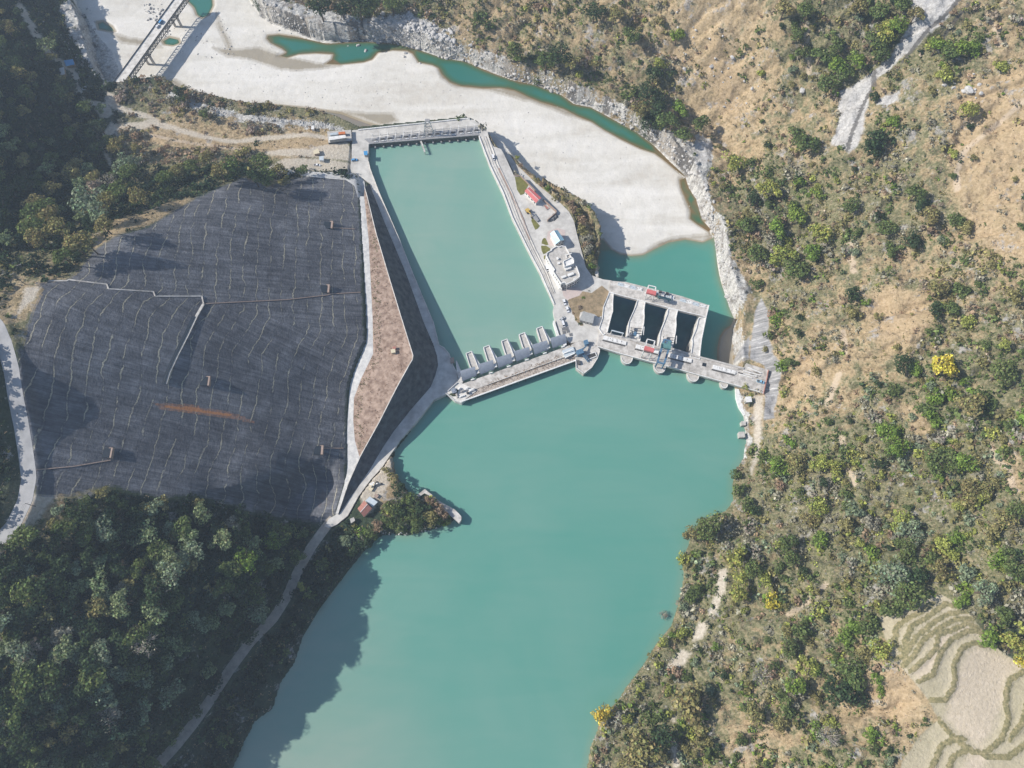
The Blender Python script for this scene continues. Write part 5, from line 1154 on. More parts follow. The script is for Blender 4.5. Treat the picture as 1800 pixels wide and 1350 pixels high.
for (x_, y_, sx, sy, h) in ((998,472,4.5,2.2,1.6),(1006,467,2.2,1.2,1.2),(991,487,3.2,1.4,1.2),(1003,483,4.2,1.6,1.3),(982,463,1.6,1.2,1.0),(980,455,1,1.6,1.3),(1010,491,1.5,1.2,.9),(1000,447,4,.5,.7),(995,450,.5,3,.6)):
    p = W(x_, y_, ZR); MB().box((p.x, p.y, ZR - .4 + h / 2), (sx, sy, h), .4).box((p.x, p.y, ZR - .35 + h), (sx + .3, sy + .3, .12), .4).build('roof_unit', 'white', e)
MB().prism(P2([(959,452),(963,452),(973,473),(971,478),(986,500),(988,508),(983,506),(966,476),(960,460)], 6.5), 4, 6.5).build('annex', 'white', e)
w0 = P2([(986,499),(997,500),(1010,494),(1019,487)], ZR)
for a, b, n in ((0, 1, 2), (1, 2, 3), (2, 3, 2)):
    for z in (5.8, 9.0): windows(e, w0[a], w0[b], z, n, 1.5, 1.5)
w1 = P2([(960,450),(966,462),(971,470)], ZR)
for z in (9.2,): windows(e, w1[0], w1[1], z, 3, 1, 1.2); windows(e, P2([(972,478)], ZR)[0], P2([(986,499)], ZR)[0], z, 5, 1, 1.2)
e, q, r = slab_house('grey_shed', [(1025,547),(1045.5,552.5),(1042,568.5),(1018.5,562)], 8, 4, 'grey_roof', 'roof_concrete', 'single storey shed with a flat grey roof behind the dam entrance', 'shed')
windows(e, q[3], q[2], 6, 4, 1.1, 1.2)
e, c = gable('rust_roof_house', [(640,880),(628.5,894),(640,909),(654,894)], 8, 4.4, 1.6, 'rust_roof', 'cream', 'small house with a rust red pitched roof beside the lower road', roof2='rust_roof')
windows(e, (c[1].x, c[1].y), (c[2].x, c[2].y), 6, 2)
e, q, r = slab_house('shed', [(650,872.5),(664,882.5),(655,891),(642,880)], 7.2, 4.3, 'pale_roof', 'roof_concrete', 'shed with a pale blue grey sheet roof attached beside the rust roofed house', 'shed')
slab_house('hut', [(660,867),(666,871),(662,876),(657,872)], 6.4, 4.3, 'brown_wall', 'brown_wall', 'tiny brown roofed hut above the pale roofed shed', 'hut')
slab_house('hut', [(615,912),(622,909),(624,915),(617,920)], 6.6, 4, 'roof_concrete', 'brown_wall', 'tiny grey brown hut at the roadside below the rust roofed house', 'hut')
# storage yard
e = wthing('yard_platform', (597, 243, 7), 'raised concrete yard platform with a shade-darkened retaining face left of the basin head', 'platform')
MB().prism(P2([(575,231),(617,228),(618,247),(577,251)], 6.5), 0, 6.5).build('slab', 'roof_concrete', e)
MB().prism(P2([(577,249.5),(618,245.6),(618,247.3),(577,251.5)], 6.5), 0, 6.45).build('shade_dark_face', 'wallstone', e)  # south face in darker stone, its shade put into the colour
slab_house('long_shed', [(578,240.5),(607,237),(608.5,242),(578.5,246.5)], 10, 6.5, 'white', 'grey_roof', 'long white roofed shed on the raised yard', 'shed')
def container(pts, z, m_, label, zg):
    e = wthing('shipping_container', (*np.mean(pts, 0), zg), label, 'container'); q = P2(pts, z); MB().prism(q, zg, z).build('body', m_, e)
    mb = MB(); a, b, c, d = [Vector((*p_, z)) for p_ in q]
    for t in np.linspace(.06, .94, 9): mb.beam(a.lerp(b, t) + Vector((0, 0, .04)), d.lerp(c, t) + Vector((0, 0, .04)), .12, .1)
    mb.build('roof_rib', m_, e); mb = MB(); mb.beam(b + Vector((.05, 0, -1.2)), c + Vector((.05, 0, -1.2)), .1, 2.2); mb.build('door', 'steel', e)
container([(580,234),(593.5,232.4),(594,236.2),(580.5,238)], 9.1, 'pale_roof', 'pale blue white container behind the long shed on the raised yard', 6.5)
container([(595,232.2),(606.5,231),(607,235),(595.5,236)], 9.1, 'orange', 'orange container at the right end of the raised yard', 6.5)
slab_house('hut', [(561,275),(569,274),(569,282),(561,281.5)], 8, 5, 'pale_roof', 'white', 'small white hut beside the dirt road left of the yard', 'hut')
slab_house('hut', [(550,265),(559,261),(562,269),(552,271)], 7.5, 5, 'cream', 'brown_wall', 'small cream roofed hut on the scrub above the dirt road', 'hut')
slab_house('kiosk', [(547,221.5),(552,221),(552,227),(547,227)], 6, 3.2, 'white', 'white', 'tiny white kiosk near the riverside boulders', 'kiosk')
slab_house('canopy', [(639,265.5),(646,265),(646,272.5),(640,272.5)], 7, 4, 'plastic_blue', 'steel', 'blue sheet canopy on the basin edge near the parked blue car', 'canopy')
slab_house('tent', [(112,106),(128,104),(131,113),(116,116)], None or float(hit([(120,110)])[0][2]) + 3, float(hit([(120,110)])[0][2]), 'plastic_blue', 'wood', 'blue tarpaulin shelter in the hill shade at upper left', 'tent')
slab_house('tent', [(104,120),(112,118),(114,130),(106,132)], float(hit([(108,125)])[0][2]) + 3, float(hit([(108,125)])[0][2]), 'white', 'wood', 'white tarpaulin shelter below the blue one in the hill shade', 'tent')
for i, (x_, y_, s_, m_, lb) in enumerate(((1316,702,3.6,'white','white topped box hut on the right bank just below the dam'),(1307,744,2.6,'roof_concrete','smallest square concrete block at the water edge of the right bank'),(1304,764,3.6,'roof_concrete','pinkish concrete block standing in the water at the right bank'))):
    zg = 4.2 if i == 0 else 1; zt = zg + 3; p = W(x_, y_, zt); e = wthing('pump_hut', (x_, y_, zt), lb, 'hut')
    MB().box((p.x, p.y, (zt - 4) / 2 + 0), (s_, s_, zt + 4), .05).build('wall', 'roof_concrete', e); MB().box((p.x, p.y, zt + .1), (s_ + .4, s_ + .4, .25), .05).build('roof', m_, e)
e = wthing('hut', (690, 617, 25), 'tiny cream hut on the bare patch of the dry terrace', 'hut')
zt = float(tl([W(691, 618, 24)[:2]])[0]) + 2.4; p = W(691, 617, zt); MB().box((p.x, p.y, zt - 1.2), (2.6, 2.2, 2.4), .2).build('wall', 'cream', e); MB().box((p.x, p.y, zt + .08), (3.0, 2.6, .16), .2).build('roof', 'cream', e)
e = wthing('toilet_hut', (690, 611, 25), 'tiny pink shelter above the cream hut on the dry terrace', 'hut'); p = W(693, 611, zt); MB().box((p.x, p.y, zt - 1.2), (1.8, 1.4, 2.0), .2).build('wall', 'red', e); MB().box((p.x, p.y, zt - .15), (2.1, 1.7, .15), .2).build('roof', 'rust_roof', e)
# walled yard on the promenade corner
e = wthing('yard_wall', (965, 365, 4), 'low wall round the paved yard corner right of the red roofed house', 'wall')
mb = MB(); rail(mb, P2([(954,351),(978,372),(977,375),(962,388)], 5), 4, 2.2, .5); rail(mb, P2([(904,308),(915,309),(930,324),(942,336)], 5), 4, 1.2, .6); mb.build('wall_body', 'brown_wall', e)
e = wthing('soil_bed', (959, 363, 4), 'dark red brown rectangular planting bed inside the walled yard', 'planting bed')
MB().prism(P2([(955,361),(959,360),(966,366),(961,369)], 4.3), 4, 4.3).build('soil', 'rust_roof', e)
mb = MB(); ring(mb, P2([(955,361),(959,360),(966,366),(961,369)], 4.3), .25, 4, 4.5); mb.build('kerb', 'roof_concrete', e)
# spit retaining wall
e = wthing('training_wall', (780, 890, 5), 'curved pale concrete training wall at the tip of the planted spit', 'wall')
MB().prism(P2([(747,859.5),(752,864),(760,870),(772,880.5),(785,888),(798,894.5),(806,902),(811,908),(810.6,913.7),(807,919.5),(795,909),(785,900.5),(776,891),(769,884.5),(753,870),(746,867),(736,874),(730,877),(729,873)], 5), -6, 5).build('wall_body', 'concrete', e)
e = wthing('shore_wall', (1300, 720, 2), 'pale curved concrete shore wall just below the right end of the dam', 'wall')
mb = MB().prism(P2([(1293,683),(1299,684),(1303,700),(1308,716),(1316,728),(1308,730),(1299,716),(1294,700)], 2), -5, 2); mb.build('wall_body', 'white', e)
# stepped surface drain and stone-lined gully on the covered slope
def slope_line(pts, wd, h, name, m_, label, cat, lift=0.0):
    P_ = hit(dense(pts, 4, False)); e = thing(name, tuple(P_[0]), label, cat); e['abs'] = 1; mb = MB()
    for a, b in zip(P_[:-1], P_[1:]):
        mb.beam((a[0], a[1], a[2] + h / 2 + lift), (b[0], b[1], b[2] + h / 2 + lift), wd, h)
    mb.build('channel', m_, e); return e, P_
for pts, m_, lb in (([(75,494),(118,494),(122,492),(188,500),(191,508),(270,513),(273,521),(355,521),(358,534)], 'concrete', 'pale stepped concrete drain crossing the upper left of the covered slope'),
                ([(362,534),(505,527),(575,519),(582,517),(634,514)], 'brown_wall', 'darker straight drain crossing the covered slope to the bench path'),
                ([(358,535),(346,556),(330,590),(312,625),(298,655),(292,675)], 'roof_concrete', 'broad stone lined gully falling down the middle of the covered slope'),
                ([(65,826),(130,820),(195,809)], 'brown_wall', 'short thin drain near the lower left edge of the covered slope'),
                ([(566,788),(604,788)], 'brown_wall', 'short thin drain at the lower right edge of the covered slope'),
                ([(580,400),(624,403)], 'brown_wall', 'short thin drain at the upper right edge of the covered slope')):
    big = 'gully' in lb
    if big: slope_line([(a_ - 6, b_) for a_, b_ in pts[1:]], 2.6, .35, 'gully_shade_strip', 'glass', 'dark strip for the shaded gully bed beside the stone lined edge on the covered slope', 'gully')  # near-black strip laid on the slope as the shade inside the gully
    slope_line(pts, 1.6 if big else (.75 if 'stepped' in lb else .5), .7 if big else .45, 'drain', m_, lb, 'drain')
for (x_, y_, lb) in ((581,397,'upper right'),(575,509,'right of centre'),(194,797,'lower left'),(564,792,'lower right'),(365,671,'centre')):
    P_ = hit([(x_ - 4, y_)])[0]; e = thing('catch_pit', tuple(P_), 'small dark catch pit with a stone side wall, %s of the covered slope' % lb, 'pit', 'catch pits on the covered slope'); e['abs'] = 1
    MB().box((P_[0] - .6, P_[1], P_[2] + .3), (4.6, 5.6, 1.6)).build('opening', 'glass', e)
    P2_ = hit([(x_ + 2, y_)])[0]; MB().box((P2_[0], P2_[1], P2_[2] + .5), (2.2, 6, 2.6)).build('side_wall', 'brown_wall', e)
    MB().box((P2_[0] - 1.5, P2_[1] + 2.4, P2_[2] + .6), (5, .5, 1.5)).build('headwall', 'wallstone', e)

# ================================================================== TRUSS BRIDGE
ZB = 2.5
e = wthing('truss_bridge', (255, 90, ZB), 'long steel deck truss bridge with a pale roadway over the dry riverbed', 'bridge')
L0, L1 = W(184, 167, ZB), W(311, -8, ZB); R0, R1 = W(202, 169, ZB), W(330, -8, ZB)
ext = 1.0
MB().prism([(L0.x, L0.y), (R0.x, R0.y), (R1.x, R1.y), (L1.x, L1.y)], ZB - .5, ZB).build('roadway', 'pale_concrete', e)
mb = MB(); mb.beam(L0 + Vector((0, 0, .4)), L1 + Vector((0, 0, .4)), .18, .8); mb.build('railing', 'dark_steel', e)
mb = MB(); mb.beam(R0 + Vector((0, 0, .5)), R1 + Vector((0, 0, .5)), .3, 1.0); mb.build('railing', 'dark_steel', e)
dn = Vector((0, 0, -4.2)); n = 34
for A_, B_ in ((L0, L1), (R0, R1)):
    mb = MB(); mb.beam(A_ + dn, B_ + dn, .5, .4); mb.beam(A_ + Vector((0, 0, -.8)), B_ + Vector((0, 0, -.8)), .4, .4)
    mb.build('chord', 'dark_steel', e)
    mb = MB()
    for k in range(n):
        a, b = A_.lerp(B_, k / n), A_.lerp(B_, (k + 1) / n); m_ = (a + b) / 2
        mb.beam(a + Vector((0, 0, -.5)), m_ + dn, .35); mb.beam(m_ + dn, b + Vector((0, 0, -.5)), .35); mb.beam(m_ + dn, m_ + Vector((0, 0, -.5)), .25)
    mb.build('truss_web', 'steel', e)
mb = MB()
for k in range(n):
    a = L0.lerp(L1, (k + .5) / n) + dn; b = R0.lerp(R1, (k + .5) / n) + dn; mb.beam(a, b, .3)
mb.build('cross_beam', 'dark_steel', e)
for t in (.44, .83):
    a = L0.lerp(L1, t); b = R0.lerp(R1, t); c = (a + b) / 2
    mb = MB()
    for p in (a.lerp(b, .2), a.lerp(b, .8)): mb.cyl((p.x, p.y, BED - 1), (p.x, p.y, ZB - 4), 1.1, 12)
    mb.beam(a + Vector((0, 0, -4.9)), b + Vector((0, 0, -4.9)), 2.0, 1.2); mb.build('pier', 'concrete', e)
MB().prism([(L0.x - 1, L0.y - 4), (R0.x + 1, R0.y - 4), (R0.x + .5, R0.y + .5), (L0.x - .5, L0.y + .5)], -10, ZB + .05).build('abutment', 'pale_concrete', e)

# ================================================================== VEHICLES
def make_car(name, paint, label, px, py, z, rz, kind='car', group=None, cat='car'):
    if z is None: z = float(hit([(px, py)])[0][2])
    p = W(px, py, z + .7); e = thing(name, (p.x, p.y, z + .02), label, cat, group, rz)
    L_, Wd = (4.6, 1.85)
    prof = {'car': [(-2.3,.35),(-2.3,.85),(-2.0,.95),(-1.55,1.0),(1.1,.98),(2.1,.82),(2.3,.6),(2.3,.35)],
            'pickup': [(-2.6,.4),(-2.6,1.05),(-.7,1.05),(-.7,1.08),(1.4,1.05),(2.45,.9),(2.6,.65),(2.6,.4)],
            'van': [(-2.4,.4),(-2.4,1.0),(2.0,1.0),(2.4,.8),(2.4,.4)]}[kind]
    cab = {'car': [(-1.9,.95),(-1.55,1.45),(.35,1.5),(1.15,.98)], 'pickup': [(-.75,1.05),(-.6,1.7),(.6,1.72),(1.35,1.05)], 'van': [(-2.35,1.0),(-2.25,1.95),(1.3,1.95),(1.95,1.0)]}[kind]
    def ext(mb, pr, w2, tap=0):
        n = len(pr); b = len(mb.v); zm = max(q[1] for q in pr); z_ = min(q[1] for q in pr)
        for s_ in (-1, 1):
            for x_, zz in pr: mb.v.append((x_, s_ * (w2 - tap * (zz - z_)), zz))
        mb.f.append(tuple(range(b + n - 1, b - 1, -1))); mb.f.append(tuple(range(b + n, b + 2 * n)))
        for i in range(n): j = (i + 1) % n; mb.f.append((b + i, b + j, b + n + j, b + n + i))
        mb.m += [0] * (n + 2)
    def loc(mb, nm, m_, par=e):
        me = bpy.data.meshes.new(nm); me.from_pydata(mb.v, [], mb.f); me.materials.append(M[m_]); bm = bmesh.new(); bm.from_mesh(me); bmesh.ops.recalc_face_normals(bm, faces=bm.faces); bm.to_mesh(me); bm.free()
        o = bpy.data.objects.new(nm, me); COL.objects.link(o); o.parent = par; return o
    mb = MB(); ext(mb, prof, Wd / 2); loc(mb, 'body', paint)
    mb = MB(); ext(mb, cab, Wd / 2 - .06, .16); g = loc(mb, 'window_band', 'glass')
    zt = max(q[1] for q in cab); xs_ = [q[0] for q in cab if q[1] > zt - .1]
    mb = MB().box(((min(xs_) + max(xs_)) / 2, 0, zt + .03), (max(xs_) - min(xs_) + .1, Wd - .3, .08)); loc(mb, 'roof', paint)
    if kind == 'pickup': mb = MB().box((-1.7, 0, 1.07), (1.6, 1.5, .05)); loc(mb, 'load_bed', 'dark_steel')
    for sx in (-1.45, 1.45):
        for sy in (-.82, .82):
            mb = MB().cyl((sx, sy - .12, .34), (sx, sy + .12, .34), .34, 12); loc(mb, 'wheel', 'rubber')
    return e
def ang(a, b, z=4): p, q = W(*a, z), W(*b, z); return math.atan2(q.y - p.y, q.x - p.x)
rp = ang((991, 527), (994, 536))
make_car('parked_car', 'carwhite', 'upper white car of the two parked nose to tail beside the hedge', 992, 531, 4, rp, 'car', 'cars parked on the promenade')
make_car('parked_car', 'carwhite', 'lower white car of the two parked nose to tail beside the hedge', 997.5, 544, 4, rp, 'car', 'cars parked on the promenade')
make_car('parked_car', 'carsilver', 'silver grey car parked askew above the white van near the gates', 988.5, 560, 4, ang((985, 563), (992, 557)), 'car', 'cars parked on the promenade')
make_car('parked_van', 'carwhite', 'white van parked between the silver car and the rightmost gate', 990, 569.5, 4, rp, 'van', 'cars parked on the promenade', 'van')
make_car('parked_van', 'carwhite', 'white van parked against the left side of the white control building', 961.5, 471.5, 4, rp, 'van', None, 'van')
make_car('parked_car', 'carblue', 'blue car parked at the corner of the basin head', 623, 281, 4, 0.1, 'car')
make_car('pickup_truck', 'carwhite', 'white and dark pickup on the dirt road left of the basin', 557.5, 290.5, None, -.05, 'pickup', None, 'pickup')
make_car('pickup_truck', 'carlight', 'pale blue pickup parked at the right end of the dam', 1337, 671, 5, ang((1328, 668), (1345, 673), 5), 'pickup', None, 'pickup')
make_car('van', 'carblue', 'dark blue van driving on the truss bridge', 283, 38.5, ZB, ang((270, 50), (300, 10)) , 'van', None, 'van')
make_car('car', 'carwhite', 'white car just behind the blue van on the truss bridge', 277, 46, ZB, ang((270, 50), (300, 10)), 'car')
make_car('service_truck', 'carwhite', 'white truck parked on the promenade track right of the basin', 867, 277, 4, ang((866, 270), (870, 283)), 'van', None, 'truck')
def digger(label, px, py, z, rz, boomdir=1, m_='yellow', long=0):
    p = W(px, py, z + 1); e = thing('excavator', (p.x, p.y, z), label, 'excavator', None, rz)
    def loc(mb, nm, mm, par=e):
        me = bpy.data.meshes.new(nm); me.from_pydata(mb.v, [], mb.f); me.materials.append(M[mm]); o = bpy.data.objects.new(nm, me); COL.objects.link(o); o.parent = par; return o
    for s_ in (-1, 1): loc(MB().box((0, s_ * 1.1, .45), (3.6, .55, .9)), 'crawler_track', 'rubber')
    loc(MB().box((-.4, 0, 1.5), (3.0, 2.5, 1.1)), 'body', m_); c_ = loc(MB().box((.6, .7, 2.3), (1.3, 1.0, 1.5)), 'cab', 'glass'); loc(MB().box((.6, .7, 3.1), (1.4, 1.1, .12)), 'cab_roof', m_, c_)
    mb = MB(); mb.beam((.8, -.3, 1.8), (3.4 + long, -.3, 3.6), .55); mb.beam((3.4 + long, -.3, 3.6), (5.0 + long, -.3, 1.4), .4); b_ = loc(mb, 'boom', m_); loc(MB().box((5.1 + long, -.3, .8), (.9, 1.1, .9)), 'bucket', 'dark_steel', b_)
    return e
digger('yellow excavator in the yard left of the walled corner on the promenade', 928, 371, 4, ang((924, 365), (934, 380)), m_='yellow', long=1)
digger('cream excavator nearest the lower road above the rust roofed house', 653.5, 858, 4.5, 1.0, m_='cream')
digger('second cream excavator, standing just above the pale roofed shed', 656, 852, 4.5, .2, m_='white')
e = wthing('flatbed_trailer', (937, 383, 4), 'grey flatbed trailer parked below the yellow excavator', 'trailer')
MB().prism(P2([(933,377),(939,374),(948,387),(943,389)], 5.2), 4.8, 5.2).build('bed', 'steel', e)
for x_, y_ in ((936,378),(939,377),(943,386),(946,385)): p = W(x_, y_, 4.4); MB().cyl((p.x - .2, p.y, 4.4), (p.x + .2, p.y, 4.4), .4).build('wheel', 'rubber', e)
e = wthing('pipe_trough', (1000, 395, 4), 'grey crescent shaped heap of material on the walled yard corner', 'heap')
mb = MB(); 
for (x_, y_, r_) in ((968,386,2.2),(972,384,2.6),(976,381,2.4),(974,378,1.6),(965,388,1.4)):
    p = W(x_, y_, 4); mb.cyl((p.x, p.y, 3.9), (p.x, p.y, 5.4), r_, 9, r_ * .35)
mb.build('mound', 'boulder_dark', e, smooth=False)
# grating pads beside the vans
e = wthing('steel_grating', (993, 581, 4), 'square steel gratings stacked between the van and the rightmost gate', 'grating')
for (x_, y_) in ((990,578),(996,577),(991,584),(998,582),(1003,588)):
    p = W(x_, y_, 4.3); mb = MB()
    for k in range(4): mb.box((p.x - .9 + .6 * k, p.y, 4.3), (.18, 2.1, .25), .3).box((p.x, p.y - .9 + .6 * k, 4.3), (2.1, .18, .25), .3)
    mb.build('grate', 'steel', e)
# ================================================================== POLES AND WIRES
def pole(px, py, h, label, z=None, cross=True):
    b_ = hit([(px, py)])[0]; e = thing('power_pole', tuple(b_), label, 'power pole'); e['abs'] = 1; c = Vector(b_)
    MB().cyl(c - Vector((0, 0, 1)), c + Vector((0, 0, h)), .22, 8, .14).build('pole', 'dark_steel', e)
    if cross:
        o = MB().beam(c + Vector((-1.1, -.6, h - .6)), c + Vector((1.1, .6, h - .6)), .16).build('crossarm', 'steel', e)
        mb = MB(); [mb.cyl(c + Vector((1.1 * t, .6 * t, h - .6)), c + Vector((1.1 * t, .6 * t, h - .15)), .09, 6) for t in (-.9, 0, .9)]; mb.build('insulator', 'white', o)
    return c + Vector((0, 0, h - .2))
def wire(tops, label):
    e = bpy.data.objects.new('power_line', None); COL.objects.link(e); e.location = tops[0]; tag(e, label, 'power line'); e['abs'] = 1
    for k in (-1, 0, 1):
        mb = MB()
        for a, b in zip(tops[:-1], tops[1:]):
            a = Vector(a) + Vector((1.0, .55, 0)) * k; b = Vector(b) + Vector((1.0, .55, 0)) * k; pts = [a.lerp(b, t) - Vector((0, 0, 4 * t * (1 - t) * (b - a).length * .03)) for t in np.linspace(0, 1, 9)]
            for p, q in zip(pts[:-1], pts[1:]): mb.beam(p, q, .045)
        mb.build('wire', 'dark_steel', e)
t1 = pole(45, 500, 13, 'leaning looking tall power pole on the bare ground left of the covered slope')
pole(49, 478, 9, 'shorter pole above the tall one on the bare ground at far left')
pole(450, 262, 8, 'single dark pole beside the dirt road above the covered slope', cross=False)
pole(479, 213, 10, 'dark pole on the riverside scrub, right of its twin'); pole(457, 211, 8, 'dark pole on the riverside scrub, left of its twin')
a = pole(62, 890, 9, 'power pole at the bend of the left road'); b = hit([(0, 1010)])[0] + np.array([0, 0, 9]); b2 = hit([(-60, 1100)])[0] + np.array([0, 0, 9]); wire([a, Vector(b), Vector(b2)], 'three sagging wires running down beside the left road')
a = pole(312, 1040, 12, 'power pole rising from the shaded forest, upper right one'); b = pole(145, 1200, 12, 'power pole rising from the shaded forest, lower left one'); c = hit([(-40, 1370)])[0] + np.array([0, 0, 13]); wire([a, b, Vector(c)], 'three long wires crossing the shaded forest at lower left')
e = wthing('water_tank_ring', (148, 155, 6), 'round pale concrete ring in the hill shade beside the upper track', 'ring'); c = hit([(149, 156)])[0]
mb = MB()
for k in range(14): t = 2 * math.pi * k / 14; t2 = 2 * math.pi * (k + 1) / 14; mb.beam((c[0] + 1.7 * math.cos(t), c[1] + 1.7 * math.sin(t), c[2] + .5), (c[0] + 1.7 * math.cos(t2), c[1] + 1.7 * math.sin(t2), c[2] + .5), .5, .9)
mb.build('ring_wall', 'white', e)
# ================================================================== LABELS BY NEAREST LANDMARK
def proj(P):
    P = np.asarray(P, float).reshape(-1, 3); z = P[:, 2] - HCAM
    yc = P[:, 1] * cT + z * sT; zc = -P[:, 1] * sT + z * cT
    return np.stack([900 + F * P[:, 0] / -zc, 675 - F * yc / -zc], 1)
LM = [(255,90,'the truss bridge'),(120,110,'the blue tarpaulin shelter'),(60,60,'the upper left track'),(188,270,'the shaded track bend'),(330,225,'the valley dirt road'),(480,238,'the dark riverside poles'),(430,312,'the covered slope top'),(300,376,'the tan rim'),
 (205,416,'the covered slope rim'),(70,495,'the stepped drain head'),(45,500,'the tall power pole'),(10,620,'the left road'),(48,850,'the left road bend'),(120,872,'the covered slope corner'),(300,874,'the covered slope bottom'),(500,908,'the covered slope foot'),
 (312,1040,'the upper forest pole'),(145,1200,'the lower forest pole'),(520,1010,'the upper lower-road stretch'),(440,1125,'the shaded road middle'),(340,1270,'the lowest road stretch'),(560,1070,'the shaded shoreline'),(640,895,'the rust roofed house'),(790,895,'the training wall'),(700,830,'the spit neck'),
 (1010,389,'the ramp wall'),(1040,485,'the service deck end'),(1030,560,'the grey shed'),(1315,700,'the white topped box hut'),(1340,660,'the dam right end'),(1345,560,'the grey rock face'),(1240,255,'the white rock patch'),(1270,420,'the river cliff'),(1050,170,'the upper river cliff'),
 (850,100,'the boulder field'),(600,50,'the cracked pale slab'),(1000,40,'the brown upper hillside'),(1150,120,'the wooded gully'),(1290,140,'the tan crag'),(1420,80,'the thin upper trail'),(1500,200,'the grey rock scar'),(1570,170,'the small cream scar'),(1640,30,'the grey scar head'),(1740,90,'the tan upper footpath'),(1750,250,'the bare tan hill'),
 (1370,420,'the bright green thicket'),(1490,450,'the short vertical trail'),(1590,400,'the scrub slope'),(1560,560,'the tan clearing'),(1485,600,'the dry streak'),(1660,650,'the yellow tree'),(1760,650,'the spiky dark tree'),(1470,690,'the pale erosion streak'),(1640,770,'the tan slide'),(1770,830,'the right hand footpath'),
 (1495,810,'the grey vertical streak'),(1400,880,'the dense mixed scrub'),(1600,930,'the pale round tree'),(1290,830,'the narrow shore'),(1225,930,'the shore promontory'),(1265,1040,'the pale shore path'),(1420,1060,'the brown diagonal trail'),(1215,1150,'the sandy patch'),(1060,1250,'the yellow shoreline tree'),(1215,1235,'the big round olive tree'),
 (1185,1310,'the bottom sandy strip'),(1340,1180,'the grey leafless scrub'),(1440,1280,'the lower scrub'),(1590,1030,'the great spreading tree'),(1620,1110,'the upper terraces'),(1560,1230,'the reddish dry plot'),(1660,1265,'the terrace corner'),(1720,1230,'the widest terrace'),(1780,1150,'the upper right terrace edge'),(1600,1330,'the lower terraces')]
LMA = np.array([(a, b) for a, b, c in LM], float)
ORD = ['leftmost', 'second from left', 'third from left', 'fourth from left', 'fifth from left', 'sixth from left', 'seventh from left', 'eighth from left', 'ninth from left', 'tenth from left', 'eleventh from left', 'twelfth from left', 'thirteenth from left', 'fourteenth from left', 'fifteenth from left', 'sixteenth from left', 'seventeenth from left', 'eighteenth from left', 'nineteenth from left', 'twentieth from left']
def where(x, y):
    d = (LMA[:, 0] - x) ** 2 + (LMA[:, 1] - y) ** 2; j = int(d.argmin()); dx = x - LMA[j, 0]; dy = y - LMA[j, 1]; r = math.hypot(dx, dy)
    if abs(dx) > 1.8 * abs(dy): s = 'right of' if dx > 0 else 'left of'
    elif abs(dy) > 1.8 * abs(dx): s = 'below' if dy > 0 else 'above'
    else: s = ('lower ' if dy > 0 else 'upper ') + ('right of' if dx > 0 else 'left of')
    return ('at' if r < 9 else s) + ' ' + LM[j][2]
def finish_labels(items):
    """items: (object, base words, px, py) -> labels made unique by order from the left"""
    by = {}
    for o, wd, x, y in items: by.setdefault(wd + ' ' + where(x, y), []).append((x, o))
    for lb, L in by.items():
        L.sort(key=lambda q: q[0])
        for k, (x, o) in enumerate(L):
            o['label'] = lb if len(L) == 1 else (lb + ', ' + ORD[min(k, len(ORD) - 1)])

# ================================================================== PLANTS
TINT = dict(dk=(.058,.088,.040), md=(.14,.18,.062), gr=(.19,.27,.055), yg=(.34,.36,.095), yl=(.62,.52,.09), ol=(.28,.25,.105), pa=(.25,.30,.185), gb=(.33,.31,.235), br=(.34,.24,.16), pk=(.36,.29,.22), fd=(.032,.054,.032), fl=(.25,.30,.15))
WORD = dict(fd='very dark green', fl='soft green', dk='dark green', md='mid green', gr='bright green', yg='yellow green', yl='golden yellow', ol='olive', pa='pale grey green', gb='bare greyish', br='dry brown', pk='pinkish brown')
def leaf_cloud(rng, nb, nl, leaf, spread=1.0, flat=.8):
    """quads spread over the shells of several clumps inside a unit crown; returns verts (n,4,3)"""
    out = []
    cs = []
    for k in range(nb):
        a = rng.uniform(0, 2 * np.pi); r = np.sqrt(rng.uniform(0, 1)) * .72; z = rng.uniform(-.25, .45) * (1 - r * .5)
        cs.append((np.array([r * np.cos(a), r * np.sin(a), z * flat]), rng.uniform(.26, .46)))
    cs.append((np.array([0, 0, .25 * flat]), .5))
    per = max(1, nl // len(cs))
    for c, r in cs:
        d = rng.normal(size=(per, 3)); d /= np.linalg.norm(d, axis=1)[:, None]; d[:, 2] = np.abs(d[:, 2]) * 1.0 - .25 * (rng.random(per) < .3)
        p = c + d * r * rng.uniform(.75, 1.1, (per, 1)) * np.array([1, 1, flat])
        nrm = d + rng.normal(0, .45, (per, 3)); nrm /= np.linalg.norm(nrm, axis=1)[:, None]
        t = np.cross(nrm, rng.normal(size=(per, 3))); t /= np.linalg.norm(t, axis=1)[:, None]; b = np.cross(nrm, t)
        s = leaf * rng.uniform(.6, 1.35, (per, 1)); s2 = s * rng.uniform(.5, .9, (per, 1))
        out.append(np.stack([p - t * s, p - b * s2, p + t * s, p + b * s2], 1))
    return np.vstack(out) * spread
def plant_mesh(name, quads, tint, rng, var=.18):
    n = len(quads); V = quads.reshape(-1, 3); Fq = np.arange(n * 4).reshape(n, 4)
    c = np.array(tint)[None] * (1 + rng.normal(0, var, (n, 1))) * (1 + rng.normal(0, .06, (n, 3))); c = np.repeat(np.clip(c, .005, .9), 4, 0)
    o = big_mesh(name, V, Fq, ['foliage'], colors=c); me = o.data; bpy.data.objects.remove(o); return me
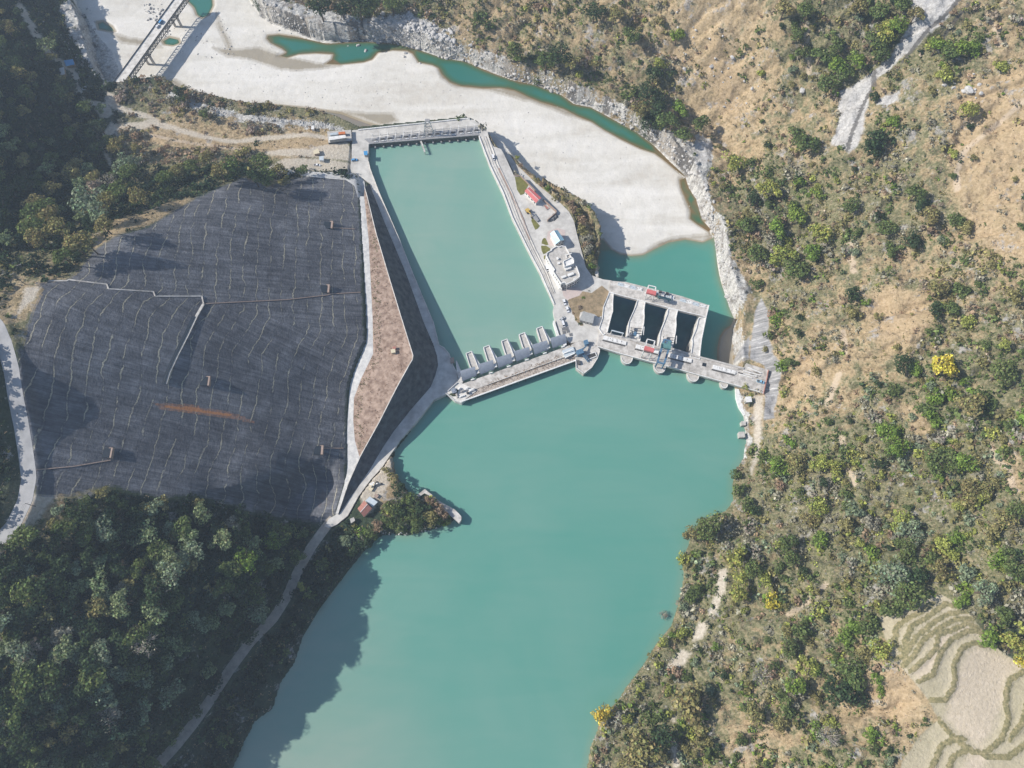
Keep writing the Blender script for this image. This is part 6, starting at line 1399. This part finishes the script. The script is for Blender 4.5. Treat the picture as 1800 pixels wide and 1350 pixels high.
def limbs_mesh(name, rng, nlimb=9, m_='bark', h=1.0, reach=.8):
    mb = MB(); mb.cyl((0, 0, -1.6), (0, 0, -.35), .07, 7, .05); top = Vector((0, 0, -.35))
    for k in range(nlimb):
        a = rng.uniform(0, 6.28); L = reach * rng.uniform(.6, 1); e_ = Vector((math.cos(a) * L, math.sin(a) * L, rng.uniform(-.1, .5))); m1 = top.lerp(e_, .5) + Vector((0, 0, .08))
        mb.cyl(top, m1, .035, 5, .022); mb.cyl(m1, e_, .022, 5, .008)
        for j in range(3):
            a2 = a + rng.uniform(-.9, .9); e2 = m1 + Vector((math.cos(a2), math.sin(a2), rng.uniform(0, .6))) * .35; mb.cyl(m1, e2, .014, 4, .005)
    me = bpy.data.meshes.new(name); me.from_pydata(mb.v, [], mb.f); me.materials.append(M[m_]); return me
prng = np.random.default_rng(21)
CROWN = {}; SHRUB = {}
for t_ in TINT:
    bare = t_ in ('gb',)
    CROWN[t_] = [plant_mesh('crown', leaf_cloud(prng, 9 + k, 380 if bare else 760, .05 if bare else .082), TINT[t_], prng) for k in range(4)]
    SHRUB[t_] = [plant_mesh('shrub', leaf_cloud(prng, 5, 150, .13, flat=.7), TINT[t_], prng) for k in range(3)]
TRUNK = [limbs_mesh('trunk', prng) for k in range(4)]; TRUNKB = [limbs_mesh('trunk', prng, 16, 'palebark', reach=1.0) for k in range(3)]
big_items = []
def add_tree(px, py, rm, tint, label=None, hh=None):
    """px,py: centre of the crown in the photograph; rm: crown radius in metres"""
    hgt = rm * 1.35 if hh is None else hh
    P_ = hit([(px, py)], dz=hgt)[0]; z0 = P_[2] - hgt
    e = bpy.data.objects.new('tree' if tint not in ('gb',) else 'bare_tree', None); COL.objects.link(e); e.location = (P_[0], P_[1], z0 - .1); e.rotation_euler = (0, 0, random.uniform(0, 6.28)); e['category'] = 'tree'
    c = bpy.data.objects.new('crown', random.choice(CROWN[tint])); COL.objects.link(c); c.parent = e; c.location = (0, 0, hgt + .1); s = rm * 1.0
    c.scale = (s * random.uniform(.9, 1.12), s * random.uniform(.9, 1.12), s * random.uniform(.8, 1.05)); c.rotation_euler = (random.uniform(-.12, .12), random.uniform(-.12, .12), random.uniform(0, 6.28))
    t = bpy.data.objects.new('trunk', random.choice(TRUNKB if tint == 'gb' else TRUNK)); COL.objects.link(t); t.parent = e; t.location = (0, 0, hgt + .1); t.scale = (s, s, max(s, hgt / 1.5))
    if label: e['label'] = label
    else: big_items.append((e, ('large ' if rm > 5.5 else 'small ' if rm < 3.6 else '') + WORD[tint] + ' tree', px, py, 'trees'))
    return e
BIG = [  # px, py, radius px, tint  (traced)
 (1660,648,30,'yl'),(1762,655,28,'md'),(1290,285,22,'yg'),(1350,332,24,'yg'),(1365,405,24,'gr'),(1372,450,30,'yg'),(1400,380,24,'gr'),(1440,410,24,'yg'),(1398,468,26,'md'),(1335,450,22,'md'),(1425,440,20,'gr'),
 (1060,1252,23,'yl'),(1135,1312,38,'ol'),(1105,1330,26,'ol'),(1168,1300,26,'dk'),(1215,1235,42,'ol'),(1245,925,28,'md'),(1215,940,20,'ol'),(1295,975,24,'yg'),(1305,1010,22,'yg'),(1328,1005,22,'md'),(1352,1055,20,'yl'),(1303,1045,20,'yg'),(1345,1020,18,'yg'),
 (1570,1020,34,'pa'),(1600,1045,32,'md'),(1565,1065,26,'md'),(1610,1015,26,'dk'),(1785,1135,32,'yg'),(1800,1160,24,'yl'),(1555,52,26,'yg'),(1578,42,22,'gr'),(1540,70,22,'md'),(1757,117,16,'yg'),(1610,25,20,'dk'),(1590,10,22,'dk'),(1545,20,22,'md'),(1510,15,24,'dk'),
 (985,95,24,'dk'),(960,105,22,'md'),(1005,110,20,'ol'),(905,90,20,'md'),(630,12,26,'dk'),(655,5,24,'md'),(600,15,20,'dk'),(560,8,24,'dk'),(690,12,18,'md'),(1150,130,20,'dk'),(1140,165,24,'dk'),(1160,190,24,'dk'),(1130,190,20,'ol'),(1175,215,22,'md'),(1195,195,20,'gr'),(1232,218,20,'md'),(1205,235,20,'md'),(1145,215,20,'dk'),(1158,110,14,'yg'),(1045,20,22,'dk'),(1080,25,20,'ol'),(1110,60,20,'md'),(1190,65,16,'gr'),
 (1445,95,24,'dk'),(1470,80,22,'dk'),(1475,115,22,'gr'),(1490,130,20,'md'),(1400,60,20,'dk'),(1420,20,24,'dk'),(1380,15,24,'dk'),(1460,150,24,'md'),(1410,90,18,'md'),(1505,105,22,'gr'),(1550,95,20,'md'),(1540,245,24,'dk'),(1535,260,20,'dk'),(1570,215,16,'gr'),(1420,255,24,'md'),(1400,240,22,'md'),(1690,85,20,'gr'),(1670,90,20,'md'),(1650,80,20,'gr'),(1710,85,18,'gr'),(1700,190,20,'yg'),(1660,130,18,'yg'),
 (1490,1170,28,'md'),(1475,1215,32,'dk'),(1505,1190,24,'md'),(1510,1225,20,'dk'),(1600,935,26,'pa'),(1585,920,24,'yg'),(1590,965,22,'md'),(1700,868,28,'ol'),(1730,862,24,'ol'),(1720,875,20,'yg'),(1650,808,26,'md'),(1675,812,24,'md'),(1700,812,22,'gr'),(1625,725,20,'md'),(1640,735,20,'gr'),(1645,700,20,'gr'),(1705,708,28,'ol'),(1728,700,20,'md'),(1565,760,24,'gr'),(1580,785,22,'gr'),(1560,790,20,'md'),(1465,820,20,'yg'),(1440,815,20,'yg'),(1370,820,22,'gr'),(1400,815,22,'ol'),(1440,885,22,'yg'),(1425,910,20,'ol'),(1300,862,16,'md'),(1292,836,13,'md'),(1310,885,16,'md'),
 (1212,1045,18,'md'),(1225,1035,16,'md'),(1660,955,20,'yg'),(1680,945,18,'gr'),(1670,975,18,'yg'),(1445,950,18,'gr'),(1500,900,20,'pa'),(1530,920,20,'gb'),(1490,925,18,'ol'),(1385,955,22,'md'),(1395,985,20,'md'),(1500,1105,18,'gr'),(1525,1095,20,'md'),(1480,1120,18,'gr'),(1690,1055,18,'gr'),(1740,1120,22,'gr'),(1765,1085,20,'md'),(1730,1040,24,'pa'),(1410,1110,20,'md'),(1385,1140,22,'md'),(1395,1210,24,'gr'),(1380,1240,20,'md'),(1420,1170,20,'yg'),(1550,1145,24,'yg'),(1520,1150,20,'ol'),(1340,1190,22,'gb'),(1455,1295,26,'gb'),(1430,1285,20,'gr'),(1530,1290,18,'gr'),(1325,1255,24,'ol'),(1375,1270,18,'ol'),(1790,900,24,'md'),(1765,910,22,'ol'),(1745,940,20,'ol'),(1700,1010,22,'pa'),(1650,1000,24,'ol'),(1785,1000,26,'md'),(1750,985,22,'gr'),
 (1495,360,18,'md'),(1560,400,20,'md'),(1600,420,20,'dk'),(1570,440,18,'md'),(1640,380,20,'ol'),(1610,340,20,'md'),(1620,360,18,'dk'),(1680,390,18,'md'),(1700,400,18,'ol'),(1650,510,20,'ol'),(1690,510,18,'md'),(1670,540,18,'md'),(1780,520,20,'ol'),(1645,545,18,'dk'),(1700,565,16,'yg'),(1590,640,20,'dk'),(1610,650,16,'gr'),(1375,645,16,'gr'),(1390,640,16,'md'),(1500,520,18,'dk'),(1500,550,18,'ol'),(1330,500,14,'md'),(1315,395,18,'md'),(1325,350,18,'dk'),
 (213,290,20,'pa'),(232,285,16,'pa'),(205,255,22,'ol'),(185,248,14,'md'),(242,260,12,'ol'),(80,380,24,'ol'),(100,405,26,'ol'),(60,400,24,'md'),(60,420,22,'ol'),(150,350,30,'pa'),(170,370,24,'pa'),(130,430,26,'ol'),(110,450,22,'md'),(155,430,22,'ol'),(180,395,20,'ol'),(225,300,20,'md'),(210,330,22,'md'),(245,345,22,'ol'),(190,320,20,'gb'),(165,330,20,'pk'),(400,290,20,'md'),(385,300,20,'ol'),(340,290,18,'md'),(310,300,18,'ol'),(365,280,16,'ol'),(460,285,18,'md'),(445,310,20,'dk'),(470,310,20,'md'),(490,300,16,'ol'),(290,310,18,'md'),(315,162,14,'dk'),(322,172,10,'md'),(360,198,12,'md'),(500,320,12,'ol'),(530,300,12,'md'),
 (430,985,28,'gr'),(410,1000,22,'md'),(255,1130,28,'gb'),(270,1110,22,'md'),(185,1262,26,'gb'),(200,1245,20,'gb'),(110,1110,22,'gb'),(95,1125,18,'gb'),(165,1215,24,'pa'),(180,1195,24,'pa'),(190,1225,22,'pa'),(210,1185,18,'pa'),(132,1155,18,'pa'),(75,1078,26,'ol'),(95,1070,20,'ol'),(60,1065,18,'ol'),(175,1075,24,'ol'),(160,1062,20,'ol'),(185,1050,16,'pa'),(55,1145,22,'pk'),(50,1170,20,'pa'),(90,1180,16,'ol'),(85,1265,22,'ol'),(110,1250,22,'md'),(120,1285,20,'ol'),(90,1305,18,'ol'),(230,1275,22,'pa'),(245,1290,22,'md'),(210,1310,20,'ol'),(270,1015,16,'ol'),(225,1025,16,'ol'),(215,1035,16,'gb'),(310,940,18,'ol'),(300,930,16,'pa'),(335,990,16,'ol'),(270,890,18,'pa'),(255,895,14,'ol'),(285,885,16,'ol'),(178,865,14,'ol'),(160,895,14,'md'),(95,920,13,'ol'),(120,905,13,'md'),(490,935,26,'md'),(475,955,20,'gr'),(505,930,18,'md'),(405,922,18,'gb'),(390,930,16,'ol'),(350,885,12,'ol'),(355,1100,16,'pa'),(360,1090,12,'md'),(370,1045,14,'pa'),(315,1050,14,'md'),(340,1085,14,'pa'),(10,1240,18,'gb'),(15,1270,16,'gb'),(5,1300,16,'md'),(0,1130,14,'gb'),(180,1345,18,'pa'),(165,1335,16,'pa'),(310,1285,12,'md'),(530,1030,10,'yg'),(390,1300,12,'md'),
 (700,860,16,'dk'),(690,890,20,'md'),(710,900,20,'dk'),(725,905,20,'md'),(700,920,20,'md'),(735,925,16,'md'),(745,895,18,'dk'),(680,915,14,'md'),(760,910,18,'ol'),(770,895,15,'br'),(757,880,12,'br'),(780,908,12,'br'),(786,918,8,'md'),(768,912,11,'md'),(665,925,14,'br'),(650,935,13,'md'),(640,960,16,'dk'),(620,965,16,'dk'),(610,950,14,'pa'),(690,840,12,'ol'),(680,825,9,'ol'),(720,880,16,'md'),(658,945,10,'md'),
 (1166,1080,11,'gb'),(1310,680,7,'yg'),(1026,523,4,'gr'),(1019,541,5,'pk'),(1003,538,4,'br'),(1007,550,4.5,'br'),(1012,561,4.5,'ol'),(1019,570,5,'dk'),(1001,529,3.5,'ol'),(1046,519,5,'br'),(1056,511,4,'br'),(1048,534,4,'ol'),(1058,524,4,'pk'),(1010,532,3.5,'dk'),(1036,512,4,'dk'),(972,568,4,'ol'),(1345,614,7,'ol'),(909,277,5,'yg'),(915,292,6,'br'),(963,332,7,'gr'),(975,348,7,'ol'),(990,350,8,'ol'),(1003,358,9,'br'),(1015,372,10,'ol'),(1022,390,12,'br'),(1024,405,13,'ol'),(1030,420,13,'gb'),(1032,438,12,'gb'),(1036,455,12,'ol'),(1040,468,8,'gr'),(945,318,7,'ol'),(952,325,7,'br'),(1010,368,9,'br'),(1030,430,10,'br')]
NAMED = {(1660,648):'golden yellow tree standing alone below the tan clearing',(1060,1252):'golden yellow tree leaning over the reservoir shoreline',(1166,1080):'bare dead tree leaning over the water below the promontory',(1026,523):'round bright green tree in the shaded garden below the control building',(1019,541):'reddish tree beside the grey shed',(1310,680):'yellow green tree at the lake end of the dam',(909,277):'small yellow green tree on the ramp edge above the riverbed',(255,1130):'large bare beige tree in the middle of the shaded forest',(430,985):'large bright green tree above the shaded road'}
rr = random.Random(11)
def mpp(px, py):       # metres per photo pixel at a place
    P_ = hit([(px, py)])[0]; return (HCAM - P_[2]) / (F * (math.hypot((px - 900) / F, 0) * 0 + abs(rays(px, py)[2])))
BIG = [(a, b, c * .9, 'ol' if (a + b) % 2 else 'md') if (y0 := b) < 170 and 1370 < a < 1620 and d == 'dk' else (a, b, c, d) for a, b, c, d in BIG]
trees = [(x_, y_, r_ * mpp(x_, y_) * .98, t_) for x_, y_, r_, t_ in BIG]
# forest filler on the shaded left bank
def inpoly(poly, x_, y_):
    c = False
    for i in range(len(poly)):
        (ax, ay), (bx, by) = poly[i - 1], poly[i]
        if (ay > y_) != (by > y_) and x_ < (bx - ax) * (y_ - ay) / (by - ay) + ax: c = not c
    return c
FOREST = [[(0,960),(60,930),(110,880),(200,870),(300,885),(400,905),(500,920),(560,935),(540,965),(505,1020),(490,1060),(430,1120),(390,1175),(340,1250),(300,1300),(262,1345),(255,1360),(-20,1360),(-20,960)],
          [(-20,-20),(30,-10),(60,50),(110,115),(130,170),(185,195),(170,240),(175,290),(230,300),(150,400),(0,430),(-20,430)]]
taken = [(a, b, 13) for a, b, c, d in BIG]
filler = []
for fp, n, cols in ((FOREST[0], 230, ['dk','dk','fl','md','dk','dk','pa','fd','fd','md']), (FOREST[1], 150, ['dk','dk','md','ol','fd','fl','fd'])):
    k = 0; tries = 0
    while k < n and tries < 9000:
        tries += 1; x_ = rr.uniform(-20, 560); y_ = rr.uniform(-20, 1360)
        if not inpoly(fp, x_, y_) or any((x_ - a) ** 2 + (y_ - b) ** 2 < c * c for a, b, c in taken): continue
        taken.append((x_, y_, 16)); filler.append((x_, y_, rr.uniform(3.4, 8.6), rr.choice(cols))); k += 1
FR = [(1130,280,1800,700),(1250,640,1800,1080),(1100,1060,1580,1350),(850,0,1800,300)]
k = 0
while k < 170:
    a0, b0, a1, b1 = FR[rr.randrange(4)]; x_ = rr.uniform(a0, a1); y_ = rr.uniform(b0, b1); P_ = hit([(x_, y_)])[0]; gq = float(Hat([P_[0]], [P_[1]], GREEN)[0])
    if rr.random() > gq ** 1.5 or any((x_ - a) ** 2 + (y_ - b) ** 2 < c * c for a, b, c in taken) or max(float(Hat([P_[0]], [P_[1]], m_)[0]) for m_ in (s_rock, s_scar, s_shot, s_dirt, s_field, s_bed, s_res)) > -2: continue
    taken.append((x_, y_, 15)); filler.append((x_, y_, rr.uniform(2.4, 4.6), rr.choice(['ol','ol','md','yg','yg','gr','pa','md','ol','dk']))); k += 1
trees += filler
trees.sort(key=lambda q: -q[2] if (q[0], q[1]) not in NAMED else -99)
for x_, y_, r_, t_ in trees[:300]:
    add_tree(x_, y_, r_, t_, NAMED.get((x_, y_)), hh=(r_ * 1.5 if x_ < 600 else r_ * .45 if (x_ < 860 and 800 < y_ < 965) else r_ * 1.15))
rest_trees = trees[300:]
# ---- scrub: jittered lattice over the land, density from the GREEN map
def scatter(step, seed):
    g = np.random.default_rng(seed); xs = np.arange(-438, 378, step); ys = np.arange(-93, 543, step); X, Y = np.meshgrid(xs, ys)
    X = (X + g.uniform(-.5, .5, X.shape) * step).ravel(); Y = (Y + g.uniform(-.5, .5, Y.shape) * step).ravel(); return X, Y, g
X, Y, g = scatter(2.75, 5)
look = lambda A: Hat(X, Y, A)
ok = (look(s_res) < -1.2) & (look(s_bas) < -2) & (look(s_bed) < -1.5) & (look(s_cov) < -1.5) & (look(s_low) < -1) & (look(s_roadw) < -2) & (look(s_prom) < -1) & (look(s_head) < -1) & (look(s_ramp) < -1.5) & (look(s_field) < -1) & (look(s_scar) < -.5) & (look(s_shot) < -.3) & (look(s_dirt) < -.2)
LWr = pdist(lower_road, X, Y, 20) > 4.2; LLr = pdist(left_road, X, Y, 20) > 6.0
Zs = look(H); pq = proj(np.column_stack([X, Y, Zs])); inview = (pq[:, 0] > -50) & (pq[:, 0] < 1850) & (pq[:, 1] > -50) & (pq[:, 1] < 1400)
onD = ~((pq[:, 0] > 575) & (pq[:, 0] < 760) & (pq[:, 1] > 200) & (pq[:, 1] < 300)) & ~((pq[:, 0] > 1040) & (pq[:, 0] < 1350) & (pq[:, 1] > 480) & (pq[:, 1] < 690)) & ~((pq[:, 0] > 780) & (pq[:, 0] < 1060) & (pq[:, 1] > 560) & (pq[:, 1] < 710)) & ~((pq[:, 0] > 610) & (pq[:, 0] < 668) & (pq[:, 1] > 845) & (pq[:, 1] < 922))
d = look(GREEN); clump = fbm(X, Y, 15, 3, 31); d = np.clip(d + .95 * clump, 0, 1); d = np.where(look(s_grass) > 0, d * .22, d); d = np.where(look(s_rock) > .5, d * .06, d)
left = pq[:, 0] < 620
keep = ok & LWr & LLr & inview & onD & (g.random(len(X)) < np.clip(d * 1.35, .05, 1))
X, Y, Zs, pq, dd, left = X[keep], Y[keep], Zs[keep], pq[keep], d[keep], left[keep]
rad = np.clip(g.gamma(3.0, .62, len(X)), .5, 5.0) * (.72 + .6 * dd)
low_r = (pq[:, 1] > 640) & ~left
keys = list(TINT)
def pick(ps):
    k = list(ps); p = np.array([ps[q] for q in k], float); return np.array([keys.index(q) for q in k])[g.choice(len(k), len(X), p=p / p.sum())]
ti = pick(dict(ol=7, md=2, dk=1.5, br=3, gb=3, pk=1.5, yg=1.2, gr=.6))
ti = np.where(low_r, pick(dict(ol=6, md=3.5, gr=2.4, yg=3.2, dk=1.2, gb=3, pa=2.8, br=2)), ti)
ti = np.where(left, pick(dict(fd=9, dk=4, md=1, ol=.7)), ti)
topl = left & (pq[:, 1] < 290) & (pq[:, 0] > 205); ti = np.where(topl, pick(dict(ol=2.5, br=4, gb=5, pk=3, dk=.8)), ti)
# clumps keep one kind of plant
cl = fbm(X, Y, 16, 2, 44)
ti = np.where((cl > .33) & ~left, keys.index('md'), ti); ti = np.where((cl < -.38) & ~left, keys.index('gb'), ti)
order = np.argsort(-rad); nind = 300
shrub_items = []
for j in order[:nind]:
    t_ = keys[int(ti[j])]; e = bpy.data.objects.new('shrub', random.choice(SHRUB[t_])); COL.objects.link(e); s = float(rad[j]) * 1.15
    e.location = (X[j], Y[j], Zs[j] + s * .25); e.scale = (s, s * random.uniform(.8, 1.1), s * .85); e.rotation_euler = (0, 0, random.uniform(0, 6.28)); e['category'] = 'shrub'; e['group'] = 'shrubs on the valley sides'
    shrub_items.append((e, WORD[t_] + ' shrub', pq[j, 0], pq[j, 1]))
finish_labels(shrub_items)
for e, wd, x_, y_, gk in big_items: e['group'] = 'trees on the shaded left bank' if x_ < 600 else ('trees and bushes on the spit and ramp edge' if x_ < 1050 and y_ > 240 and y_ < 960 else 'trees on the sunlit right bank')
for e, wd, x_, y_, gk in big_items: pass
finish_labels([(e, wd, x_, y_) for e, wd, x_, y_, gk in big_items])
def merge_plants(name, sel, label, extra=(), nq=34):
    P_ = []; C_ = []
    protos = [leaf_cloud(prng, 4, nq, .24, flat=.7) for _ in range(14)]
    for j in sel:
        q = protos[int(g.integers(14))]; a = g.uniform(0, 6.28); ca, sa = math.cos(a), math.sin(a); s = rad[j]
        R_ = np.array([[ca, -sa, 0], [sa, ca, 0], [0, 0, 1]]) * s
        P_.append(q @ R_.T + np.array([X[j], Y[j], Zs[j] + s * .22])); c = np.array(TINT[keys[int(ti[j])]]) * g.uniform(.75, 1.3)
        C_.append(np.repeat(c[None] * (1 + g.normal(0, .15, (len(q), 1))), 4, 0))
    for x_, y_, r_, t_ in extra:
        q = leaf_cloud(prng, 9, 420, .11); h_ = r_ * (1.3 if x_ < 600 else .8); p = hit([(x_, y_)], dz=h_)[0]; P_.append(q * r_ + p); C_.append(np.repeat(np.array(TINT[t_])[None] * (1 + g.normal(0, .15, (len(q), 1))), 4, 0))
    V = np.vstack([p.reshape(-1, 3) for p in P_]); C = np.clip(np.vstack(C_), .005, .9); Fq = np.arange(len(V)).reshape(-1, 4)
    o = big_mesh(name, V, Fq, ['foliage'], colors=C); tag(o, label, 'undergrowth', kind='stuff'); return o
rest = order[nind:]
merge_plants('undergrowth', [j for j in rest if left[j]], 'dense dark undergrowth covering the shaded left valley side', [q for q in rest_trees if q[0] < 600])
merge_plants('scrub', [j for j in rest if not left[j]], 'mixed green and brown scrub covering the sunlit right valley side', [q for q in rest_trees if q[0] >= 600])
print('SHRUBS', len(X), 'TREES', len(trees))
# low dry tufts on open ground
X2, Y2, g2 = scatter(2.3, 9); lk = lambda A: Hat(X2, Y2, A)
z2 = lk(H); p2 = proj(np.column_stack([X2, Y2, z2]))
k2 = (lk(s_res) < -.8) & (lk(s_bas) < -2) & (lk(s_bed) < -1) & (lk(s_cov) < -1) & (lk(s_low) < -1) & (lk(s_roadw) < -2) & (lk(s_prom) < -1) & (lk(s_head) < -1) & (lk(s_ramp) < -1.5) & (lk(s_field) < -.5) & (lk(s_scar) < 0) & (lk(s_shot) < 0) & (lk(s_dirt) < -.5) & (lk(s_rock) < 1) & (p2[:, 0] > -30) & (p2[:, 0] < 1830) & (p2[:, 1] > -30) & (p2[:, 1] < 1380)
k2 &= (pdist(lower_road, X2, Y2, 20) > 3.6) & (pdist(left_road, X2, Y2, 20) > 5) & (g2.random(len(X2)) < .42)
k2 &= ~((p2[:, 0] > 1040) & (p2[:, 0] < 1350) & (p2[:, 1] > 480) & (p2[:, 1] < 690)) & ~((p2[:, 0] > 570) & (p2[:, 0] < 760) & (p2[:, 1] > 200) & (p2[:, 1] < 300))& ~((p2[:, 0] > 610) & (p2[:, 0] < 668) & (p2[:, 1] > 845) & (p2[:, 1] < 922))
x2, y2, z2 = X2[k2], Y2[k2], z2[k2]; n2 = len(x2); q_ = 7
ctr = np.repeat(np.column_stack([x2, y2, z2 + .25]), q_, 0) + g2.normal(0, 1, (n2 * q_, 3)) * np.array([.75, .75, .18])
nr = g2.normal(0, .5, (len(ctr), 3)) + np.array([0, 0, 1]); nr /= np.linalg.norm(nr, axis=1)[:, None]; t_ = np.cross(nr, g2.normal(size=nr.shape)); t_ /= np.linalg.norm(t_, axis=1)[:, None]; b_ = np.cross(nr, t_); s_ = g2.uniform(.2, .5, (len(ctr), 1))
V = np.stack([ctr - t_ * s_, ctr - b_ * s_ * .6, ctr + t_ * s_, ctr + b_ * s_ * .6], 1).reshape(-1, 3)
cc = np.array([(.40,.29,.18),(.26,.19,.115),(.15,.135,.07),(.46,.36,.25),(.11,.11,.055)])[g2.choice(5, n2, p=[.3, .25, .2, .1, .15])]; cc = np.repeat(cc, q_ * 4, 0)
o = big_mesh('dry_grass', V, np.arange(len(V)).reshape(-1, 4), ['foliage'], colors=cc); tag(o, 'tufts of dry grass over the open valley sides', 'grass', kind='stuff')

# weeds on the dry terrace
A_ = np.array(tri); gx = g2.uniform(A_[:, 0].min(), A_[:, 0].max(), 5200); gy = g2.uniform(A_[:, 1].min(), A_[:, 1].max(), 5200); si = sdf(A_, gx, gy, 10); lb = pdist([(a, b) for a, b, c in br], gx, gy, 30)
k3 = (si > .5) & (g2.random(5200) < np.where(lb < 6, .75, .22)); gx, gy, lb = gx[k3], gy[k3], lb[k3]; gz = tl(np.column_stack([gx, gy])) + .15; n3 = len(gx)
ctr = np.repeat(np.column_stack([gx, gy, gz]), 6, 0) + g2.normal(0, 1, (n3 * 6, 3)) * np.array([.45, .45, .12]); nr = g2.normal(0, .5, (len(ctr), 3)) + np.array([0, 0, 1]); nr /= np.linalg.norm(nr, axis=1)[:, None]; t_ = np.cross(nr, g2.normal(size=nr.shape)); t_ /= np.linalg.norm(t_, axis=1)[:, None]; b_ = np.cross(nr, t_); s_ = g2.uniform(.15, .42, (len(ctr), 1))
V = np.stack([ctr - t_ * s_, ctr - b_ * s_ * .6, ctr + t_ * s_, ctr + b_ * s_ * .6], 1).reshape(-1, 3); cc = np.where((lb < 6)[:, None] & (g2.random((n3, 1)) < .6), np.array([[.17, .17, .07]]), np.array([[.36, .25, .18]])) * g2.uniform(.6, 1.2, (n3, 1)); cc = np.repeat(cc, 24, 0)
o = big_mesh('weeds', V, np.arange(len(V)).reshape(-1, 4), ['foliage'], colors=cc); tag(o, 'low weeds dotted over the dry reddish terrace', 'weeds', kind='stuff')

# ================================================================== BOULDERS
def rock_mesh(seed, sub=2):
    bm = bmesh.new(); bmesh.ops.create_icosphere(bm, subdivisions=sub, radius=1); rg_ = random.Random(seed); off = Vector((rg_.uniform(0, 50), rg_.uniform(0, 50), 0)); cuts = [Vector((rg_.gauss(0, 1), rg_.gauss(0, 1), rg_.gauss(0, 1))).normalized() for _ in range(7)]
    for v in bm.verts:
        for c in cuts:
            d_ = v.co.dot(c)
            if d_ > .62: v.co -= c * (d_ - .62) * .9
        v.co *= 1 + .22 * mnoise(v.co * 1.3 + off)
    me = bpy.data.meshes.new('boulder'); bm.to_mesh(me); bm.free(); me.materials.append(M['boulder']); return me
ROCKM = [rock_mesh(k) for k in range(6)]; ROCKL = [rock_mesh(20 + k, 1) for k in range(6)]
# (px0,py0,px1,py1 -> along line, width px, count, size range m)
RL = [([(450,5),(500,35),(540,50)],26,60,(.6,1.8)),([(640,62),(690,60),(740,72),(790,92),(850,112)],44,420,(.8,2.4)),([(650,48),(700,38),(750,58),(800,82)],34,260,(.8,2.6)),([(460,15),(520,45),(580,55),(640,60)],22,120,(.6,1.8)),([(870,120),(930,135),(985,155),(1030,178)],22,200,(.6,2.2)),([(1050,182),(1120,215),(1180,260),(1220,300)],24,200,(.6,2.4)),([(1235,330),(1250,380),(1268,430),(1275,480),(1290,530)],22,200,(.5,2.0)),
      ([(262,10),(275,30),(290,50),(300,62)],26,80,(.6,2.0)),([(380,20),(395,60),(405,95)],14,26,(.4,1.2)),([(120,20),(150,70),(190,130)],50,200,(.5,1.6)),([(430,206),(500,212),(560,220),(600,228)],12,200,(.35,.9)),([(300,170),(350,188),(410,203)],10,90,(.35,.9)),([(330,60),(350,80),(370,100)],40,24,(.4,1.1)),([(400,120),(700,150),(900,200),(1100,300),(1200,400)],130,320,(.2,.6)),([(1255,1000),(1195,1100),(1100,1215),(1045,1300)],6,50,(.3,.8)),([(420,130),(600,160),(750,170)],70,40,(.25,.6)),
      ([(1650,150),(1700,130),(1720,170),(1690,180)],30,16,(.8,2.2)),([(1180,90),(1250,130),(1300,190)],120,40,(.8,2.4)),([(660,935),(720,940),(770,928)],5,40,(.4,1.0))]
ro = []
for line, wd, n, (a0, a1) in RL:
    L = resample(np.array(line, float), 60)
    for k in range(n):
        c = L[rr.randrange(60)]; x_ = c[0] + rr.gauss(0, wd / 3.2); y_ = c[1] + rr.gauss(0, wd / 3.2); ro.append((x_, y_, a0 + (a1 - a0) * rr.random() ** 2.2))
ro += [(643,93,1.9),(646,90,1.3),(612,82,1.6),(1410,160,3.0),(1702,160,3.4),(1722,150,2.2),(1660,150,1.8)]
rp_ = hit([(a, b) for a, b, c in ro])
ds = Hat(rp_[:, 0], rp_[:, 1], s_riv)
ro = [(a, b, c, P_) for (a, b, c), P_, s_ in zip(ro, rp_, ds) if s_ < .8 or (abs(a - 630) < 30 and abs(b - 88) < 10)]
ro.sort(key=lambda q: -q[2]); items = []
for a, b, c, P_ in ro[:260]:
    e = bpy.data.objects.new('boulder', rr.choice(ROCKM)); COL.objects.link(e); e.location = (P_[0], P_[1], max(P_[2], BED - .3) + c * .15); e.scale = (c * rr.uniform(.8, 1.3), c * rr.uniform(.7, 1.1), c * rr.uniform(.55, .8)); e.rotation_euler = (rr.uniform(-.3, .3), rr.uniform(-.3, .3), rr.uniform(0, 6.28)); e['category'] = 'boulder'; e['group'] = 'boulders along the river'
    items.append((e, ('large' if c > 1.7 else 'mid sized' if c > 1.3 else 'small') + ' pale boulder', a, b))
finish_labels(items)
VL = []; FL = []; nb_ = 0
for a, b, c, P_ in ro[260:]:
    me = rr.choice(ROCKL); v = np.array([tuple(q.co) for q in me.vertices]); f = np.array([tuple(p.vertices) for p in me.polygons]); an = rr.uniform(0, 6.28); ca, sa = math.cos(an), math.sin(an)
    v = (v * np.array([c * 1.1, c * .9, c * .65])) @ np.array([[ca, sa, 0], [-sa, ca, 0], [0, 0, 1]]) + P_ + np.array([0, 0, c * .12]); VL.append(v); FL.append(f + nb_); nb_ += len(v)
o = big_mesh('rubble', np.vstack(VL), np.vstack(FL), ['boulder']); tag(o, 'small pale stones and rubble along the riverbanks', 'rubble', kind='stuff')
